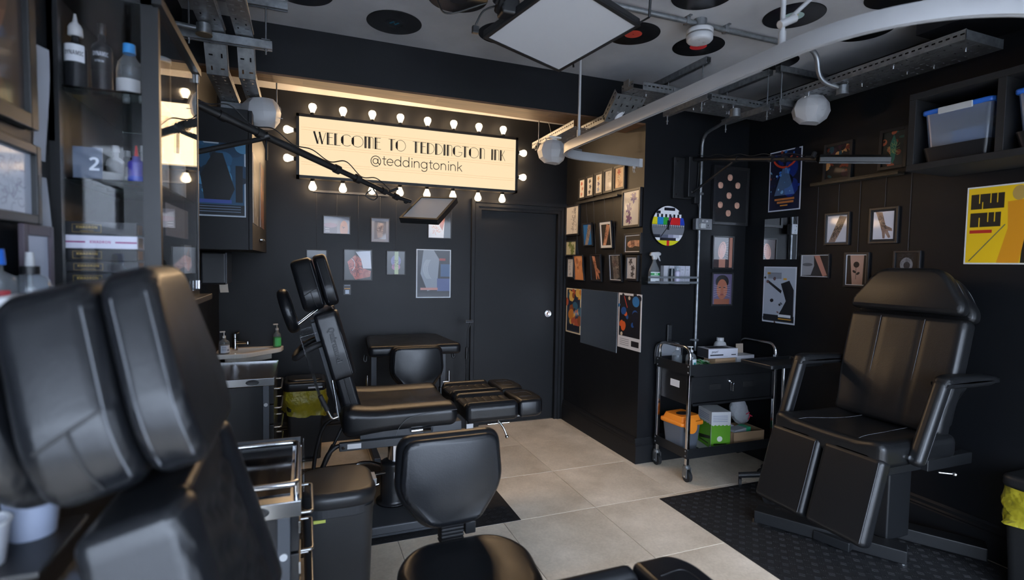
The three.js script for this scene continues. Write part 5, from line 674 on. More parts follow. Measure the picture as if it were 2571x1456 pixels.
  for (const z of [-0.05, 0.05]) part(t, 'cradle_rod', rod([-0.4, 1.245, z], [-0.555, 1.12 + cradle, z], 0.0065, 10), M.chrome);
  const oval = new THREE.Shape(); oval.absellipse(0, 0, 0.115, 0.125, 0, 2 * PI); const oh = new THREE.Path(); oh.absellipse(0, 0.0, 0.035, 0.05, 0, 2 * PI); oval.holes.push(oh);
  part(t, 'face_cradle', smooth(extr(oval, 0.06, 0.026, 5, 40), 1.1).translate(0, 0, -0.03).rotateY(PI / 2).rotateZ(0.3).translate(-0.575, 1.215 + cradle, 0), lm, 'oval leather face cradle');
  part(t, 'push_handle', [B(tube([[-0.05, 0.4, -0.13], [-0.13, 0.39, -0.135], [-0.2, 0.36, -0.1], [-0.215, 0.35, 0], [-0.2, 0.36, 0.1], [-0.13, 0.39, 0.135], [-0.05, 0.4, 0.13]], 0.0165, 60, 12))], M.rubber);
  part(t, 'back_frame', B([rbox(-0.085, -0.06, 0.0, 0.52, -0.12, -0.08, 0.004), rbox(-0.085, -0.06, 0.0, 0.52, 0.08, 0.12, 0.004)]), M.greyMetal);
  part(t, 'clear_guard', B([rbox(-0.155, -0.151, 0.06, 0.47, -0.17, 0.17, 0.0015, 1), rbox(-0.155, -0.07, 0.466, 0.47, -0.17, 0.17, 0.0015, 1)]), M.acrylic, 'clear acrylic guard');
  part(t, 'lift_lever', [rod([-0.36, 0.88, 0.29], [-0.33, 0.69, 0.3], 0.0065, 10), tube([[-0.33, 0.69, 0.3], [-0.36, 0.685, 0.305], [-0.38, 0.72, 0.31], [-0.41, 0.78, 0.315]], 0.006, 20, 8)], M.chrome); part(t, 'lever_grip', rod([-0.385, 0.73, 0.31], [-0.42, 0.81, 0.318], 0.012, 12), M.rubber);
  part(t, 'gas_strut', [rod([-0.28, 0.66, 0.22], [-0.4, 0.42, 0.24], 0.008, 10), rod([-0.35, 0.52, 0.232], [-0.42, 0.38, 0.243], 0.013, 12)], M.black);
  return t;
}
const chairA = clientChair('padded tattoo chair laid out on the ribbed mat in front of the black door', [0.5, 0.006, -3.15]);
const chairB = clientChair('padded tattoo chair beside the glass cabinet, let down low, with a big double headrest', [0.195, 0.0005, -0.96], 0.045, 0.09);

// treatment chair by the right wall, facing into the room
{
  const cz = -1.93, t = thing('treatment_chair', 'black treatment chair with armrests in front of the right wall', 'chair', [2.95, 0.004, cz]);
  const lm = M.leatherSoft, W = (n, g, m, l) => wpart(t, n, g, m, l);
  W('base', [rbox(-0.05, 0.05, 0.02, 0.09, -0.36, 0.36, 0.006).rotateY(0.55).translate(2.68, 0, -2.02), rbox(-0.1, 0.62, 0.025, 0.075, -0.09, 0.09, 0.006).rotateY(0.3).translate(2.72, 0, -1.98), rbox(-0.05, 0.05, 0.02, 0.09, -0.34, 0.34, 0.006).rotateY(0.55).translate(3.12, 0, -1.88)], M.black);
  for (const [x, z] of [[2.5, -2.33], [2.86, -1.73]]) W('levelling_foot', cyl(0.022, 0.018, 0.02, 14).translate(x, 0.004, z), M.chrome);
  W('lift_column', [rbox(2.87, 3.05, 0.07, 0.5, cz - 0.11, cz + 0.11, 0.01)], M.black); W('seat_frame', [rbox(2.56, 3.2, 0.5, 0.55, cz - 0.24, cz + 0.24, 0.006), rbox(2.9, 3.26, 0.5, 0.56, cz + 0.22, cz + 0.27, 0.005)], M.black);
  W('lock_knob', [rod([2.95, 0.5, cz + 0.29], [3.0, 0.5, cz + 0.33], 0.006, 10), new THREE.SphereGeometry(0.012, 12, 10).translate(3.0, 0.5, cz + 0.335)], M.chrome);
  const seat = W('seat', rbox(2.5, 3.06, 0.565, 0.675, cz - 0.31, cz + 0.31, 0.035, 4, bendN((x, y, z, w, h, d) => { const e = Math.abs(z) / (d / 2); return [x, y + (y > 0 ? 0.012 * gs(e - 0.85, 0.15) - 0.008 * gs(e, 0.6) + 0.012 * gs((x + 0.28) / 0.08, 1) : 0), z]; }, 24)), lm);
  for (const s of [-1, 1]) wpart(seat, 'stitch_line', seamLine([[2.53, 0.681, cz + s * 0.17], [2.6, 0.684, cz + s * 0.16], [2.8, 0.674, cz + s * 0.13], [3.0, 0.676, cz + s * 0.12]], 0.0016), M.thread);
  for (const s of [-1, 1]) {
    const g = rbox(-0.04, 0.04, -0.42, 0, s > 0 ? 0.008 : -0.315, s > 0 ? 0.315 : -0.008, 0.028, 4).rotateZ(-0.29).translate(2.535, 0.615, cz);
    const p = W('leg_pad', g, lm); wpart(p, 'stitch_line', seamLine([[-0.042, -0.02, s > 0 ? 0.3 : -0.03], [-0.0415, -0.2, s > 0 ? 0.3 : -0.03], [-0.042, -0.4, s > 0 ? 0.3 : -0.03]].map((q) => { const v = V(...q).applyAxisAngle(V(0, 0, 1), -0.29); return [v.x + 2.535, v.y + 0.615, v.z + cz]; }), 0.0015), M.thread);
    W('leg_hinge', box(2.5, 2.52, 0.61, 0.62, cz + s * 0.16 - 0.08, cz + s * 0.16 + 0.08), M.chrome);
  }
  // backrest leaning towards the wall
  const a = -0.235, Bk = (g) => join(g).rotateZ(a).translate(2.99, 0.67, cz);
  const bk = W('back_pad', Bk(rbox(-0.05, 0.05, 0, 0.6, -0.305, 0.305, 0.03, 4, bendN((x, y, z, w, h, d) => { const e = Math.abs(z) / (d / 2), k = 1 - 0.07 * gs(y + 0.24, 0.14); return [x + (x < 0 ? -0.012 * gs(y + 0.1, 0.16) * (1 - e) + 0.004 * gs(e - 0.36, 0.02) : 0), y, z * k]; }, 30))), lm);
  for (const s of [-0.11, 0.11]) wpart(bk, 'stitch_line', Bk(seamLine([[-0.0475, 0.03, s * 0.98], [-0.052, 0.2, s], [-0.05, 0.58, s * 1.05]], 0.0016)), M.thread);
  const hs = roundPoly([[-0.3, 0], [0.3, 0], [0.3, 0.06], [0.175, 0.242], [-0.175, 0.242], [-0.3, 0.06]], [0.03, 0.03, 0.05, 0.07, 0.07, 0.05]);
  for (const [n, o, dy, k] of [['headrest_front', -0.085, 0.615, 0.97], ['headrest_back', 0.005, 0.595, 1]]) { const h = W(n, Bk(smooth(extr(hs, 0.082, 0.028, 5, 10), 1.0).scale(k, 1, 1).rotateY(PI / 2).translate(o, dy, 0)), lm); wpart(h, 'stitch_line', Bk(seamLine([[o + 0.062, dy + 0.02, 0.288 * k], [o + 0.062, dy + 0.055, 0.29 * k], [o + 0.062, dy + 0.15, 0.238 * k], [o + 0.062, dy + 0.21, 0.185 * k]], 0.0015)), M.thread); }
  // armrests: a sloping upholstered post and a level pad
  const zn = cz + 0.335;
  for (const [z, k] of [[zn, 0.04], [cz - 0.35, -0.035]]) {
    const A = [2.655 + k, 0.6], E = [2.8 + k * 1.6, 0.975], F = [3.19 + k, 0.962], d = V(E[0] - A[0], E[1] - A[1], 0), l = d.length(), an = Math.atan2(d.x, d.y);
    const p = W('armrest', [rbox(-0.032, 0.036, -0.02, l, -0.034, 0.034, 0.028, 5).rotateZ(-an).translate(A[0], A[1], z), smooth(extr(roundPoly([[-0.045, -0.036], [0.16, -0.036], [0.34, -0.03], [0.4, -0.012], [0.4, 0.012], [0.34, 0.024], [0.03, 0.03], [-0.02, 0.02]], 0.02), 0.076, 0.026, 5, 8), 1).translate(0, 0, -0.038).rotateZ(-0.03).translate(E[0], E[1], z)], lm);
    wpart(p, 'stitch_line', seamLine([[A[0] + 0.018, A[1], z + 0.032], [E[0] - 0.005, E[1] - 0.06, z + 0.032]], 0.0013), M.thread);
  }
  const wing = [[2340, 1078], [2362, 1092], [2398, 1075], [2412, 1015], [2440, 972], [2425, 962], [2395, 985], [2370, 1030], [2358, 1060]].map(([x, y]) => { const p = atZ(x, y, zn - 0.06); return [p.x, p.y]; });
  W('side_wing', smooth(extr(roundPoly(wing, 0.02), 0.06, 0.02, 4, 8), 1.0).translate(0, 0, zn - 0.13), lm); W('arm_bolt', cyl(0.014, 0.014, 0.03, 14).rotateX(PI / 2).translate(2.66, 0.62, zn - 0.05), M.chrome);
}
// saddle stools with small backrests
function stool(label, pos, turn, group) {
  const t = thing('saddle_stool', label, 'stool', pos, turn, group);
  const bs = roundPoly([[-0.188, 0.32], [0.188, 0.32], [0.202, 0.12], [0.1, -0.01], [-0.1, -0.01], [-0.202, 0.12]], [0.06, 0.06, 0.055, 0.05, 0.05, 0.055]);
  const g = smooth(extr(bs, 0.07, 0.03, 6, 12), 1.0); const p = g.attributes.position; for (let i = 0; i < p.count; i++) { const x = p.getX(i), z = p.getZ(i); p.setZ(i, z - 0.55 * x * x); }
  const bk = part(t, 'backrest', smooth(g, 1.0).rotateX(-0.1).translate(0, 0.57, -0.27), M.leather);
  const cushion = smooth(extr(roundPoly([[-0.174, 0.308], [0.174, 0.308], [0.188, 0.124], [0.092, 0.004], [-0.092, 0.004], [-0.188, 0.124]], [0.055, 0.055, 0.05, 0.045, 0.045, 0.05]), 0.035, 0.017, 6, 12), 1.0), q = cushion.attributes.position; for (let i = 0; i < q.count; i++) { const x = q.getX(i); q.setZ(i, q.getZ(i) + 0.05 - 0.55 * x * x + 0.007 * gs(Math.abs(x) - 0.085, 0.03)); }
  part(bk, 'cushion_front', smooth(cushion, 1.0).rotateX(-0.1).translate(0, 0.57, -0.27), M.leather);
  part(t, 'bellows', Array.from({ length: 6 }, (_, i) => rbox(-0.042, 0.042, 0.497 + i * 0.013, 0.507 + i * 0.013, -0.275, -0.22, 0.004)).concat([box(-0.034, 0.034, 0.46, 0.58, -0.265, -0.23)]), M.rubber);
  part(t, 'adjuster_block', rbox(0.05, 0.09, 0.52, 0.565, -0.27, -0.23, 0.004), M.black);
  const ss = roundPoly([[-0.235, 0.1], [-0.13, 0.21], [0.13, 0.21], [0.235, 0.1], [0.2, -0.15], [0.07, -0.24], [-0.07, -0.24], [-0.2, -0.15]], 0.11), sg = smooth(extr(ss, 0.085, 0.036, 6, 12), 1.0).rotateX(-PI / 2), sp = sg.attributes.position;
  for (let i = 0; i < sp.count; i++) { const x = sp.getX(i), y = sp.getY(i), z = sp.getZ(i); if (y > 0.04) sp.setY(i, y + 0.02 * gs(z + 0.2, 0.08) + 0.012 * sq(x / 0.2) - 0.01 * gs(x, 0.05) * gs(z - 0.15, 0.15)); }
  part(t, 'seat', smooth(sg, 1.0).translate(0, 0.43, 0), M.leather);
  part(t, 'seat_plate', rbox(-0.1, 0.1, 0.41, 0.43, -0.26, 0.1, 0.004), M.black); part(t, 'gas_column', [cyl(0.025, 0.025, 0.22, 18).translate(0, 0.08, 0), cyl(0.014, 0.014, 0.15, 14).translate(0, 0.28, 0)], M.black);
  for (let i = 0; i < 5; i++) { const a = i * 2 * PI / 5 + 0.3, c = Math.cos(a), s = Math.sin(a); part(t, 'star_leg', tube([[0, 0.11, 0], [c * 0.12, 0.095, s * 0.12], [c * 0.26, 0.065, s * 0.26]], 0.018, 12, 10), M.black); part(t, 'caster', [cyl(0.025, 0.025, 0.014, 18).rotateZ(PI / 2).rotateY(-a).translate(c * 0.26 - s * 0.011, 0.026, s * 0.26 + c * 0.011), cyl(0.025, 0.025, 0.014, 18).rotateZ(PI / 2).rotateY(-a).translate(c * 0.26 + s * 0.011, 0.026, s * 0.26 - c * 0.011)], M.rubber); }
  return t;
}
const st = stool('saddle stool with small backrest beside the black pedal bin', [0.5, 0.001, -1.57], 0.02);
copyOf(st, 'saddle stool with small backrest in front of the padded bench', [atZ(1049, 920, -3.8).x, 0.0045, -3.57], 0).children.forEach((c) => { if (/^seat/.test(c.name)) c.position.y = -0.07; });
// padded arm bench against the back wall
{
  const yt = atZ(1040, 838, -4.5).y, zn = atY(1040, 866, yt).z, x0 = atZ(925, 860, zn).x, x1 = atZ(1160, 870, zn).x, xc = (x0 + x1) / 2;
  const t = thing('padded_bench', 'black padded arm rest bench standing against the back wall', 'bench', [xc, 0, (zn - 4.5) / 2]);
  const w = (x1 - x0) / 2, d = (zn + 4.52), sh = roundPoly([[-w, -d / 2], [w, -d / 2], [w * 0.86, d / 2], [-w * 0.86, d / 2]], 0.05);
  part(t, 'padded_top', smooth(extr(sh, 0.08, 0.026, 5, 10), 1).rotateX(-PI / 2).translate(0, yt - 0.08, 0), M.leather);
  for (const px of [947, 1128]) { const x = atZ(px, 930, zn - 0.1).x - xc; part(t, 'leg', [rbox(x - 0.022, x + 0.022, 0.05, yt - 0.08, -0.025, 0.015, 0.004), rbox(x - 0.028, x + 0.028, 0.05, yt * 0.55, -0.03, 0.02, 0.004), rbox(x - 0.025, x + 0.025, 0.001, 0.05, -0.2, 0.25, 0.006)], M.greyMetal); part(t, 'clamp_knob', [rod([x + (px < 1000 ? -0.05 : 0.05), yt * 0.58, 0.01], [x + (px < 1000 ? -0.05 : 0.05), yt * 0.7, 0.01], 0.009, 10), rod([x, yt * 0.6, 0.01], [x + (px < 1000 ? -0.05 : 0.05), yt * 0.6, 0.01], 0.007, 10)], M.chrome); part(t, 'clip', tube([[x * 1.28, yt - 0.1, 0.05], [x * 1.3, yt - 0.14, 0.06], [x * 1.24, yt - 0.15, 0.06], [x * 1.22, yt - 0.11, 0.05]], 0.008, 20, 8), M.black); }
}
// gooseneck phone stand next to the door frame
{
  const z = -4.4, p = (x, y) => atZ(x, y, z), b = p(1171, 990), t = thing('phone_stand', 'thin black gooseneck phone stand beside the door frame', 'stand', [b.x, 0, z]);
  wpart(t, 'stand_base', cyl(0.11, 0.1, 0.015, 28).translate(b.x, 0.001, z), M.black); wpart(t, 'pole', rod([b.x, 0.01, z], p(1172, 880), 0.008, 10), M.black); wpart(t, 'pole_clamp', rod(p(1171, 900), p(1172, 872), 0.013, 12), M.black);
  wpart(t, 'gooseneck', tube([p(1172, 876), p(1173, 850), p(1175, 830), p(1180, 816), p(1181, 810)], 0.005, 24, 8), M.black); const c = p(1178, 808);
  wpart(t, 'phone_clip', [rbox(c.x - 0.036, c.x + 0.036, c.y - 0.006, c.y + 0.006, z - 0.012, z + 0.012, 0.003), rbox(c.x - 0.03, c.x + 0.03, c.y + 0.01, c.y + 0.016, z - 0.01, z + 0.01, 0.002), rbox(c.x - 0.034, c.x - 0.028, c.y, c.y + 0.016, z - 0.01, z + 0.01, 0.002), rbox(c.x + 0.028, c.x + 0.034, c.y, c.y + 0.016, z - 0.01, z + 0.01, 0.002)], M.greyMetal);
}
// ribbed rubber mats
function mat(label, x0, x1, z0, z1) {
  const t = thing('rubber_mat', label, 'mat', [(x0 + x1) / 2, 0, (z0 + z1) / 2]), w = x1 - x0, d = z1 - z0;
  part(t, 'mat_sheet', rbox(-w / 2, w / 2, 0.0006, 0.004, -d / 2, d / 2, 0.0012, 1), M.rubber);
  const one = [], s = 0.048; for (let k = 0; k < 3; k++) one.push(box(-0.014, 0.014, 0, 0.0016, -0.0115 + k * 0.0095, -0.0075 + k * 0.0095));
  const a = join(one).rotateY(PI / 4), b = join(one).rotateY(-PI / 4), nx = Math.floor(w / s) - 1, nz = Math.floor(d / s) - 1;
  const both = [a, b].map((g) => { const im = new THREE.InstancedMesh(g, M.rubber, Math.ceil((nx + 1) * (nz + 1) / 2)); im.name = 'raised_rib'; im.userData.kind = 'stuff'; im.castShadow = im.receiveShadow = true; return im; }), n = [0, 0];
  for (let i = 0; i <= nx; i++) for (let j = 0; j <= nz; j++) { const k = (i + j) % 2; if (n[k] < both[k].count) both[k].setMatrixAt(n[k]++, new THREE.Matrix4().makeTranslation(-nx * s / 2 + i * s, 0.0038, -nz * s / 2 + j * s)); }
  both.forEach((im, k) => { im.count = n[k]; t.add(im); });
}
mat('ribbed black rubber mat under the laid out tattoo chair', -0.05, 1.19, -4.03, -2.81);
mat('ribbed black rubber mat under the treatment chair', 2.143, 3.32, -2.775, -0.5);

// ---------- left side: glass cabinet and what it holds ----------
const bottleG = (r, h, neck = 0.35, nh = 0.12) => lathe([[0, 0], [r * 0.92, 0], [r, 0.004], [r, h * (1 - nh) * 0.82], [r * 0.9, h * (1 - nh) * 0.9], [r * neck, h * (1 - nh)], [r * neck, h], [0, h]], 24);
const labelG = (r, h0, h1, a0 = -1.1, a = 2.2) => new THREE.CylinderGeometry(r + 0.0006, r + 0.0006, h1 - h0, 20, 1, true, a0, a).translate(0, (h0 + h1) / 2, 0);
const txt = (lines, bg, fg, w = 256, h = 128, font = 'bold', extra) => canvasTex(w, h, (g) => { g.fillStyle = bg; g.fillRect(0, 0, w, h); extra?.(g, w, h); g.fillStyle = fg; g.textAlign = 'center'; g.textBaseline = 'middle'; lines.forEach(([s, x, y, k]) => { g.font = `${font} ${Math.round(k * h)}px sans-serif`; g.fillText(s, x * w, y * h); }); });
const CX0 = XL, CX1 = -0.36, CZ0 = -2.28, CZ1 = -1.706, CY0 = 1.385, CY1 = 2.2;
{
  const t = thing('glass_cabinet', 'black framed glass display cabinet on the left wall full of supplies', 'cabinet', [-0.48, CY0, -1.99]);
  const w = 0.04;
  wpart(t, 'cabinet_frame', [box(CX1 - w, CX1, CY0, CY1, CZ1 - 0.02, CZ1), box(CX0, CX0 + 0.022, CY0, CY1, CZ1 - 0.02, CZ1), box(CX0, CX1, CY1 - 0.03, CY1, CZ0, CZ1), box(CX0, CX1, CY0 - 0.02, CY0, CZ0, CZ1), box(CX0, CX0 + 0.012, CY0, CY1, CZ0, CZ1)], M.black);
  wpart(t, 'end_panel', box(CX0, CX1 - 0.006, CY0, CY1, CZ0, CZ0 + 0.016), M.black);
  wpart(t, 'pane', box(CX0 + 0.022, CX1 - w, CY0, CY1 - 0.03, CZ1 - 0.012, CZ1 - 0.007), M.glass);
  const door = wpart(t, 'glass_door', box(CX1 - 0.006, CX1 - 0.001, CY0 + 0.002, CY1 - 0.032, CZ0 + 0.012, CZ1 - 0.022), M.glass);
  wpart(door, 'door_edge', [box(CX1 - 0.008, CX1 + 0.001, CY0, CY1 - 0.03, CZ0 + 0.002, CZ0 + 0.012), box(CX1 - 0.01, CX1 + 0.012, CY1 - 0.032, CY1 - 0.008, CZ0, CZ1 + 0.02)], M.black); wpart(door, 'hinge', [cyl(0.008, 0.008, 0.03, 12).translate(CX1 + 0.002, CY1 - 0.066, CZ0 + 0.03)], M.chrome); wpart(door, 'hinge', [cyl(0.008, 0.008, 0.03, 12).translate(CX1 + 0.002, CY0 + 0.004, CZ0 + 0.03)], M.chrome);
  const gm = phy(0xcfe6e2, 0.03, { transmission: 1, thickness: 0.006, ior: 1.5 });
  for (const y of [1.942, 1.706]) wpart(t, 'glass_shelf', box(CX0 + 0.013, CX1 - 0.012, y - 0.006, y, CZ0 + 0.02, CZ1 - 0.02), gm);
  const shelf = single('wall_shelf', 'dark wooden shelf board under the glass cabinet', 'shelf', rbox(XL, -0.33, 1.343, 1.364, -2.36, -1.68, 0.002), std(L(0.03, 0.024, 0.02), 0.5));
  const inkA = thing('ink_bottle', 'black ink bottle with white dropper cap and white label in the glass cabinet', 'bottle', [-0.563, 1.9425, -1.775]); part(inkA, 'body', bottleG(0.025, 0.145), M.blackSatin); part(inkA, 'cap', lathe([[0, 0.2], [0.003, 0.2], [0.006, 0.178], [0.012, 0.172], [0.016, 0.164], [0.017, 0.142], [0, 0.142]], 20), M.white); part(inkA, 'label', labelG(0.025, 0.07, 0.115), print(txt([['DYNAMIC', 0.55, 0.5, 0.34]], '#c9ccd2', '#2a2c34'), 0.5));
  const inkB = thing('ink_bottle', 'tall black bottle with white print beside the dropper bottle', 'bottle', [-0.508, 1.9425, -1.785]); part(inkB, 'body', bottleG(0.024, 0.16), M.blackSatin); part(inkB, 'label', labelG(0.024, 0.06, 0.115), print(txt([['DYNAMIC', 0.55, 0.25, 0.3], ['TATTOO INK', 0.5, 0.6, 0.14]], '#0b0c10', '#b9bcc6'), 0.4)); part(inkB, 'cap', lathe([[0, 0.19], [0.009, 0.188], [0.01, 0.158], [0, 0.158]], 16), M.black);
  const jug = thing('plastic_bottle', 'translucent plastic bottle with a sky blue cap in the glass cabinet', 'bottle', [-0.447, 1.9425, -1.79]); part(jug, 'body', lathe([[0, 0], [0.028, 0], [0.031, 0.005], [0.031, 0.07], [0.027, 0.092], [0.014, 0.112], [0.014, 0.12], [0, 0.12]], 24), M.clearPlastic); part(jug, 'cap', cyl(0.0155, 0.015, 0.025, 20).translate(0, 0.119, 0), std(L(0.05, 0.3, 0.7), 0.4)); part(jug, 'label', labelG(0.031, 0.01, 0.045), M.white);
  const can = thing('round_tin', 'round silver lidded tin at the top of the glass cabinet', 'tin', [-0.42, 1.9425, -2.0]); part(can, 'body', cyl(0.03, 0.03, 0.17, 24), M.black); part(can, 'lid', cyl(0.032, 0.032, 0.014, 24).translate(0, 0.17, 0), M.whiteDull);
  // middle shelf
  for (const [i, x, z, h] of [[0, -0.545, -2.02, 0.12], [1, -0.49, -2.1, 0.14], [2, -0.43, -2.04, 0.13], [3, -0.4, -2.14, 0.15], [4, -0.55, -2.16, 0.13]]) { const b = thing('white_bottle', 'plain white plastic bottle on the middle glass shelf of the cabinet', 'bottle', [x, 1.7065, z], 0, 'white bottles on the cabinet shelf'); part(b, 'body', bottleG(0.024, h), M.white); part(b, 'cap', cyl(0.011, 0.01, 0.02, 14).translate(0, h, 0), M.whiteDull); }
  const bl = thing('squeeze_bottle', 'purple blue squeeze bottle with a red tip in the glass cabinet', 'bottle', [-0.427, 1.7065, -1.76]); part(bl, 'body', bottleG(0.02, 0.07, 0.5), std(L(0.07, 0.06, 0.36), 0.35)); part(bl, 'base_band', cyl(0.0205, 0.0205, 0.015, 20), std(L(0.02, 0.05, 0.4), 0.4)); part(bl, 'tip', lathe([[0, 0.1], [0.002, 0.1], [0.005, 0.07], [0, 0.07]], 12), std(L(0.5, 0.02, 0.03), 0.4));
  const cardT = canvasTex(128, 160, (g, w, h) => { g.fillStyle = '#5d6779'; g.fillRect(0, 0, w, h); g.fillStyle = '#d8dee8'; g.font = 'bold 92px sans-serif'; g.textAlign = 'center'; g.textBaseline = 'middle'; g.fillText('2', w * 0.72, h * 0.52); });
  const cd = thing('number_card', 'grey card with a white number two standing in the glass cabinet', 'card', [-0.54, 1.7065, -1.77]); part(cd, 'card_print', new THREE.PlaneGeometry(0.066, 0.086).translate(0, 0.045, 0.0014), print(cardT, 0.5)); part(cd, 'card_back', box(-0.033, 0.033, 0.002, 0.088, -0.001, 0.001), M.paper);
  for (let i = 0; i < 4; i++) { const b = thing('small_carton', 'small flat grey carton leaning on the middle glass shelf', 'box', [-0.52 + i * 0.028, 1.707, -1.86 - i * 0.02], 0.4, 'cartons on the cabinet shelf'); part(b, 'carton', rbox(-0.03, 0.03, 0, 0.012 + 0.02 * (3 - i) / 3, -0.04, 0.04, 0.001, 1), M.whiteDull); part(b, 'stripe', box(-0.0305, 0.0305, 0.003, 0.006, -0.0405, 0.0405), std(L(0.25, 0.07, 0.05), 0.6)); }
  // stacked cartridge boxes
  const kT = txt([['KWADRON', 0.33, 0.42, 0.3], ['CARTRIDGE SYSTEM', 0.33, 0.72, 0.1]], '#15181f', '#b79a52', 512, 96, 'bold', (g, w, h) => { g.strokeStyle = '#a58a46'; g.lineWidth = 3; g.strokeRect(w * 0.14, h * 0.2, w * 0.38, h * 0.62); }), kW = txt([['KWADRON', 0.5, 0.5, 0.3]], '#d4d4e4', '#a0347c', 512, 96, 'bold', (g, w, h) => { g.fillStyle = '#8c1f6c'; g.fillRect(0, h * 0.45, w * 0.3, h * 0.12); g.fillRect(w * 0.7, h * 0.45, w * 0.3, h * 0.12); });
  const hts = [0.036, 0.036, 0.031, 0.033, 0.036, 0.036]; let y = 1.3855; const ord = ['b', 'b', 'b', 'b', 'w', 'b'];
  ord.forEach((k, i) => {
    const h = hts[i] - 0.0008, labs = ['lowest', 'second', 'third', 'fourth', 'fifth', 'topmost'], bx = thing('cartridge_box', k === 'w' ? 'white cartridge box with a magenta stripe in the cabinet stack' : `black cartridge box with gold lettering, ${labs[i]} of the cabinet stack`, 'box', [-0.507, y, -1.81], rr(-0.02, 0.02), 'cartridge boxes in the glass cabinet');
    part(bx, 'carton', rbox(-0.084, 0.084, 0, h, -0.07, 0.07, 0.001, 1), k === 'w' ? std(L(0.6, 0.6, 0.7), 0.45) : std(L(0.014, 0.016, 0.02), 0.35)); part(bx, 'front_print', new THREE.PlaneGeometry(0.166, h - 0.002).translate(0, h / 2, 0.0705), print(k === 'w' ? kW : kT, 0.35)); part(bx, 'tear_tab', box(0.084, 0.085, 0.004, h - 0.004, 0.02, 0.06), std(L(0.22, 0.11, 0.05), 0.6)); y += hts[i];
  });
  const pm = single('paper_card', 'pale paper card taped inside the cabinet door glass', 'card', box(CX1 - 0.0085, CX1 - 0.0075, 1.565, 1.66, -2.12, -1.8), std(L(0.3, 0.29, 0.31), 0.8)); pm.userData.category = 'card';
  const bk = thing('file_box', 'black lever file box standing at the cabinet bottom', 'box', [-0.44, 1.3855, -2.1]); part(bk, 'box_body', rbox(-0.03, 0.03, 0, 0.06, -0.1, 0.1, 0.002, 1), M.black); part(bk, 'ring', new THREE.TorusGeometry(0.01, 0.003, 8, 20).rotateY(PI / 2).translate(0.031, 0.04, -0.02), M.chrome); part(bk, 'tear_label', box(0.0302, 0.031, 0.005, 0.02, -0.08, 0.06), std(L(0.4, 0.06, 0.03), 0.6));
  const ph = thing('photo_print', 'small photo of tattooed skin leaning inside the cabinet door', 'photo', [-0.378, 1.446, -2.17], PI / 2); part(ph, 'photo_sheet', box(-0.06, 0.06, 0, 0.1, 0, 0.001), printM(96, 80, limb('#a9acb4', '#b58a80', [[0.1, 0.4], [0.6, 0.1], [0.9, 0.5], [0.5, 0.9]], 211), 0.5));
}
// ---------- wall cupboard by the sign ----------
{
  const y0 = 1.553, y1 = 2.34, x1 = -0.267, z1 = -3.38, t = thing('wall_cupboard', 'dark grey wall cupboard with two doors in the corner beside the sign', 'cupboard', [-0.43, y0, -4.0]);
  wpart(t, 'carcass', [rbox(XL, x1 - 0.02, y0, y1, ZB, z1, 0.002)], M.trimBlack);
  for (const [a, b] of [[z1 - 0.002, -3.99], [-3.994, ZB + 0.004]]) { const d = wpart(t, 'door', rbox(x1 - 0.019, x1, y0 + 0.001, y1 - 0.002, a, b, 0.002), M.trimBlack); const zk = a > -3.5 ? -3.93 : -4.06; wpart(d, 'handle', [rbox(x1, x1 + 0.022, y0 + 0.07, y0 + 0.085, zk - 0.05, zk + 0.05, 0.005)], M.steel); }
  AX.cupSide = { u: V(1, 0, 0), n: V(0, 0, 1), at: (p) => atZ(p[0], p[1], z1 + 0.012) }; AX.cupDoor = { u: V(0, 0, -1), n: V(1, 0, 0), at: (p) => atX(p[0], p[1], x1 + 0.012) };
  picture('poster', 'white bordered dark teal film poster on the side of the wall cupboard', 'poster', 'cupSide', [487, 618, 351, 540], (g, w, h) => { g.fillStyle = '#aeb9c6'; g.fillRect(0, 0, w, h); g.fillStyle = '#1d4a68'; g.fillRect(w * 0.03, h * 0.02, w * 0.94, h * 0.96); blobs(g, w, h * 0.7, 24, ['#2f6f96', '#163a56', '#4a86ac', '#0f2436', '#24587c'], 141, 0.05, 0.2); g.fillStyle = '#0c1016'; pathOf(g, w, h, [[0.36, 0.14], [0.55, 0.14], [0.78, 0.62], [0.66, 0.8], [0.2, 0.8], [0.12, 0.45]]); g.fill(); g.fillStyle = '#0c121a'; g.fillRect(w * 0.8, h * 0.3, w * 0.14, h * 0.5); g.fillRect(w * 0.03, h * 0.84, w * 0.94, h * 0.14); g.fillStyle = '#3a4f9a'; g.fillRect(w * 0.1, h * 0.77, w * 0.62, h * 0.05); g.fillStyle = '#7f93b0'; for (let i = 0; i < 3; i++) g.fillRect(w * 0.1, h * (0.86 + i * 0.035), w * 0.8, 2); }, { f: 0 });
  picture('poster', 'grey toned poster on the nearer door of the wall cupboard', 'poster', 'cupDoor', [641, 652, 385, 560], bands(['#6f6a62', '#8f8a80', '#4a4640', '#a39c8e'], 151, 16), { f: 0 });
  picture('poster', 'orange toned poster on the further door of the wall cupboard', 'poster', 'cupDoor', [658, 666, 410, 570], bands(['#6b3f26', '#9a5a2c', '#3a2a24', '#7f6a58'], 155, 16), { f: 0 });
}
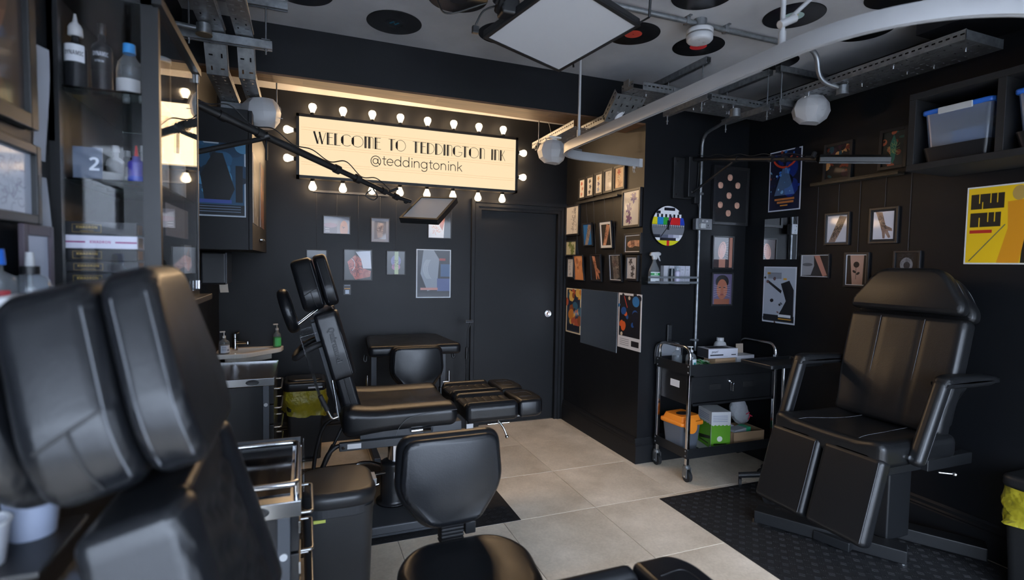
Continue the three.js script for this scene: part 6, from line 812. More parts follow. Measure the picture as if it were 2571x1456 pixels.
// ---------- wash corner ----------
{
  const t = thing('towel_dispenser', 'black paper towel dispenser below the wall cupboard', 'dispenser', [-0.52, 1.2, -3.95]);
  wpart(t, 'housing', rbox(XL, -0.452, 1.335, 1.545, -4.1, -3.82, 0.015), M.blackSatin); wpart(t, 'cover_edge', rbox(-0.462, -0.448, 1.34, 1.54, -3.84, -3.812, 0.004), M.greyMetal); const g = new THREE.PlaneGeometry(0.05, 0.06, 4, 6), p = g.attributes.position; for (let i = 0; i < p.count; i++) p.setZ(i, 0.25 * sq(p.getY(i) - 0.03) * 20); g.computeVertexNormals(); wpart(t, 'paper_tail', g.rotateY(0.4).translate(-0.475, 1.315, -3.86), std(L(0.5, 0.45, 0.38), 0.9, { side: THREE.DoubleSide }));
  const ys = 0.815, sh = roundPoly([[XL + 0.003, 4.605], [XL + 0.003, 4.27], [-0.4, 4.26], [-0.16, 4.5], [-0.145, 4.6], [-0.15, 4.605]], [0.005, 0.02, 0.08, 0.04, 0.01, 0.005]);
  const hole = roundPoly([[-0.55, 4.5], [-0.53, 4.32], [-0.41, 4.315], [-0.22, 4.5], [-0.24, 4.54], [-0.53, 4.545]], 0.03);
  const rim = sh.clone(); rim.holes.push(new THREE.Path(hole.getPoints(8)));
  const s = thing('wash_basin', 'small cream corner wash basin on the back wall', 'sink', [-0.4, 0.7, -4.43]);
  const flip = (g) => g.rotateX(-PI / 2);
  wpart(s, 'rim', flip(extr(rim, 0.035, 0.004, 2, 8)).translate(0, ys - 0.035, 0), M.cream);
  wpart(s, 'bowl', [flip(extr(hole, 0.006, 0, 1, 8)).scale(1, 1, 1).translate(0, ys - 0.08, 0), (() => { const P = hole.getPoints(8), o = []; for (let i = 0; i < P.length - 1; i++) { const a = P[i], b = P[i + 1]; for (const q of [[a, 0], [b, 0], [b, 1], [a, 0], [b, 1], [a, 1]]) o.push(q[0].x, ys - 0.03 - 0.05 * q[1], -q[0].y); } const G = new THREE.BufferGeometry(); G.setAttribute('position', new THREE.Float32BufferAttribute(o, 3)); G.computeVertexNormals(); return G; })()], std(M.cream.color, 0.22, { side: THREE.DoubleSide }));
  wpart(s, 'pedestal', [box(XL + 0.01, -0.3, 0.45, ys - 0.085, -4.6, -4.33)], M.trimBlack); wpart(s, 'drain', cyl(0.016, 0.016, 0.004, 16).translate(-0.42, ys - 0.074, -4.42), M.chrome);
  const tp = thing('mixer_tap', 'chrome mixer tap at the corner of the wash basin', 'tap', [-0.475, ys, -4.46]);
  part(tp, 'tap_body', [cyl(0.02, 0.018, 0.09, 18), cyl(0.021, 0.021, 0.03, 18).translate(0, 0.095, 0)], M.chrome); part(tp, 'spout', [tube([[0, 0.055, 0], [0.05, 0.06, 0.03], [0.09, 0.062, 0.05]], 0.011, 16, 10), cyl(0.013, 0.013, 0.02, 14).translate(0.09, 0.05, 0.05)], M.chrome); part(tp, 'lever', rod([0, 0.125, 0], [0.03, 0.14, 0.02], 0.007, 8), M.chrome);
  const pump = (m) => [cyl(0.012, 0.012, 0.016, 14), cyl(0.004, 0.004, 0.03, 8).translate(0, 0.016, 0), rbox(-0.028, 0.008, 0.04, 0.05, -0.007, 0.007, 0.003)];
  const soap = (label, pos, h, r, liquid, lab) => { const b = thing('soap_bottle', label, 'bottle', pos, 0.4); part(b, 'body', bottleG(r, h, 0.4), M.clearPlastic); part(b, 'liquid', lathe([[0, 0.003], [r * 0.9, 0.003], [r * 0.95, 0.006], [r * 0.95, h * (lab ? 0.6 : 0.42)], [0, h * (lab ? 0.6 : 0.42)]], 20), liquid); part(b, 'label', labelG(r, h * 0.1, h * 0.55, -0.9, 2.0), lab ?? M.white); part(b, 'pump', pump().map((g) => g.translate(0, h, 0)), std(L(0.6, 0.58, 0.54), 0.4)); return b; };
  soap('pump bottle half full of bright green soap on the basin edge', [-0.19, ys + 0.001, -4.53], 0.135, 0.03, phy(L(0.03, 0.5, 0.04), 0.2, { transmission: 0.4, thickness: 0 }), std(L(0.1, 0.6, 0.15), 0.5));
  soap('clear pump soap bottle with a white label on the basin edge', [-0.53, ys + 0.001, -4.3], 0.115, 0.036, phy(L(0.5, 0.42, 0.36), 0.2, { transmission: 0.6, thickness: 0 }), print(txt([['', 0, 0, 0.1]], '#c9ccd4', '#333', 128, 64, 'bold', (g, w, h) => { g.fillStyle = '#6d7380'; for (let i = 0; i < 5; i++) g.fillRect(w * 0.12, h * (0.15 + i * 0.13), w * 0.4, 3); g.fillRect(w * 0.6, h * 0.55, w * 0.25, h * 0.2); }), 0.5));
}
// ---------- steel topped drawer units ----------
function drawerUnit(label, x0, x1, z0, z1, yt, rail) {
  const t = thing('drawer_unit', label, 'drawer unit', [(x0 + x1) / 2, 0.005, (z0 + z1) / 2]);
  wpart(t, 'carcass', [box(x0 + 0.01, x1 - 0.03, 0.06, yt - 0.06, z0 + 0.02, z1 - 0.012)], M.blackSatin); wpart(t, 'corner_post', [rbox(x1 - 0.065, x1 - 0.03, 0.03, yt - 0.055, z1 - 0.03, z1 - 0.004, 0.003)], std(L(0.05, 0.056, 0.066), 0.4)); wpart(t, 'corner_post', [rbox(x0, x0 + 0.03, 0.03, yt - 0.055, z1 - 0.03, z1 - 0.004, 0.003)], std(L(0.05, 0.056, 0.066), 0.4));
  const top = wpart(t, 'steel_top', [rbox(x0, x1, yt - 0.055, yt - 0.008, z0, z1, 0.003), box(x0, x1, yt - 0.008, yt, z0, z0 + 0.012), box(x0, x0 + 0.01, yt - 0.008, yt, z0, z1), box(x1 - 0.006, x1, yt - 0.008, yt - 0.002, z0, z1)], M.steel);
  for (const x of [x1 - 0.12, x1 - 0.3]) wpart(top, 'cable_grommet', lathe([[0, 0.002], [0.03, 0.002], [0.034, 0.004], [0.036, 0]], 24).scale(1, 1, 0.45).rotateX(PI / 2).translate(x, yt - 0.031, z1), M.black);
  wpart(t, 'rail_bolt', cyl(0.011, 0.011, 0.004, 14).rotateX(PI / 2).translate(x1 - 0.048, yt - 0.17, z1 - 0.004), M.whiteDull);
  const n = 4; for (let i = 0; i < n; i++) { const yb = yt - 0.175 - i * 0.122, d = wpart(t, 'drawer', rbox(x1 - 0.032, x1 - 0.006, yb, yb + 0.114, z0 + 0.025, z1 - 0.035, 0.003), M.blackSatin); wpart(d, 'handle', bent([[x1 - 0.008, yb + 0.072, z0 + 0.13], [x1 + 0.032, yb + 0.072, z0 + 0.13], [x1 + 0.032, yb + 0.072, z1 - 0.13], [x1 - 0.008, yb + 0.072, z1 - 0.13]], 0.0055, 0.012, 8), M.steel); }
  for (const [x, z] of [[x0 + 0.05, z0 + 0.06], [x1 - 0.08, z0 + 0.06], [x0 + 0.05, z1 - 0.06], [x1 - 0.08, z1 - 0.06]]) wpart(t, 'caster', [cyl(0.03, 0.03, 0.02, 18).rotateZ(PI / 2).translate(x + 0.01, 0.031, z), box(x - 0.015, x + 0.015, 0.05, 0.07, z - 0.015, z + 0.015)], M.rubber);
  if (rail) {
    const yr2 = yt + 0.035, r = wpart(t, 'guard_rail', tube([[x0 + 0.03, yr2, z1 - 0.02], [x1 - 0.03, yr2, z1 - 0.02], [x1 - 0.012, yr2, z1 - 0.04], [x1 - 0.012, yr2, z0 + 0.1], [x1 - 0.03, yr2, z0 + 0.08], [x0 + 0.03, yr2, z0 + 0.08]], 0.009, 90, 10, 0.1), M.chrome);
    for (const z of [z1 - 0.03, z0 + 0.09]) wpart(r, 'rail_post', rod([x1 - 0.014, yt - 0.01, z], [x1 - 0.014, yr2, z], 0.008, 10), M.chrome);
    wpart(t, 'splash_back', box(x0, x1 - 0.004, yt, yt + 0.03, z0, z0 + 0.004), M.greyMetal); wpart(top, 'glass_inset', rbox(x0 + 0.02, x1 - 0.03, yt - 0.008, yt - 0.003, z0 + 0.025, z1 - 0.05, 0.001, 1), std(L(0.006, 0.006, 0.007), 0.12));
    wpart(t, 'acrylic_guard', [rbox(x1 + 0.004, x1 + 0.009, yt - 0.1, yt + 0.03, z0 + 0.02, z0 + 0.2, 0.001, 1)], M.acrylic);
    for (let i = 0; i < n; i++) wpart(t, 'handle_plate', rbox(x1 - 0.008, x1 - 0.002, yt - 0.115 - i * 0.122, yt - 0.08 - i * 0.122, z1 - 0.16, z1 - 0.02, 0.001, 1), M.steel);
  }
  return t;
}
drawerUnit('steel topped black drawer unit in front of the wash basin', -0.59, -0.16, -4.03, -3.465, 0.8, false);
drawerUnit('steel topped drawer unit with a chrome guard rail behind the big headrest', -0.44, -0.005, -2.1, -1.62, 0.815, true);
// ---------- bins ----------
function bagSkirt(w, d, y0, h, sd, amp = 0.025) {         // a liner hanging over a bin rim, with folds and an uneven hem
  const N = 72, R = 8, pos = [], P = []; for (let j = 0; j <= R; j++) for (let i = 0; i < N; i++) { const a = i / N * 2 * PI, ca = Math.cos(a), sa = Math.sin(a), k = 1 / Math.pow(Math.pow(Math.abs(ca), 5) + Math.pow(Math.abs(sa), 5), 0.2), hem = h * (0.55 + 0.45 * fbm(i / N, 0.3, 5, 3, sd)), v = j / R, q = amp * (0.35 + v) * (fbm(i / N, v * 0.25, 10, 3, sd + 5) - 0.38) * 2.2 + 0.006; P.push([(w / 2 + q) * ca * k, y0 - hem * v, (d / 2 + q) * sa * k]); }
  for (let j = 0; j < R; j++) for (let i = 0; i < N; i++) { const a = j * N + i, b = j * N + (i + 1) % N, c = a + N, e = b + N; for (const q of [a, b, e, a, e, c]) pos.push(...P[q]); }
  const g = new THREE.BufferGeometry(); g.setAttribute('position', new THREE.Float32BufferAttribute(pos, 3)); g.computeVertexNormals(); return toCreasedNormals(g, 0.7);
}
function taperBox(w0, d0, w1, d1, h, r) { const g = rbox(-0.5, 0.5, 0, 1, -0.5, 0.5, 0.0001, 1); const sh = roundPoly([[-1, -1], [1, -1], [1, 1], [-1, 1]], r), P = sh.getPoints(6), o = []; const at = (p, k) => [p.x * (w0 + (w1 - w0) * k) / 2, h * k, p.y * (d0 + (d1 - d0) * k) / 2]; for (let i = 0; i < P.length - 1; i++) { const A = at(P[i], 0), B = at(P[i + 1], 0), C = at(P[i + 1], 1), D = at(P[i], 1); o.push(...A, ...C, ...B, ...A, ...D, ...C, 0, h, 0, ...C, ...D, 0, 0, 0, ...A, ...B); } const G = new THREE.BufferGeometry(); G.setAttribute('position', new THREE.Float32BufferAttribute(o, 3)); G.computeVertexNormals(); return toCreasedNormals(G, 0.6); }
{
  const t = thing('pedal_bin', 'black flip lid bin with a yellow liner hanging out, by the back wall', 'bin', [0.015, 0.001, -4.32]);
  part(t, 'body', taperBox(0.22, 0.2, 0.275, 0.25, 0.53, 0.25), M.black); const ld = part(t, 'lid', smooth(extr(roundPoly([[-0.15, -0.14], [0.15, -0.14], [0.15, 0.14], [-0.15, 0.14]], 0.05), 0.075, 0.02, 4, 8), 0.9).rotateX(-PI / 2).translate(0, 0.525, 0), M.blackSatin); part(ld, 'flip_panel', smooth(extr(roundPoly([[-0.12, -0.1], [0.12, -0.1], [0.12, 0.1], [-0.12, 0.1]], 0.05), 0.014, 0.006, 3, 8), 0.9).rotateX(-PI / 2).translate(0, 0.597, 0.005), M.blackSatin); part(ld, 'lid_sticker', box(0.02, 0.12, 0.55, 0.562, 0.1405, 0.1415), M.paper);
  part(t, 'liner', bagSkirt(0.285, 0.26, 0.53, 0.24, 301), M.yellowBag, 'thin yellow waste liner'); part(t, 'pedal', rbox(-0.07, 0.07, 0.006, 0.02, 0.1, 0.15, 0.004), M.black);
  const b = thing('pedal_bin', 'large black bin with a smooth domed lid beside the tattoo chair mat', 'bin', [0.13, 0.001, -2.27]);
  part(b, 'body', taperBox(0.235, 0.26, 0.27, 0.3, 0.535, 0.35), std(L(0.016, 0.018, 0.021), 0.42)); const bl = part(b, 'lid', smooth(extr(roundPoly([[-0.15, -0.165], [0.15, -0.165], [0.15, 0.165], [-0.15, 0.165]], 0.11), 0.07, 0.03, 6, 10), 1.0).rotateX(-PI / 2).translate(0, 0.53, 0), std(L(0.016, 0.017, 0.019), 0.4)); part(b, 'rim', extr(roundPoly([[-0.143, -0.158], [0.143, -0.158], [0.143, 0.158], [-0.143, 0.158]], 0.1), 0.04, 0.004, 2, 10).rotateX(-PI / 2).translate(0, 0.505, 0), std(L(0.022, 0.025, 0.03), 0.45)); part(bl, 'handle_lip', rbox(0.14, 0.158, 0.565, 0.59, -0.05, 0.03, 0.004), M.whiteDull); for (const g of [rbox(0.135, 0.146, 0.47, 0.52, -0.1, -0.06, 0.002, 1), box(-0.1, -0.05, 0.494, 0.505, 0.15, 0.1575)]) part(b, 'liner_edge', g, std(L(0.45, 0.5, 0.1), 0.5), 'green yellow edge of the liner');
  const c = thing('pedal_bin', 'black bin with a yellow liner at the right wall beside the treatment chair', 'bin', [3.17, 0.001, -1.24]);
  part(c, 'body', taperBox(0.24, 0.3, 0.28, 0.36, 0.52, 0.25), M.blackMatt); part(c, 'lid', smooth(extr(roundPoly([[-0.15, -0.19], [0.15, -0.19], [0.15, 0.19], [-0.15, 0.19]], 0.05), 0.06, 0.02, 4, 8), 0.9).rotateX(-PI / 2).translate(0, 0.51, 0), M.black); part(c, 'liner', bagSkirt(0.29, 0.37, 0.515, 0.24, 331, 0.03), M.yellowBag, 'thin yellow waste liner');
}
// ---------- close left: small shelf, bottle, packet, cups ----------
{
  single('wall_shelf', 'narrow black shelf on the left wall in front of the glass cabinet', 'shelf', rbox(XL, -0.43, 1.352, 1.37, -1.64, -1.05, 0.002), M.black);
  const b = thing('pump_bottle', 'clear rounded bottle with a pale pump top on the narrow shelf', 'bottle', [-0.545, 1.371, -1.44]); part(b, 'body', lathe([[0, 0], [0.034, 0], [0.038, 0.006], [0.038, 0.06], [0.03, 0.08], [0.014, 0.09], [0, 0.09]], 24), M.clearPlastic); part(b, 'collar', cyl(0.017, 0.017, 0.018, 18).translate(0, 0.088, 0), M.black); part(b, 'pump_top', [cyl(0.009, 0.007, 0.03, 14).translate(0, 0.106, 0), cyl(0.004, 0.004, 0.06, 8).translate(0, 0.04, 0)], M.whiteDull);
  const c = thing('pump_bottle', 'bottle with a blue cap at the end of the narrow shelf', 'bottle', [-0.56, 1.371, -1.34]); part(c, 'body', bottleG(0.03, 0.11), M.clearPlastic); part(c, 'cap', cyl(0.015, 0.013, 0.03, 16).translate(0, 0.11, 0), M.blueLid); part(c, 'label', labelG(0.03, 0.015, 0.06), std(L(0.35, 0.03, 0.04), 0.5));
  const f = thing('framed_print', 'small framed sheet behind the bottles on the narrow shelf', 'picture', [XL + 0.02, 1.3705, -1.555], PI / 2); part(f, 'frame', [rbox(-0.075, -0.055, 0, 0.2, 0, 0.012, 0.002, 1), rbox(0.055, 0.075, 0, 0.2, 0, 0.012, 0.002, 1), rbox(-0.055, 0.055, 0.175, 0.2, 0, 0.012, 0.002, 1), rbox(-0.055, 0.055, 0, 0.02, 0, 0.012, 0.002, 1)], std(L(0.06, 0.045, 0.06), 0.5)); part(f, 'print', box(-0.056, 0.056, 0.018, 0.178, 0, 0.006), std(L(0.38, 0.42, 0.52), 0.4));
  const p = thing('glove_packet', 'white paper packet with a red spot lying on the narrow shelf', 'packet', [-0.487, 1.3705, -1.33], 0.12); const g = rbox(-0.052, 0.05, 0, 0.055, -0.13, 0.13, 0.02, 3, bendN((x, y, z, w, h, d) => [x, y * (1 - 0.55 * Math.max(0, -z / d + 0.05)), z], 10)); part(p, 'packet_body', g, M.paper); part(p, 'red_spot', cyl(0.02, 0.02, 0.002, 20).rotateZ(-PI / 2).translate(0.05, 0.03, 0.08), std(L(0.6, 0.02, 0.08), 0.5));
  // ink cups clipped to the wall side of the near chair
  const at = (px, py, t) => V(0, EYE, 0).addScaledVector(ray(px, py), t / -ray(px, py).z);
  const q = at(60, 1300, 0.98); q.y -= 0.035; const hd = thing('cup_holder', 'black wall bracket holding two white rinse cups by the left wall', 'bracket', [-0.5, q.y - 0.02, -0.99]); wpart(hd, 'bracket_arm', [box(XL, -0.34, q.y - 0.02, q.y - 0.012, -1.08, -0.9)], M.black); wpart(hd, 'wall_plate', box(XL, XL + 0.006, q.y - 0.07, q.y + 0.02, -1.08, -0.9), M.black);
  const tex = canvasTex(128, 128, (g2, w, h) => { g2.fillStyle = '#8b93a6'; g2.fillRect(0, 0, w, h); doodle(g2, w * 0.5, h * 0.5, w * 0.4, 40, 'rgba(35,32,44,0.8)', 3, 401); });
  const cup = (lab, x, z, h, r, m) => { const o = thing('rinse_cup', lab, 'cup', [x, q.y - 0.0115, z]); part(o, 'cup_wall', lathe([[r * 0.78, 0], [r, h], [r - 0.002, h], [r * 0.78 - 0.002, 0.003], [0, 0.003], [0, 0], [r * 0.78, 0]], 24), m); part(o, 'rim', new THREE.TorusGeometry(r, 0.0022, 8, 28).rotateX(PI / 2).translate(0, h, 0), M.whiteDull); return o; };
  cup('white cup with dried ink splashes on the wall bracket', -0.395, -1.03, 0.075, 0.038, print(tex, 0.6)); cup('plain white cup on the wall bracket', -0.42, -0.945, 0.06, 0.032, std(L(0.3, 0.31, 0.34), 0.55));
}

// ---------- pillar wall: acrylic ledge, dustpan ----------
{
  const x0 = 2.33, x1 = 2.82, y = 1.372, z = ZP, t = thing('acrylic_ledge', 'clear acrylic ledge on the pillar wall holding bottles and boxes', 'shelf', [(x0 + x1) / 2, y - 0.01, z]);
  wpart(t, 'ledge_floor', box(x0 + 0.03, x1, y - 0.006, y, z, z + 0.105), M.acrylic); wpart(t, 'ledge_back', box(x0 + 0.03, x1, y, y + 0.05, z, z + 0.004), M.acrylic);
  for (const h of [0.004, 0.042]) wpart(t, 'front_rail', box(x0 + 0.02, x1 - 0.01, y + h, y + h + 0.016, z + 0.1, z + 0.105), phy(0x9aa0a6, 0.08, { transmission: 0.6, thickness: 0 })); wpart(t, 'end_plate', box(x0 + 0.02, x0 + 0.026, y - 0.006, y + 0.058, z, z + 0.105), M.acrylic);
  const s = thing('spray_bottle', 'clear trigger spray bottle with white head and green label on the acrylic ledge', 'bottle', [2.435, y + 0.0005, z + 0.055], -0.1);
  part(s, 'body', lathe([[0, 0], [0.042, 0], [0.046, 0.006], [0.046, 0.085], [0.04, 0.105], [0.024, 0.14], [0.014, 0.165], [0.014, 0.18], [0, 0.18]], 26).scale(1, 1, 0.62), M.clearPlastic);
  part(s, 'label', new THREE.CylinderGeometry(0.0467, 0.0467, 0.075, 24, 1, true, -0.95, 1.9).scale(1, 1, 0.62).translate(0, 0.05, 0), print(txt([['D2-4', 0.5, 0.2, 0.2]], '#cfd4d8', '#ffffff', 256, 180, 'bold', (g, w, h) => { g.fillStyle = '#1f8a44'; g.fillRect(0, h * 0.08, w, h * 0.26); g.fillStyle = '#7d848c'; for (let i = 0; i < 5; i++) g.fillRect(w * 0.12, h * (0.44 + i * 0.08), w * 0.7, 3); g.fillStyle = '#22252b'; g.fillRect(w * 0.45, h * 0.86, w * 0.4, 8); }), 0.5));
  part(s, 'trigger_head', [smooth(extr(roundPoly([[-0.04, 0.21], [-0.03, 0.235], [0.03, 0.238], [0.048, 0.228], [0.046, 0.212], [0.02, 0.205], [0.016, 0.18], [-0.016, 0.18], [-0.02, 0.205]], 0.006), 0.03, 0.006, 3, 6), 0.9).translate(0, 0, -0.015), smooth(extr(roundPoly([[0.022, 0.212], [0.034, 0.212], [0.05, 0.168], [0.04, 0.172], [0.026, 0.195]], 0.004), 0.012, 0.003, 2, 4), 0.9).translate(0, 0, -0.006)], M.white);
  const bx = (x, w, lab, draw) => { const b = thing('product_box', lab, 'box', [x, y + 0.0005, z + 0.024], 0, 'slim white boxes on the acrylic ledge'); part(b, 'carton', rbox(-w / 2, w / 2, 0, 0.137, -0.02, 0.02, 0.001, 1), std(L(0.42, 0.43, 0.47), 0.5)); if (draw) part(b, 'front_print', new THREE.PlaneGeometry(w - 0.004, 0.133).translate(0, 0.0685, 0.0206), print(canvasTex(96, 256, draw), 0.5)); };
  const drop = (g, w, h) => { g.fillStyle = '#b4b6c2'; g.fillRect(0, 0, w, h); g.fillStyle = '#4a4d58'; g.fillRect(w * 0.2, h * 0.2, w * 0.5, 5); g.strokeStyle = '#8b8e9c'; g.lineWidth = 3; g.beginPath(); g.moveTo(w / 2, h * 0.36); g.bezierCurveTo(w * 0.9, h * 0.6, w * 0.75, h * 0.78, w / 2, h * 0.78); g.bezierCurveTo(w * 0.25, h * 0.78, w * 0.1, h * 0.6, w / 2, h * 0.36); g.stroke(); g.fillStyle = '#7a7d8a'; g.fillRect(w * 0.2, h * 0.86, w * 0.5, 4); };
  bx(2.555, 0.05, 'plain slim white box behind the black bottle on the acrylic ledge'); bx(2.606, 0.046, 'slim white box behind the pump tube on the acrylic ledge'); for (let i = 0; i < 3; i++) bx(2.656 + i * 0.048, 0.046, ['slim white box with a drop drawing beside the pump tube', 'slim white box with a drop drawing in the middle of three alike', 'slim white box with a drop drawing beside the steel conduit'][i], drop);
  const a = thing('cosmetic_tube', 'black and dark blue cylinder bottle in front of the slim white boxes', 'bottle', [2.583, y + 0.0005, z + 0.068]); part(a, 'body', cyl(0.02, 0.02, 0.065, 22), M.blackSatin); part(a, 'cap', cyl(0.0205, 0.0195, 0.05, 22).translate(0, 0.065, 0), std(L(0.012, 0.02, 0.03), 0.25));
  const b = thing('cosmetic_tube', 'pale lilac pump bottle in front of the slim white boxes', 'bottle', [2.635, y + 0.0005, z + 0.07]); part(b, 'body', lathe([[0, 0], [0.021, 0], [0.022, 0.004], [0.022, 0.085], [0.014, 0.1], [0, 0.1]], 22), std(L(0.48, 0.46, 0.6), 0.4)); part(b, 'cap', [cyl(0.014, 0.014, 0.02, 18).translate(0, 0.098, 0), cyl(0.015, 0.012, 0.018, 18).translate(0, 0.118, 0)], M.clearPlastic);
  // dustpan hung on the wall
  const d = thing('dustpan', 'grey dustpan with a black ribbed handle hanging on the pillar wall', 'dustpan', [2.62, 0.76, z + 0.001]);
  part(d, 'pan', extr(roundPoly([[-0.12, 0.0], [0.12, 0.0], [0.125, 0.1], [0.1, 0.16], [-0.1, 0.16], [-0.125, 0.1]], 0.03), 0.012, 0.004, 2, 6), std(L(0.26, 0.27, 0.29), 0.4)); part(d, 'pan_rim', tube([[-0.12, 0.0, 0.012], [-0.125, 0.1, 0.016], [-0.1, 0.155, 0.02], [0, 0.162, 0.02], [0.1, 0.155, 0.02], [0.125, 0.1, 0.016], [0.12, 0, 0.012]], 0.008, 60, 8), M.black);
  const hd = part(d, 'handle', rbox(-0.022, 0.022, 0.16, 0.3, 0.004, 0.024, 0.008), M.black); for (let i = 0; i < 9; i++) part(hd, 'grip_rib', rbox(-0.014, 0.014, 0.19 + i * 0.011, 0.195 + i * 0.011, 0.023, 0.0265, 0.001, 1), M.greyMetal);
}
// ---------- two tier utility trolley ----------
{
  const x0 = 2.5, x1 = 3.29, z0 = -3.29, z1 = -2.95, t = thing('utility_trolley', 'black two tier trolley with chrome handles and a drawer by the pillar', 'trolley', [2.9, 0.001, -3.13]);
  const post = (x, z) => wpart(t, 'post', rbox(x - 0.012, x + 0.012, 0.11, 0.86, z - 0.012, z + 0.012, 0.003), M.chrome);
  for (const [x, z] of [[x0, z0], [x0, z1], [x1, z0], [x1, z1]]) { post(x, z); const c = wpart(t, 'caster', [cyl(0.04, 0.04, 0.026, 24).rotateZ(PI / 2).translate(x + 0.013 + 0.0, 0.041, z + 0.01)], M.rubber); wpart(c, 'caster_fork', [box(x - 0.022, x - 0.016, 0.03, 0.1, z - 0.018, z + 0.026), box(x + 0.016, x + 0.022, 0.03, 0.1, z - 0.018, z + 0.026), cyl(0.024, 0.024, 0.02, 18).translate(x, 0.094, z)], M.galv); wpart(c, 'axle', rod([x - 0.026, 0.041, z + 0.01], [x + 0.026, 0.041, z + 0.01], 0.007, 10), M.chrome); }
  const tray = (n, y, h) => { const g = [box(x0, x1, y, y + 0.004, z0, z1), box(x0 - 0.006, x1 + 0.006, y - 0.012, y + h, z1 + 0.012, z1 + 0.016), box(x0 - 0.006, x1 + 0.006, y - 0.012, y + h, z0 - 0.016, z0 - 0.012), box(x0 - 0.016, x0 - 0.012, y - 0.012, y + h, z0 - 0.016, z1 + 0.016), box(x1 + 0.012, x1 + 0.016, y - 0.012, y + h, z0 - 0.016, z1 + 0.016)]; const m = wpart(t, n, g, M.black); for (const z of [z0, z1]) for (const yy of [0.006, h - 0.014]) wpart(m, 'rivet', new THREE.SphereGeometry(0.007, 10, 8).scale(0.5, 1, 1).translate(x0 - 0.016, y + yy, z), M.galv); };
  tray('upper_tray', 0.762, 0.062); tray('lower_tray', 0.175, 0.055);
  wpart(t, 'tray_liner', box(x0 + 0.02, x1 - 0.02, 0.179, 0.181, z0 + 0.02, z1 + 0.008), M.whiteDull);
  for (const x of [x0, x1]) wpart(t, 'push_handle', bent([[x, 0.8, z0], [x, 0.94, z0], [x, 0.94, z1], [x, 0.8, z1]], 0.012, 0.07, 12), M.chrome);
  wpart(t, 'drawer_case', [box(x0 + 0.014, x0 + 0.02, 0.53, 0.75, z0, z1), box(x0 + 0.02, x1 - 0.02, 0.53, 0.75, z0, z1 - 0.03), box(x0 + 0.014, x1 - 0.014, 0.735, 0.75, z1 - 0.03, z1 + 0.004), box(x0 + 0.014, x1 - 0.014, 0.53, 0.545, z1 - 0.03, z1 + 0.004), box(x0 + 0.014, x0 + 0.032, 0.53, 0.75, z1 - 0.03, z1 + 0.004), box(x1 - 0.032, x1 - 0.014, 0.53, 0.75, z1 - 0.03, z1 + 0.004)], M.black);
  const dr = wpart(t, 'drawer', [rbox(x0 + 0.036, x1 - 0.036, 0.549, 0.731, z1 - 0.028, z1 - 0.004, 0.003)], M.black); for (const x of [x0 + 0.21, x1 - 0.27]) wpart(dr, 'finger_pull', extr(roundPoly([[-0.05, -0.02], [0.05, -0.02], [0.05, 0.02], [-0.05, 0.02]], 0.004), 0.004, 0.001, 1).translate(x + 0.02, 0.655, z1 - 0.005), M.blackMatt);
  const k = V(x0 + 0.375, 0.69, z1); wpart(dr, 'lock', [cyl(0.011, 0.011, 0.01, 18).rotateX(PI / 2).translate(k.x - 0.02, k.y, k.z - 0.004)], M.chrome); wpart(dr, 'key_bunch', [new THREE.TorusGeometry(0.014, 0.0014, 6, 20).translate(k.x, k.y - 0.016, k.z + 0.012), rbox(k.x - 0.012, k.x - 0.004, k.y - 0.07, k.y - 0.02, k.z + 0.008, k.z + 0.01, 0.001, 1).rotateZ(0), rbox(k.x + 0.004, k.x + 0.012, k.y - 0.075, k.y - 0.024, k.z + 0.011, k.z + 0.013, 0.001, 1), rbox(k.x - 0.022, k.x - 0.014, k.y - 0.006, k.y + 0.004, k.z, k.z + 0.02, 0.001, 1)], M.chrome, 'bunch of small keys');
  wpart(t, 'side_label', box(x0 + 0.0125, x0 + 0.0135, 0.635, 0.685, -3.17, -3.07), M.paper);
  // upper tray contents
  const y = 0.7665;
  const gel = (lab, x, z, teal) => { const b = thing('gel_bottle', lab, 'bottle', [x, y, z], -0.3); part(b, 'body', lathe([[0, 0], [0.034, 0], [0.037, 0.005], [0.037, 0.085], [0.03, 0.105], [0.013, 0.118], [0.013, 0.125], [0, 0.125]], 24), M.clearPlastic); part(b, 'label', labelG(0.037, 0.015, 0.075, -0.9, 2.0), teal ? print(txt([['', 0, 0, 0.1]], '#c3d0d4', '#333', 128, 96, 'bold', (g, w, h) => { g.fillStyle = '#0f8f84'; g.fillRect(w * 0.55, h * 0.35, w * 0.22, h * 0.5); g.fillStyle = '#5d6a70'; for (let i = 0; i < 4; i++) g.fillRect(w * 0.1, h * (0.3 + i * 0.14), w * 0.36, 3); }), 0.5) : M.clearPlastic); part(b, 'pump', [cyl(0.014, 0.013, 0.016, 16).translate(0, 0.125, 0), cyl(0.004, 0.004, 0.02, 8).translate(0, 0.14, 0), rbox(-0.035, 0.012, 0.158, 0.167, -0.008, 0.008, 0.003)], M.white); };
  gel('clear sanitiser pump bottle with a teal label on the trolley', 2.6, -3.06, true); gel('plain clear pump bottle behind the teal label one on the trolley', 2.565, -3.17, false);
  const pk = thing('dressing_packs', 'pile of crinkled green foil dressing packs on the trolley', 'packets', [2.72, y, -3.08]); for (let i = 0; i < 7; i++) { const g = new THREE.PlaneGeometry(0.1, 0.07, 8, 6), p = g.attributes.position; for (let q = 0; q < p.count; q++) p.setZ(q, 0.012 * (hash(q, i, 9) - 0.5) + 0.004); g.computeVertexNormals(); part(pk, 'packet', g.rotateX(-PI / 2 + 0.15 * (i % 3)).rotateY(i * 0.35 - 0.6).translate(0.008 * (i % 3) - 0.008, 0.012 + i * 0.006, 0.01 * (i % 2)), std(i % 3 ? L(0.03, 0.3, 0.08) : L(0.5, 0.62, 0.52), 0.35, { side: THREE.DoubleSide })); }
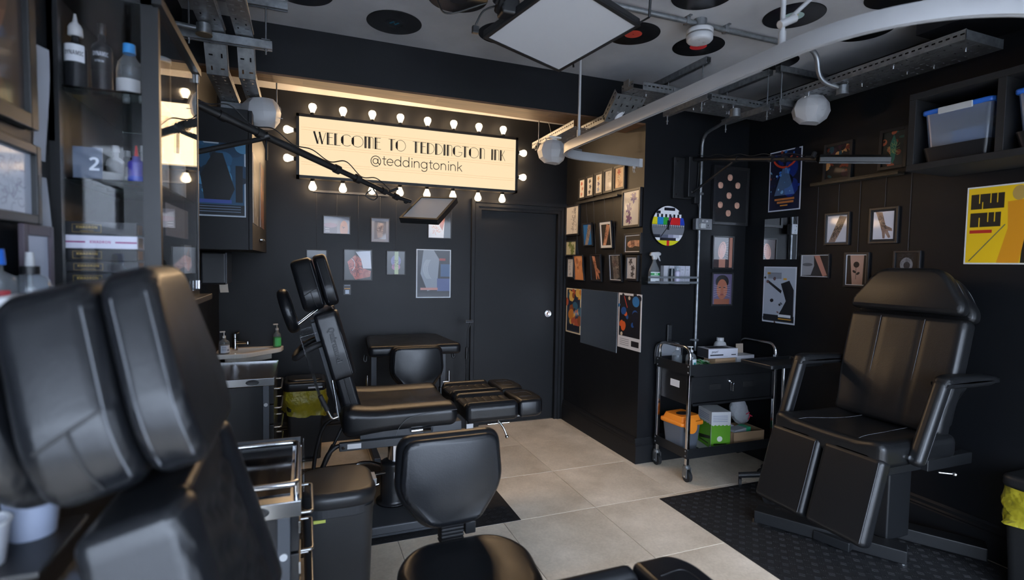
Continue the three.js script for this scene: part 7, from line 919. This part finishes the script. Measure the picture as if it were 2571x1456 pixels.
  const cb = single('cardboard_box', 'small brown cardboard box under the glove box on the trolley', 'box', rbox(2.795, 2.985, y, y + 0.07, -3.15, -3.03, 0.002, 1), M.card);
  const gb = thing('glove_box', 'white and black glove carton lying on the cardboard box', 'box', [2.88, y + 0.0705, -3.1], -0.06); part(gb, 'carton', rbox(-0.13, 0.13, 0, 0.07, -0.07, 0.06, 0.002, 1), std(L(0.5, 0.5, 0.54), 0.5)); part(gb, 'end_print', box(-0.1308, -0.13, 0.002, 0.068, -0.068, 0.058), std(L(0.02, 0.02, 0.024), 0.5)); part(gb, 'front_print', new THREE.PlaneGeometry(0.256, 0.066).translate(0, 0.035, 0.0608), print(txt([['pearl', 0.2, 0.3, 0.34]], '#c2c3cc', '#33353f', 512, 128, 'italic bold', (g, w, h) => { g.fillStyle = '#23252c'; g.fillRect(w * 0.05, h * 0.6, w * 0.45, h * 0.14); g.fillRect(w * 0.78, h * 0.62, w * 0.16, h * 0.1); g.fillStyle = '#8b8d98'; g.fillRect(w * 0.05, h * 0.84, w * 0.6, 3); }), 0.5)); part(gb, 'glove_slot', box(-0.09, 0.07, 0.07, 0.072, -0.04, 0.03), M.black);
  const wb = thing('white_bottle', 'white screw cap tub bottle at the back of the trolley', 'bottle', [3.02, y, -3.23]); part(wb, 'body', lathe([[0, 0], [0.045, 0], [0.048, 0.006], [0.048, 0.13], [0.04, 0.155], [0.024, 0.165], [0.024, 0.17], [0, 0.17]], 28), M.white); part(wb, 'cap', cyl(0.027, 0.026, 0.024, 24).translate(0, 0.168, 0), M.white); part(wb, 'label', labelG(0.048, 0.03, 0.1, -0.8, 1.8), std(L(0.42, 0.42, 0.5), 0.5));
  const ob = thing('dressing_box', 'open white carton with a raised flap on the trolley', 'box', [3.12, y, -3.12], 0.05); part(ob, 'carton', rbox(-0.09, 0.09, 0, 0.075, -0.05, 0.05, 0.001, 1), std(L(0.5, 0.5, 0.52), 0.55)); part(ob, 'flap', box(0.01, 0.085, 0.07, 0.15, -0.05, -0.047).rotateX(-0.06), std(L(0.38, 0.31, 0.24), 0.7)); part(ob, 'green_mark', [box(-0.035, -0.02, 0.02, 0.035, 0.0503, 0.0508)], std(L(0.05, 0.4, 0.08), 0.5)); part(ob, 'green_mark', [box(0.02, 0.035, 0.02, 0.035, 0.0503, 0.0508)], std(L(0.05, 0.4, 0.08), 0.5));
  // lower tray contents
  const yl2 = 0.1815, sb = thing('sharps_bin', 'grey sharps bin with an orange flip lid on the lower trolley tier', 'sharps bin', [2.585, yl2, -3.12], 0.12);
  part(sb, 'body', taperBox(0.15, 0.17, 0.19, 0.2, 0.19, 0.25), M.greyPlastic); const lid = part(sb, 'lid', smooth(extr(roundPoly([[-0.11, -0.115], [0.11, -0.115], [0.11, 0.115], [-0.11, 0.115]], 0.03), 0.03, 0.008, 3, 6), 0.9).rotateX(-PI / 2).translate(0, 0.185, 0), M.orange); part(lid, 'raised_top', taperBox(0.2, 0.2, 0.17, 0.17, 0.04, 0.25).translate(0, 0.212, 0), M.orange); part(lid, 'flap_disc', cyl(0.055, 0.055, 0.012, 28).rotateX(PI / 2 - 0.25).translate(-0.045, 0.195, 0.125), M.orange); part(lid, 'hole', cyl(0.04, 0.04, 0.002, 24).scale(1.4, 1, 1).translate(0, 0.252, 0.01), M.blackMatt);
  const rl = thing('tape_roll', 'thick cream paper roll beside the sharps bin', 'roll', [2.735, yl2, -3.19]); part(rl, 'roll', lathe([[0.025, 0.03], [0.05, 0.03], [0.052, 0.06], [0.05, 0.12], [0.03, 0.12], [0.025, 0.11], [0.025, 0.03]], 30), std(L(0.55, 0.5, 0.43), 0.8)); part(rl, 'dish', lathe([[0, 0], [0.04, 0], [0.052, 0.03], [0, 0.028]], 24), M.whiteDull);
  const kd = single('kidney_tray', 'small shiny steel tray on the lower trolley tier', 'tray', [rbox(2.64, 2.76, yl2, yl2 + 0.004, -3.02, -2.955, 0.001, 1), rbox(2.64, 2.76, yl2, yl2 + 0.025, -2.958, -2.955, 0.001, 1), rbox(2.64, 2.644, yl2, yl2 + 0.025, -3.02, -2.955, 0.001, 1), rbox(2.756, 2.76, yl2, yl2 + 0.025, -3.02, -2.955, 0.001, 1)], M.steel);
  const zig = (g, w, h, base) => { g.fillStyle = '#c4c6c8'; g.fillRect(0, 0, w, h); g.fillStyle = '#5a9a1c'; g.beginPath(); g.moveTo(0, h * base); for (let i = 0; i <= 10; i++) g.lineTo(w * i / 10, h * (base + (i % 2 ? 0.02 : -0.01))); g.lineTo(w, h); g.lineTo(0, h); g.fill(); g.fillStyle = '#d6dcd0'; g.beginPath(); g.arc(w * 0.45, h * 0.74, w * 0.14, 0, 6.3); g.fill(); g.fillStyle = '#1d2a12'; g.fillRect(w * 0.14, h * 0.87, w * 0.68, h * 0.045); g.fillStyle = '#7d86a0'; for (let i = 0; i < 4; i++) g.fillRect(w * 0.08, h * (0.1 + i * 0.05), w * 0.76, 4); };
  const gx = thing('printed_carton', 'tall green and white printed carton on the lower trolley tier', 'box', [2.86, yl2, -3.09], -0.25); part(gx, 'carton', rbox(-0.075, 0.075, 0, 0.27, -0.1, 0.1, 0.002, 1), std(L(0.5, 0.5, 0.5), 0.55)); part(gx, 'front_print', new THREE.PlaneGeometry(0.148, 0.266).translate(0, 0.135, 0.1012), print(canvasTex(160, 288, (g, w, h) => zig(g, w, h, 0.36)), 0.5)); part(gx, 'side_print', new THREE.PlaneGeometry(0.198, 0.266).rotateY(-PI / 2).translate(-0.0762, 0.135, 0), print(canvasTex(160, 224, (g, w, h) => { zig(g, w, h, 0.34); g.fillStyle = '#5a9a1c'; g.fillRect(0, h * 0.6, w, h * 0.28); g.fillStyle = '#14180f'; g.beginPath(); g.moveTo(w * 0.1, h * 0.78); g.lineTo(w * 0.95, h * 0.66); g.lineTo(w * 0.95, h * 0.74); g.lineTo(w * 0.12, h * 0.88); g.fill(); }), 0.5));
  const ct = thing('cardboard_tray', 'open brown cardboard tray of packets on the lower trolley tier', 'box', [3.1, yl2, -3.09], -0.06); const cw = 0.14, cd2 = 0.11, chh = 0.105; part(ct, 'carton', [box(-cw, cw, 0, 0.004, -cd2, cd2), box(-cw, cw, 0, chh, cd2 - 0.004, cd2), box(-cw, cw, 0, chh, -cd2, -cd2 + 0.004), box(-cw, -cw + 0.004, 0, chh, -cd2, cd2), box(cw - 0.004, cw, 0, chh, -cd2, cd2)], M.card);
  const sp = (lab, x, yy, z, w, h, d, m, m2, rz, ry) => { const b = thing('medical_packet', lab, 'packet', [x, yy, z], ry); part(b, 'carton', rbox(-w / 2, w / 2, 0, h, -d / 2, d / 2, 0.002, 1).rotateZ(rz), m); part(b, 'end_band', box(w * 0.22, w / 2 + 0.0006, -0.0006, h + 0.0006, -d / 2 - 0.0006, d / 2 + 0.0006).rotateZ(rz), m2); };
  const wh = std(L(0.42, 0.44, 0.47), 0.5); sp('grey packet with a green end lying in the cardboard tray', 3.06, yl2 + 0.06, -3.05, 0.17, 0.06, 0.08, wh, std(L(0.03, 0.42, 0.2), 0.5), 0.05, 0.1); sp('white packet with an orange red end tilted in the cardboard tray', 3.02, yl2 + 0.1, -3.13, 0.13, 0.035, 0.07, wh, std(L(0.7, 0.1, 0.02), 0.5), -0.35, -0.1);
  const bg = new THREE.IcosahedronGeometry(0.1, 5), bp = bg.attributes.position; for (let i = 0; i < bp.count; i++) { const v = V(bp.getX(i), bp.getY(i), bp.getZ(i)), n = 1 + 0.35 * (fbm(v.x * 4 + 3, v.y * 4 + v.z * 3 + 3, 8, 3, 501) - 0.5); bp.setXYZ(i, v.x * n * 0.75, v.y * n * 1.2, v.z * n * 0.5); }
  const bag = thing('carrier_bag', 'crumpled translucent white carrier bag with red print behind the cardboard tray', 'bag', [3.17, yl2 + 0.13, -3.14]); const bgeo = clean(bg); bgeo.computeVertexNormals(); part(bag, 'bag_body', toCreasedNormals(bgeo, 0.6).rotateZ(0.45).translate(-0.02, 0.09, 0), M.bagClear); for (const [x, yy, r] of [[0.0, 0.05, 0.3], [0.03, 0.03, -0.5], [0.015, 0.015, 0.9]]) part(bag, 'red_print', rbox(-0.018, 0.018, -0.004, 0.004, -0.0008, 0.0008, 0.0005, 1).rotateZ(r).translate(x, yy + 0.03, 0.066), std(L(0.55, 0.02, 0.06), 0.5));
}
// ---------- instrument tray stand and hidden stool base ----------
{
  const yT = 0.895, t = thing('instrument_stand', 'black instrument tray on a chrome post between trolley and treatment chair', 'stand', [2.86, 0.001, -2.58]);
  const sh = roundPoly([[-0.225, -0.13], [0.225, -0.13], [0.225, 0.13], [-0.225, 0.13]], 0.02), inn = new THREE.Path(roundPoly([[-0.205, -0.11], [0.205, -0.11], [0.205, 0.11], [-0.205, 0.11]], 0.015).getPoints(6)), rim = sh.clone(); rim.holes.push(inn);
  part(t, 'tray', [extr(sh, 0.006).rotateX(-PI / 2).translate(0.07, yT - 0.02, 0), extr(rim, 0.02, 0.003, 2).rotateX(-PI / 2).translate(0.07, yT - 0.018, 0)], M.blackSatin);
  part(t, 'post', rod([0.12, 0.05, -0.02], [0.12, yT - 0.02, -0.02], 0.011, 14), M.chrome); part(t, 'collar', cyl(0.018, 0.018, 0.05, 16).translate(0.12, 0.45, -0.02), M.black);
  for (let i = 0; i < 5; i++) { const a = i * 2 * PI / 5 + 2.62, c = Math.cos(a), s = Math.sin(a); part(t, 'star_leg', tube([[0.12, 0.12, -0.02], [0.12 + c * 0.12, 0.1, -0.02 + s * 0.12], [0.12 + c * 0.25, 0.075, -0.02 + s * 0.25]], 0.02, 14, 10), M.black); part(t, 'caster', [cyl(0.032, 0.032, 0.018, 20).rotateZ(PI / 2).rotateY(-a).translate(0.12 + c * 0.25 - s * 0.013, 0.034, -0.02 + s * 0.25 + c * 0.013), cyl(0.032, 0.032, 0.018, 20).rotateZ(PI / 2).rotateY(-a).translate(0.12 + c * 0.25 + s * 0.013, 0.034, -0.02 + s * 0.25 - c * 0.013)], M.rubber); }
}
// ---------- storage shelf high on the right wall ----------
{
  const xa = 3.0, y0 = 2.03, y1 = 2.435, z0 = -1.905, z1 = -0.72, th = 0.034, t = thing('storage_shelf', 'black open cube shelf high on the right wall', 'shelf', [3.18, y0, -1.3]);
  wpart(t, 'top_board', rbox(xa, XR, y1 - th, y1, z0, z1, 0.002, 1), M.blackMatt); wpart(t, 'bottom_board', rbox(xa, XR, y0, y0 + th, z0, z1, 0.002, 1), M.blackMatt); wpart(t, 'back_board', box(XR - 0.006, XR, y0, y1, z0, z1), M.blackMatt);
  for (const z of [z0 + th / 2, -1.5, -1.11, z1 - th / 2]) wpart(t, 'divider', rbox(xa + 0.001, XR - 0.006, y0 + th, y1 - th, z - th / 2, z + th / 2, 0.002, 1), M.blackMatt);
  const tub = (lab, z, h0) => {
    const b = thing('storage_tub', lab, 'storage tub', [3.17, h0, z], PI / 2, 'blue lidded tubs in the cube shelf');
    const shell = (w, d, h, k) => { const P = roundPoly([[-1, -1], [1, -1], [1, 1], [-1, 1]], 0.2).getPoints(6), o = []; for (let i = 0; i < P.length - 1; i++) { const f = (p, y, s) => [p.x * w / 2 * s, y, p.y * d / 2 * s], A = f(P[i], 0, k), B = f(P[i + 1], 0, k), C = f(P[i + 1], h, 1), D = f(P[i], h, 1); o.push(...A, ...C, ...B, ...A, ...D, ...C, 0, 0, 0, ...A, ...B); } const G = new THREE.BufferGeometry(); G.setAttribute('position', new THREE.Float32BufferAttribute(o, 3)); G.computeVertexNormals(); return toCreasedNormals(G, 0.6); };
    part(b, 'tub_wall', shell(0.3, 0.29, 0.17, 0.9), phy(0xb9c6da, 0.2, { transmission: 0.75, thickness: 0, side: THREE.DoubleSide })); const ld = part(b, 'lid', smooth(extr(roundPoly([[-0.16, -0.155], [0.16, -0.155], [0.16, 0.155], [-0.16, 0.155]], 0.03), 0.024, 0.007, 3, 6), 0.9).rotateX(-PI / 2).translate(0, 0.17, 0), M.blueLid); part(ld, 'clip_handle', rbox(-0.075, 0.075, 0.16, 0.192, -0.162, -0.15, 0.004), M.whiteDull);
    part(b, 'inner_carton', rbox(-0.11, 0.03, 0.004, 0.07, -0.12, 0.06, 0.001, 1), std(L(0.12, 0.26, 0.42), 0.5), 'blue carton seen through the tub'); part(b, 'inner_carton', rbox(0.035, 0.11, 0.004, 0.065, -0.1, 0.06, 0.001, 1), std(L(0.4, 0.36, 0.33), 0.6));
  };
  for (const [z, lab] of [[-1.695, 'black plastic crate under the blue lidded tub in the first cube'], [-1.305, 'black plastic crate under the blue lidded tub in the second cube']]) { const b = thing('storage_crate', lab, 'crate', [3.17, y0 + th + 0.0005, z]); part(b, 'crate_wall', taperBox(0.28, 0.27, 0.31, 0.3, 0.075, 0.2), M.blackSatin); }
  tub('blue lidded clear tub with a blue carton inside, next to the fantasy prints', -1.695, y0 + th + 0.077); tub('blue lidded clear tub in the cube further along the shelf', -1.305, y0 + th + 0.077);
}
scene.add(camera);
renderer.render(scene, camera);
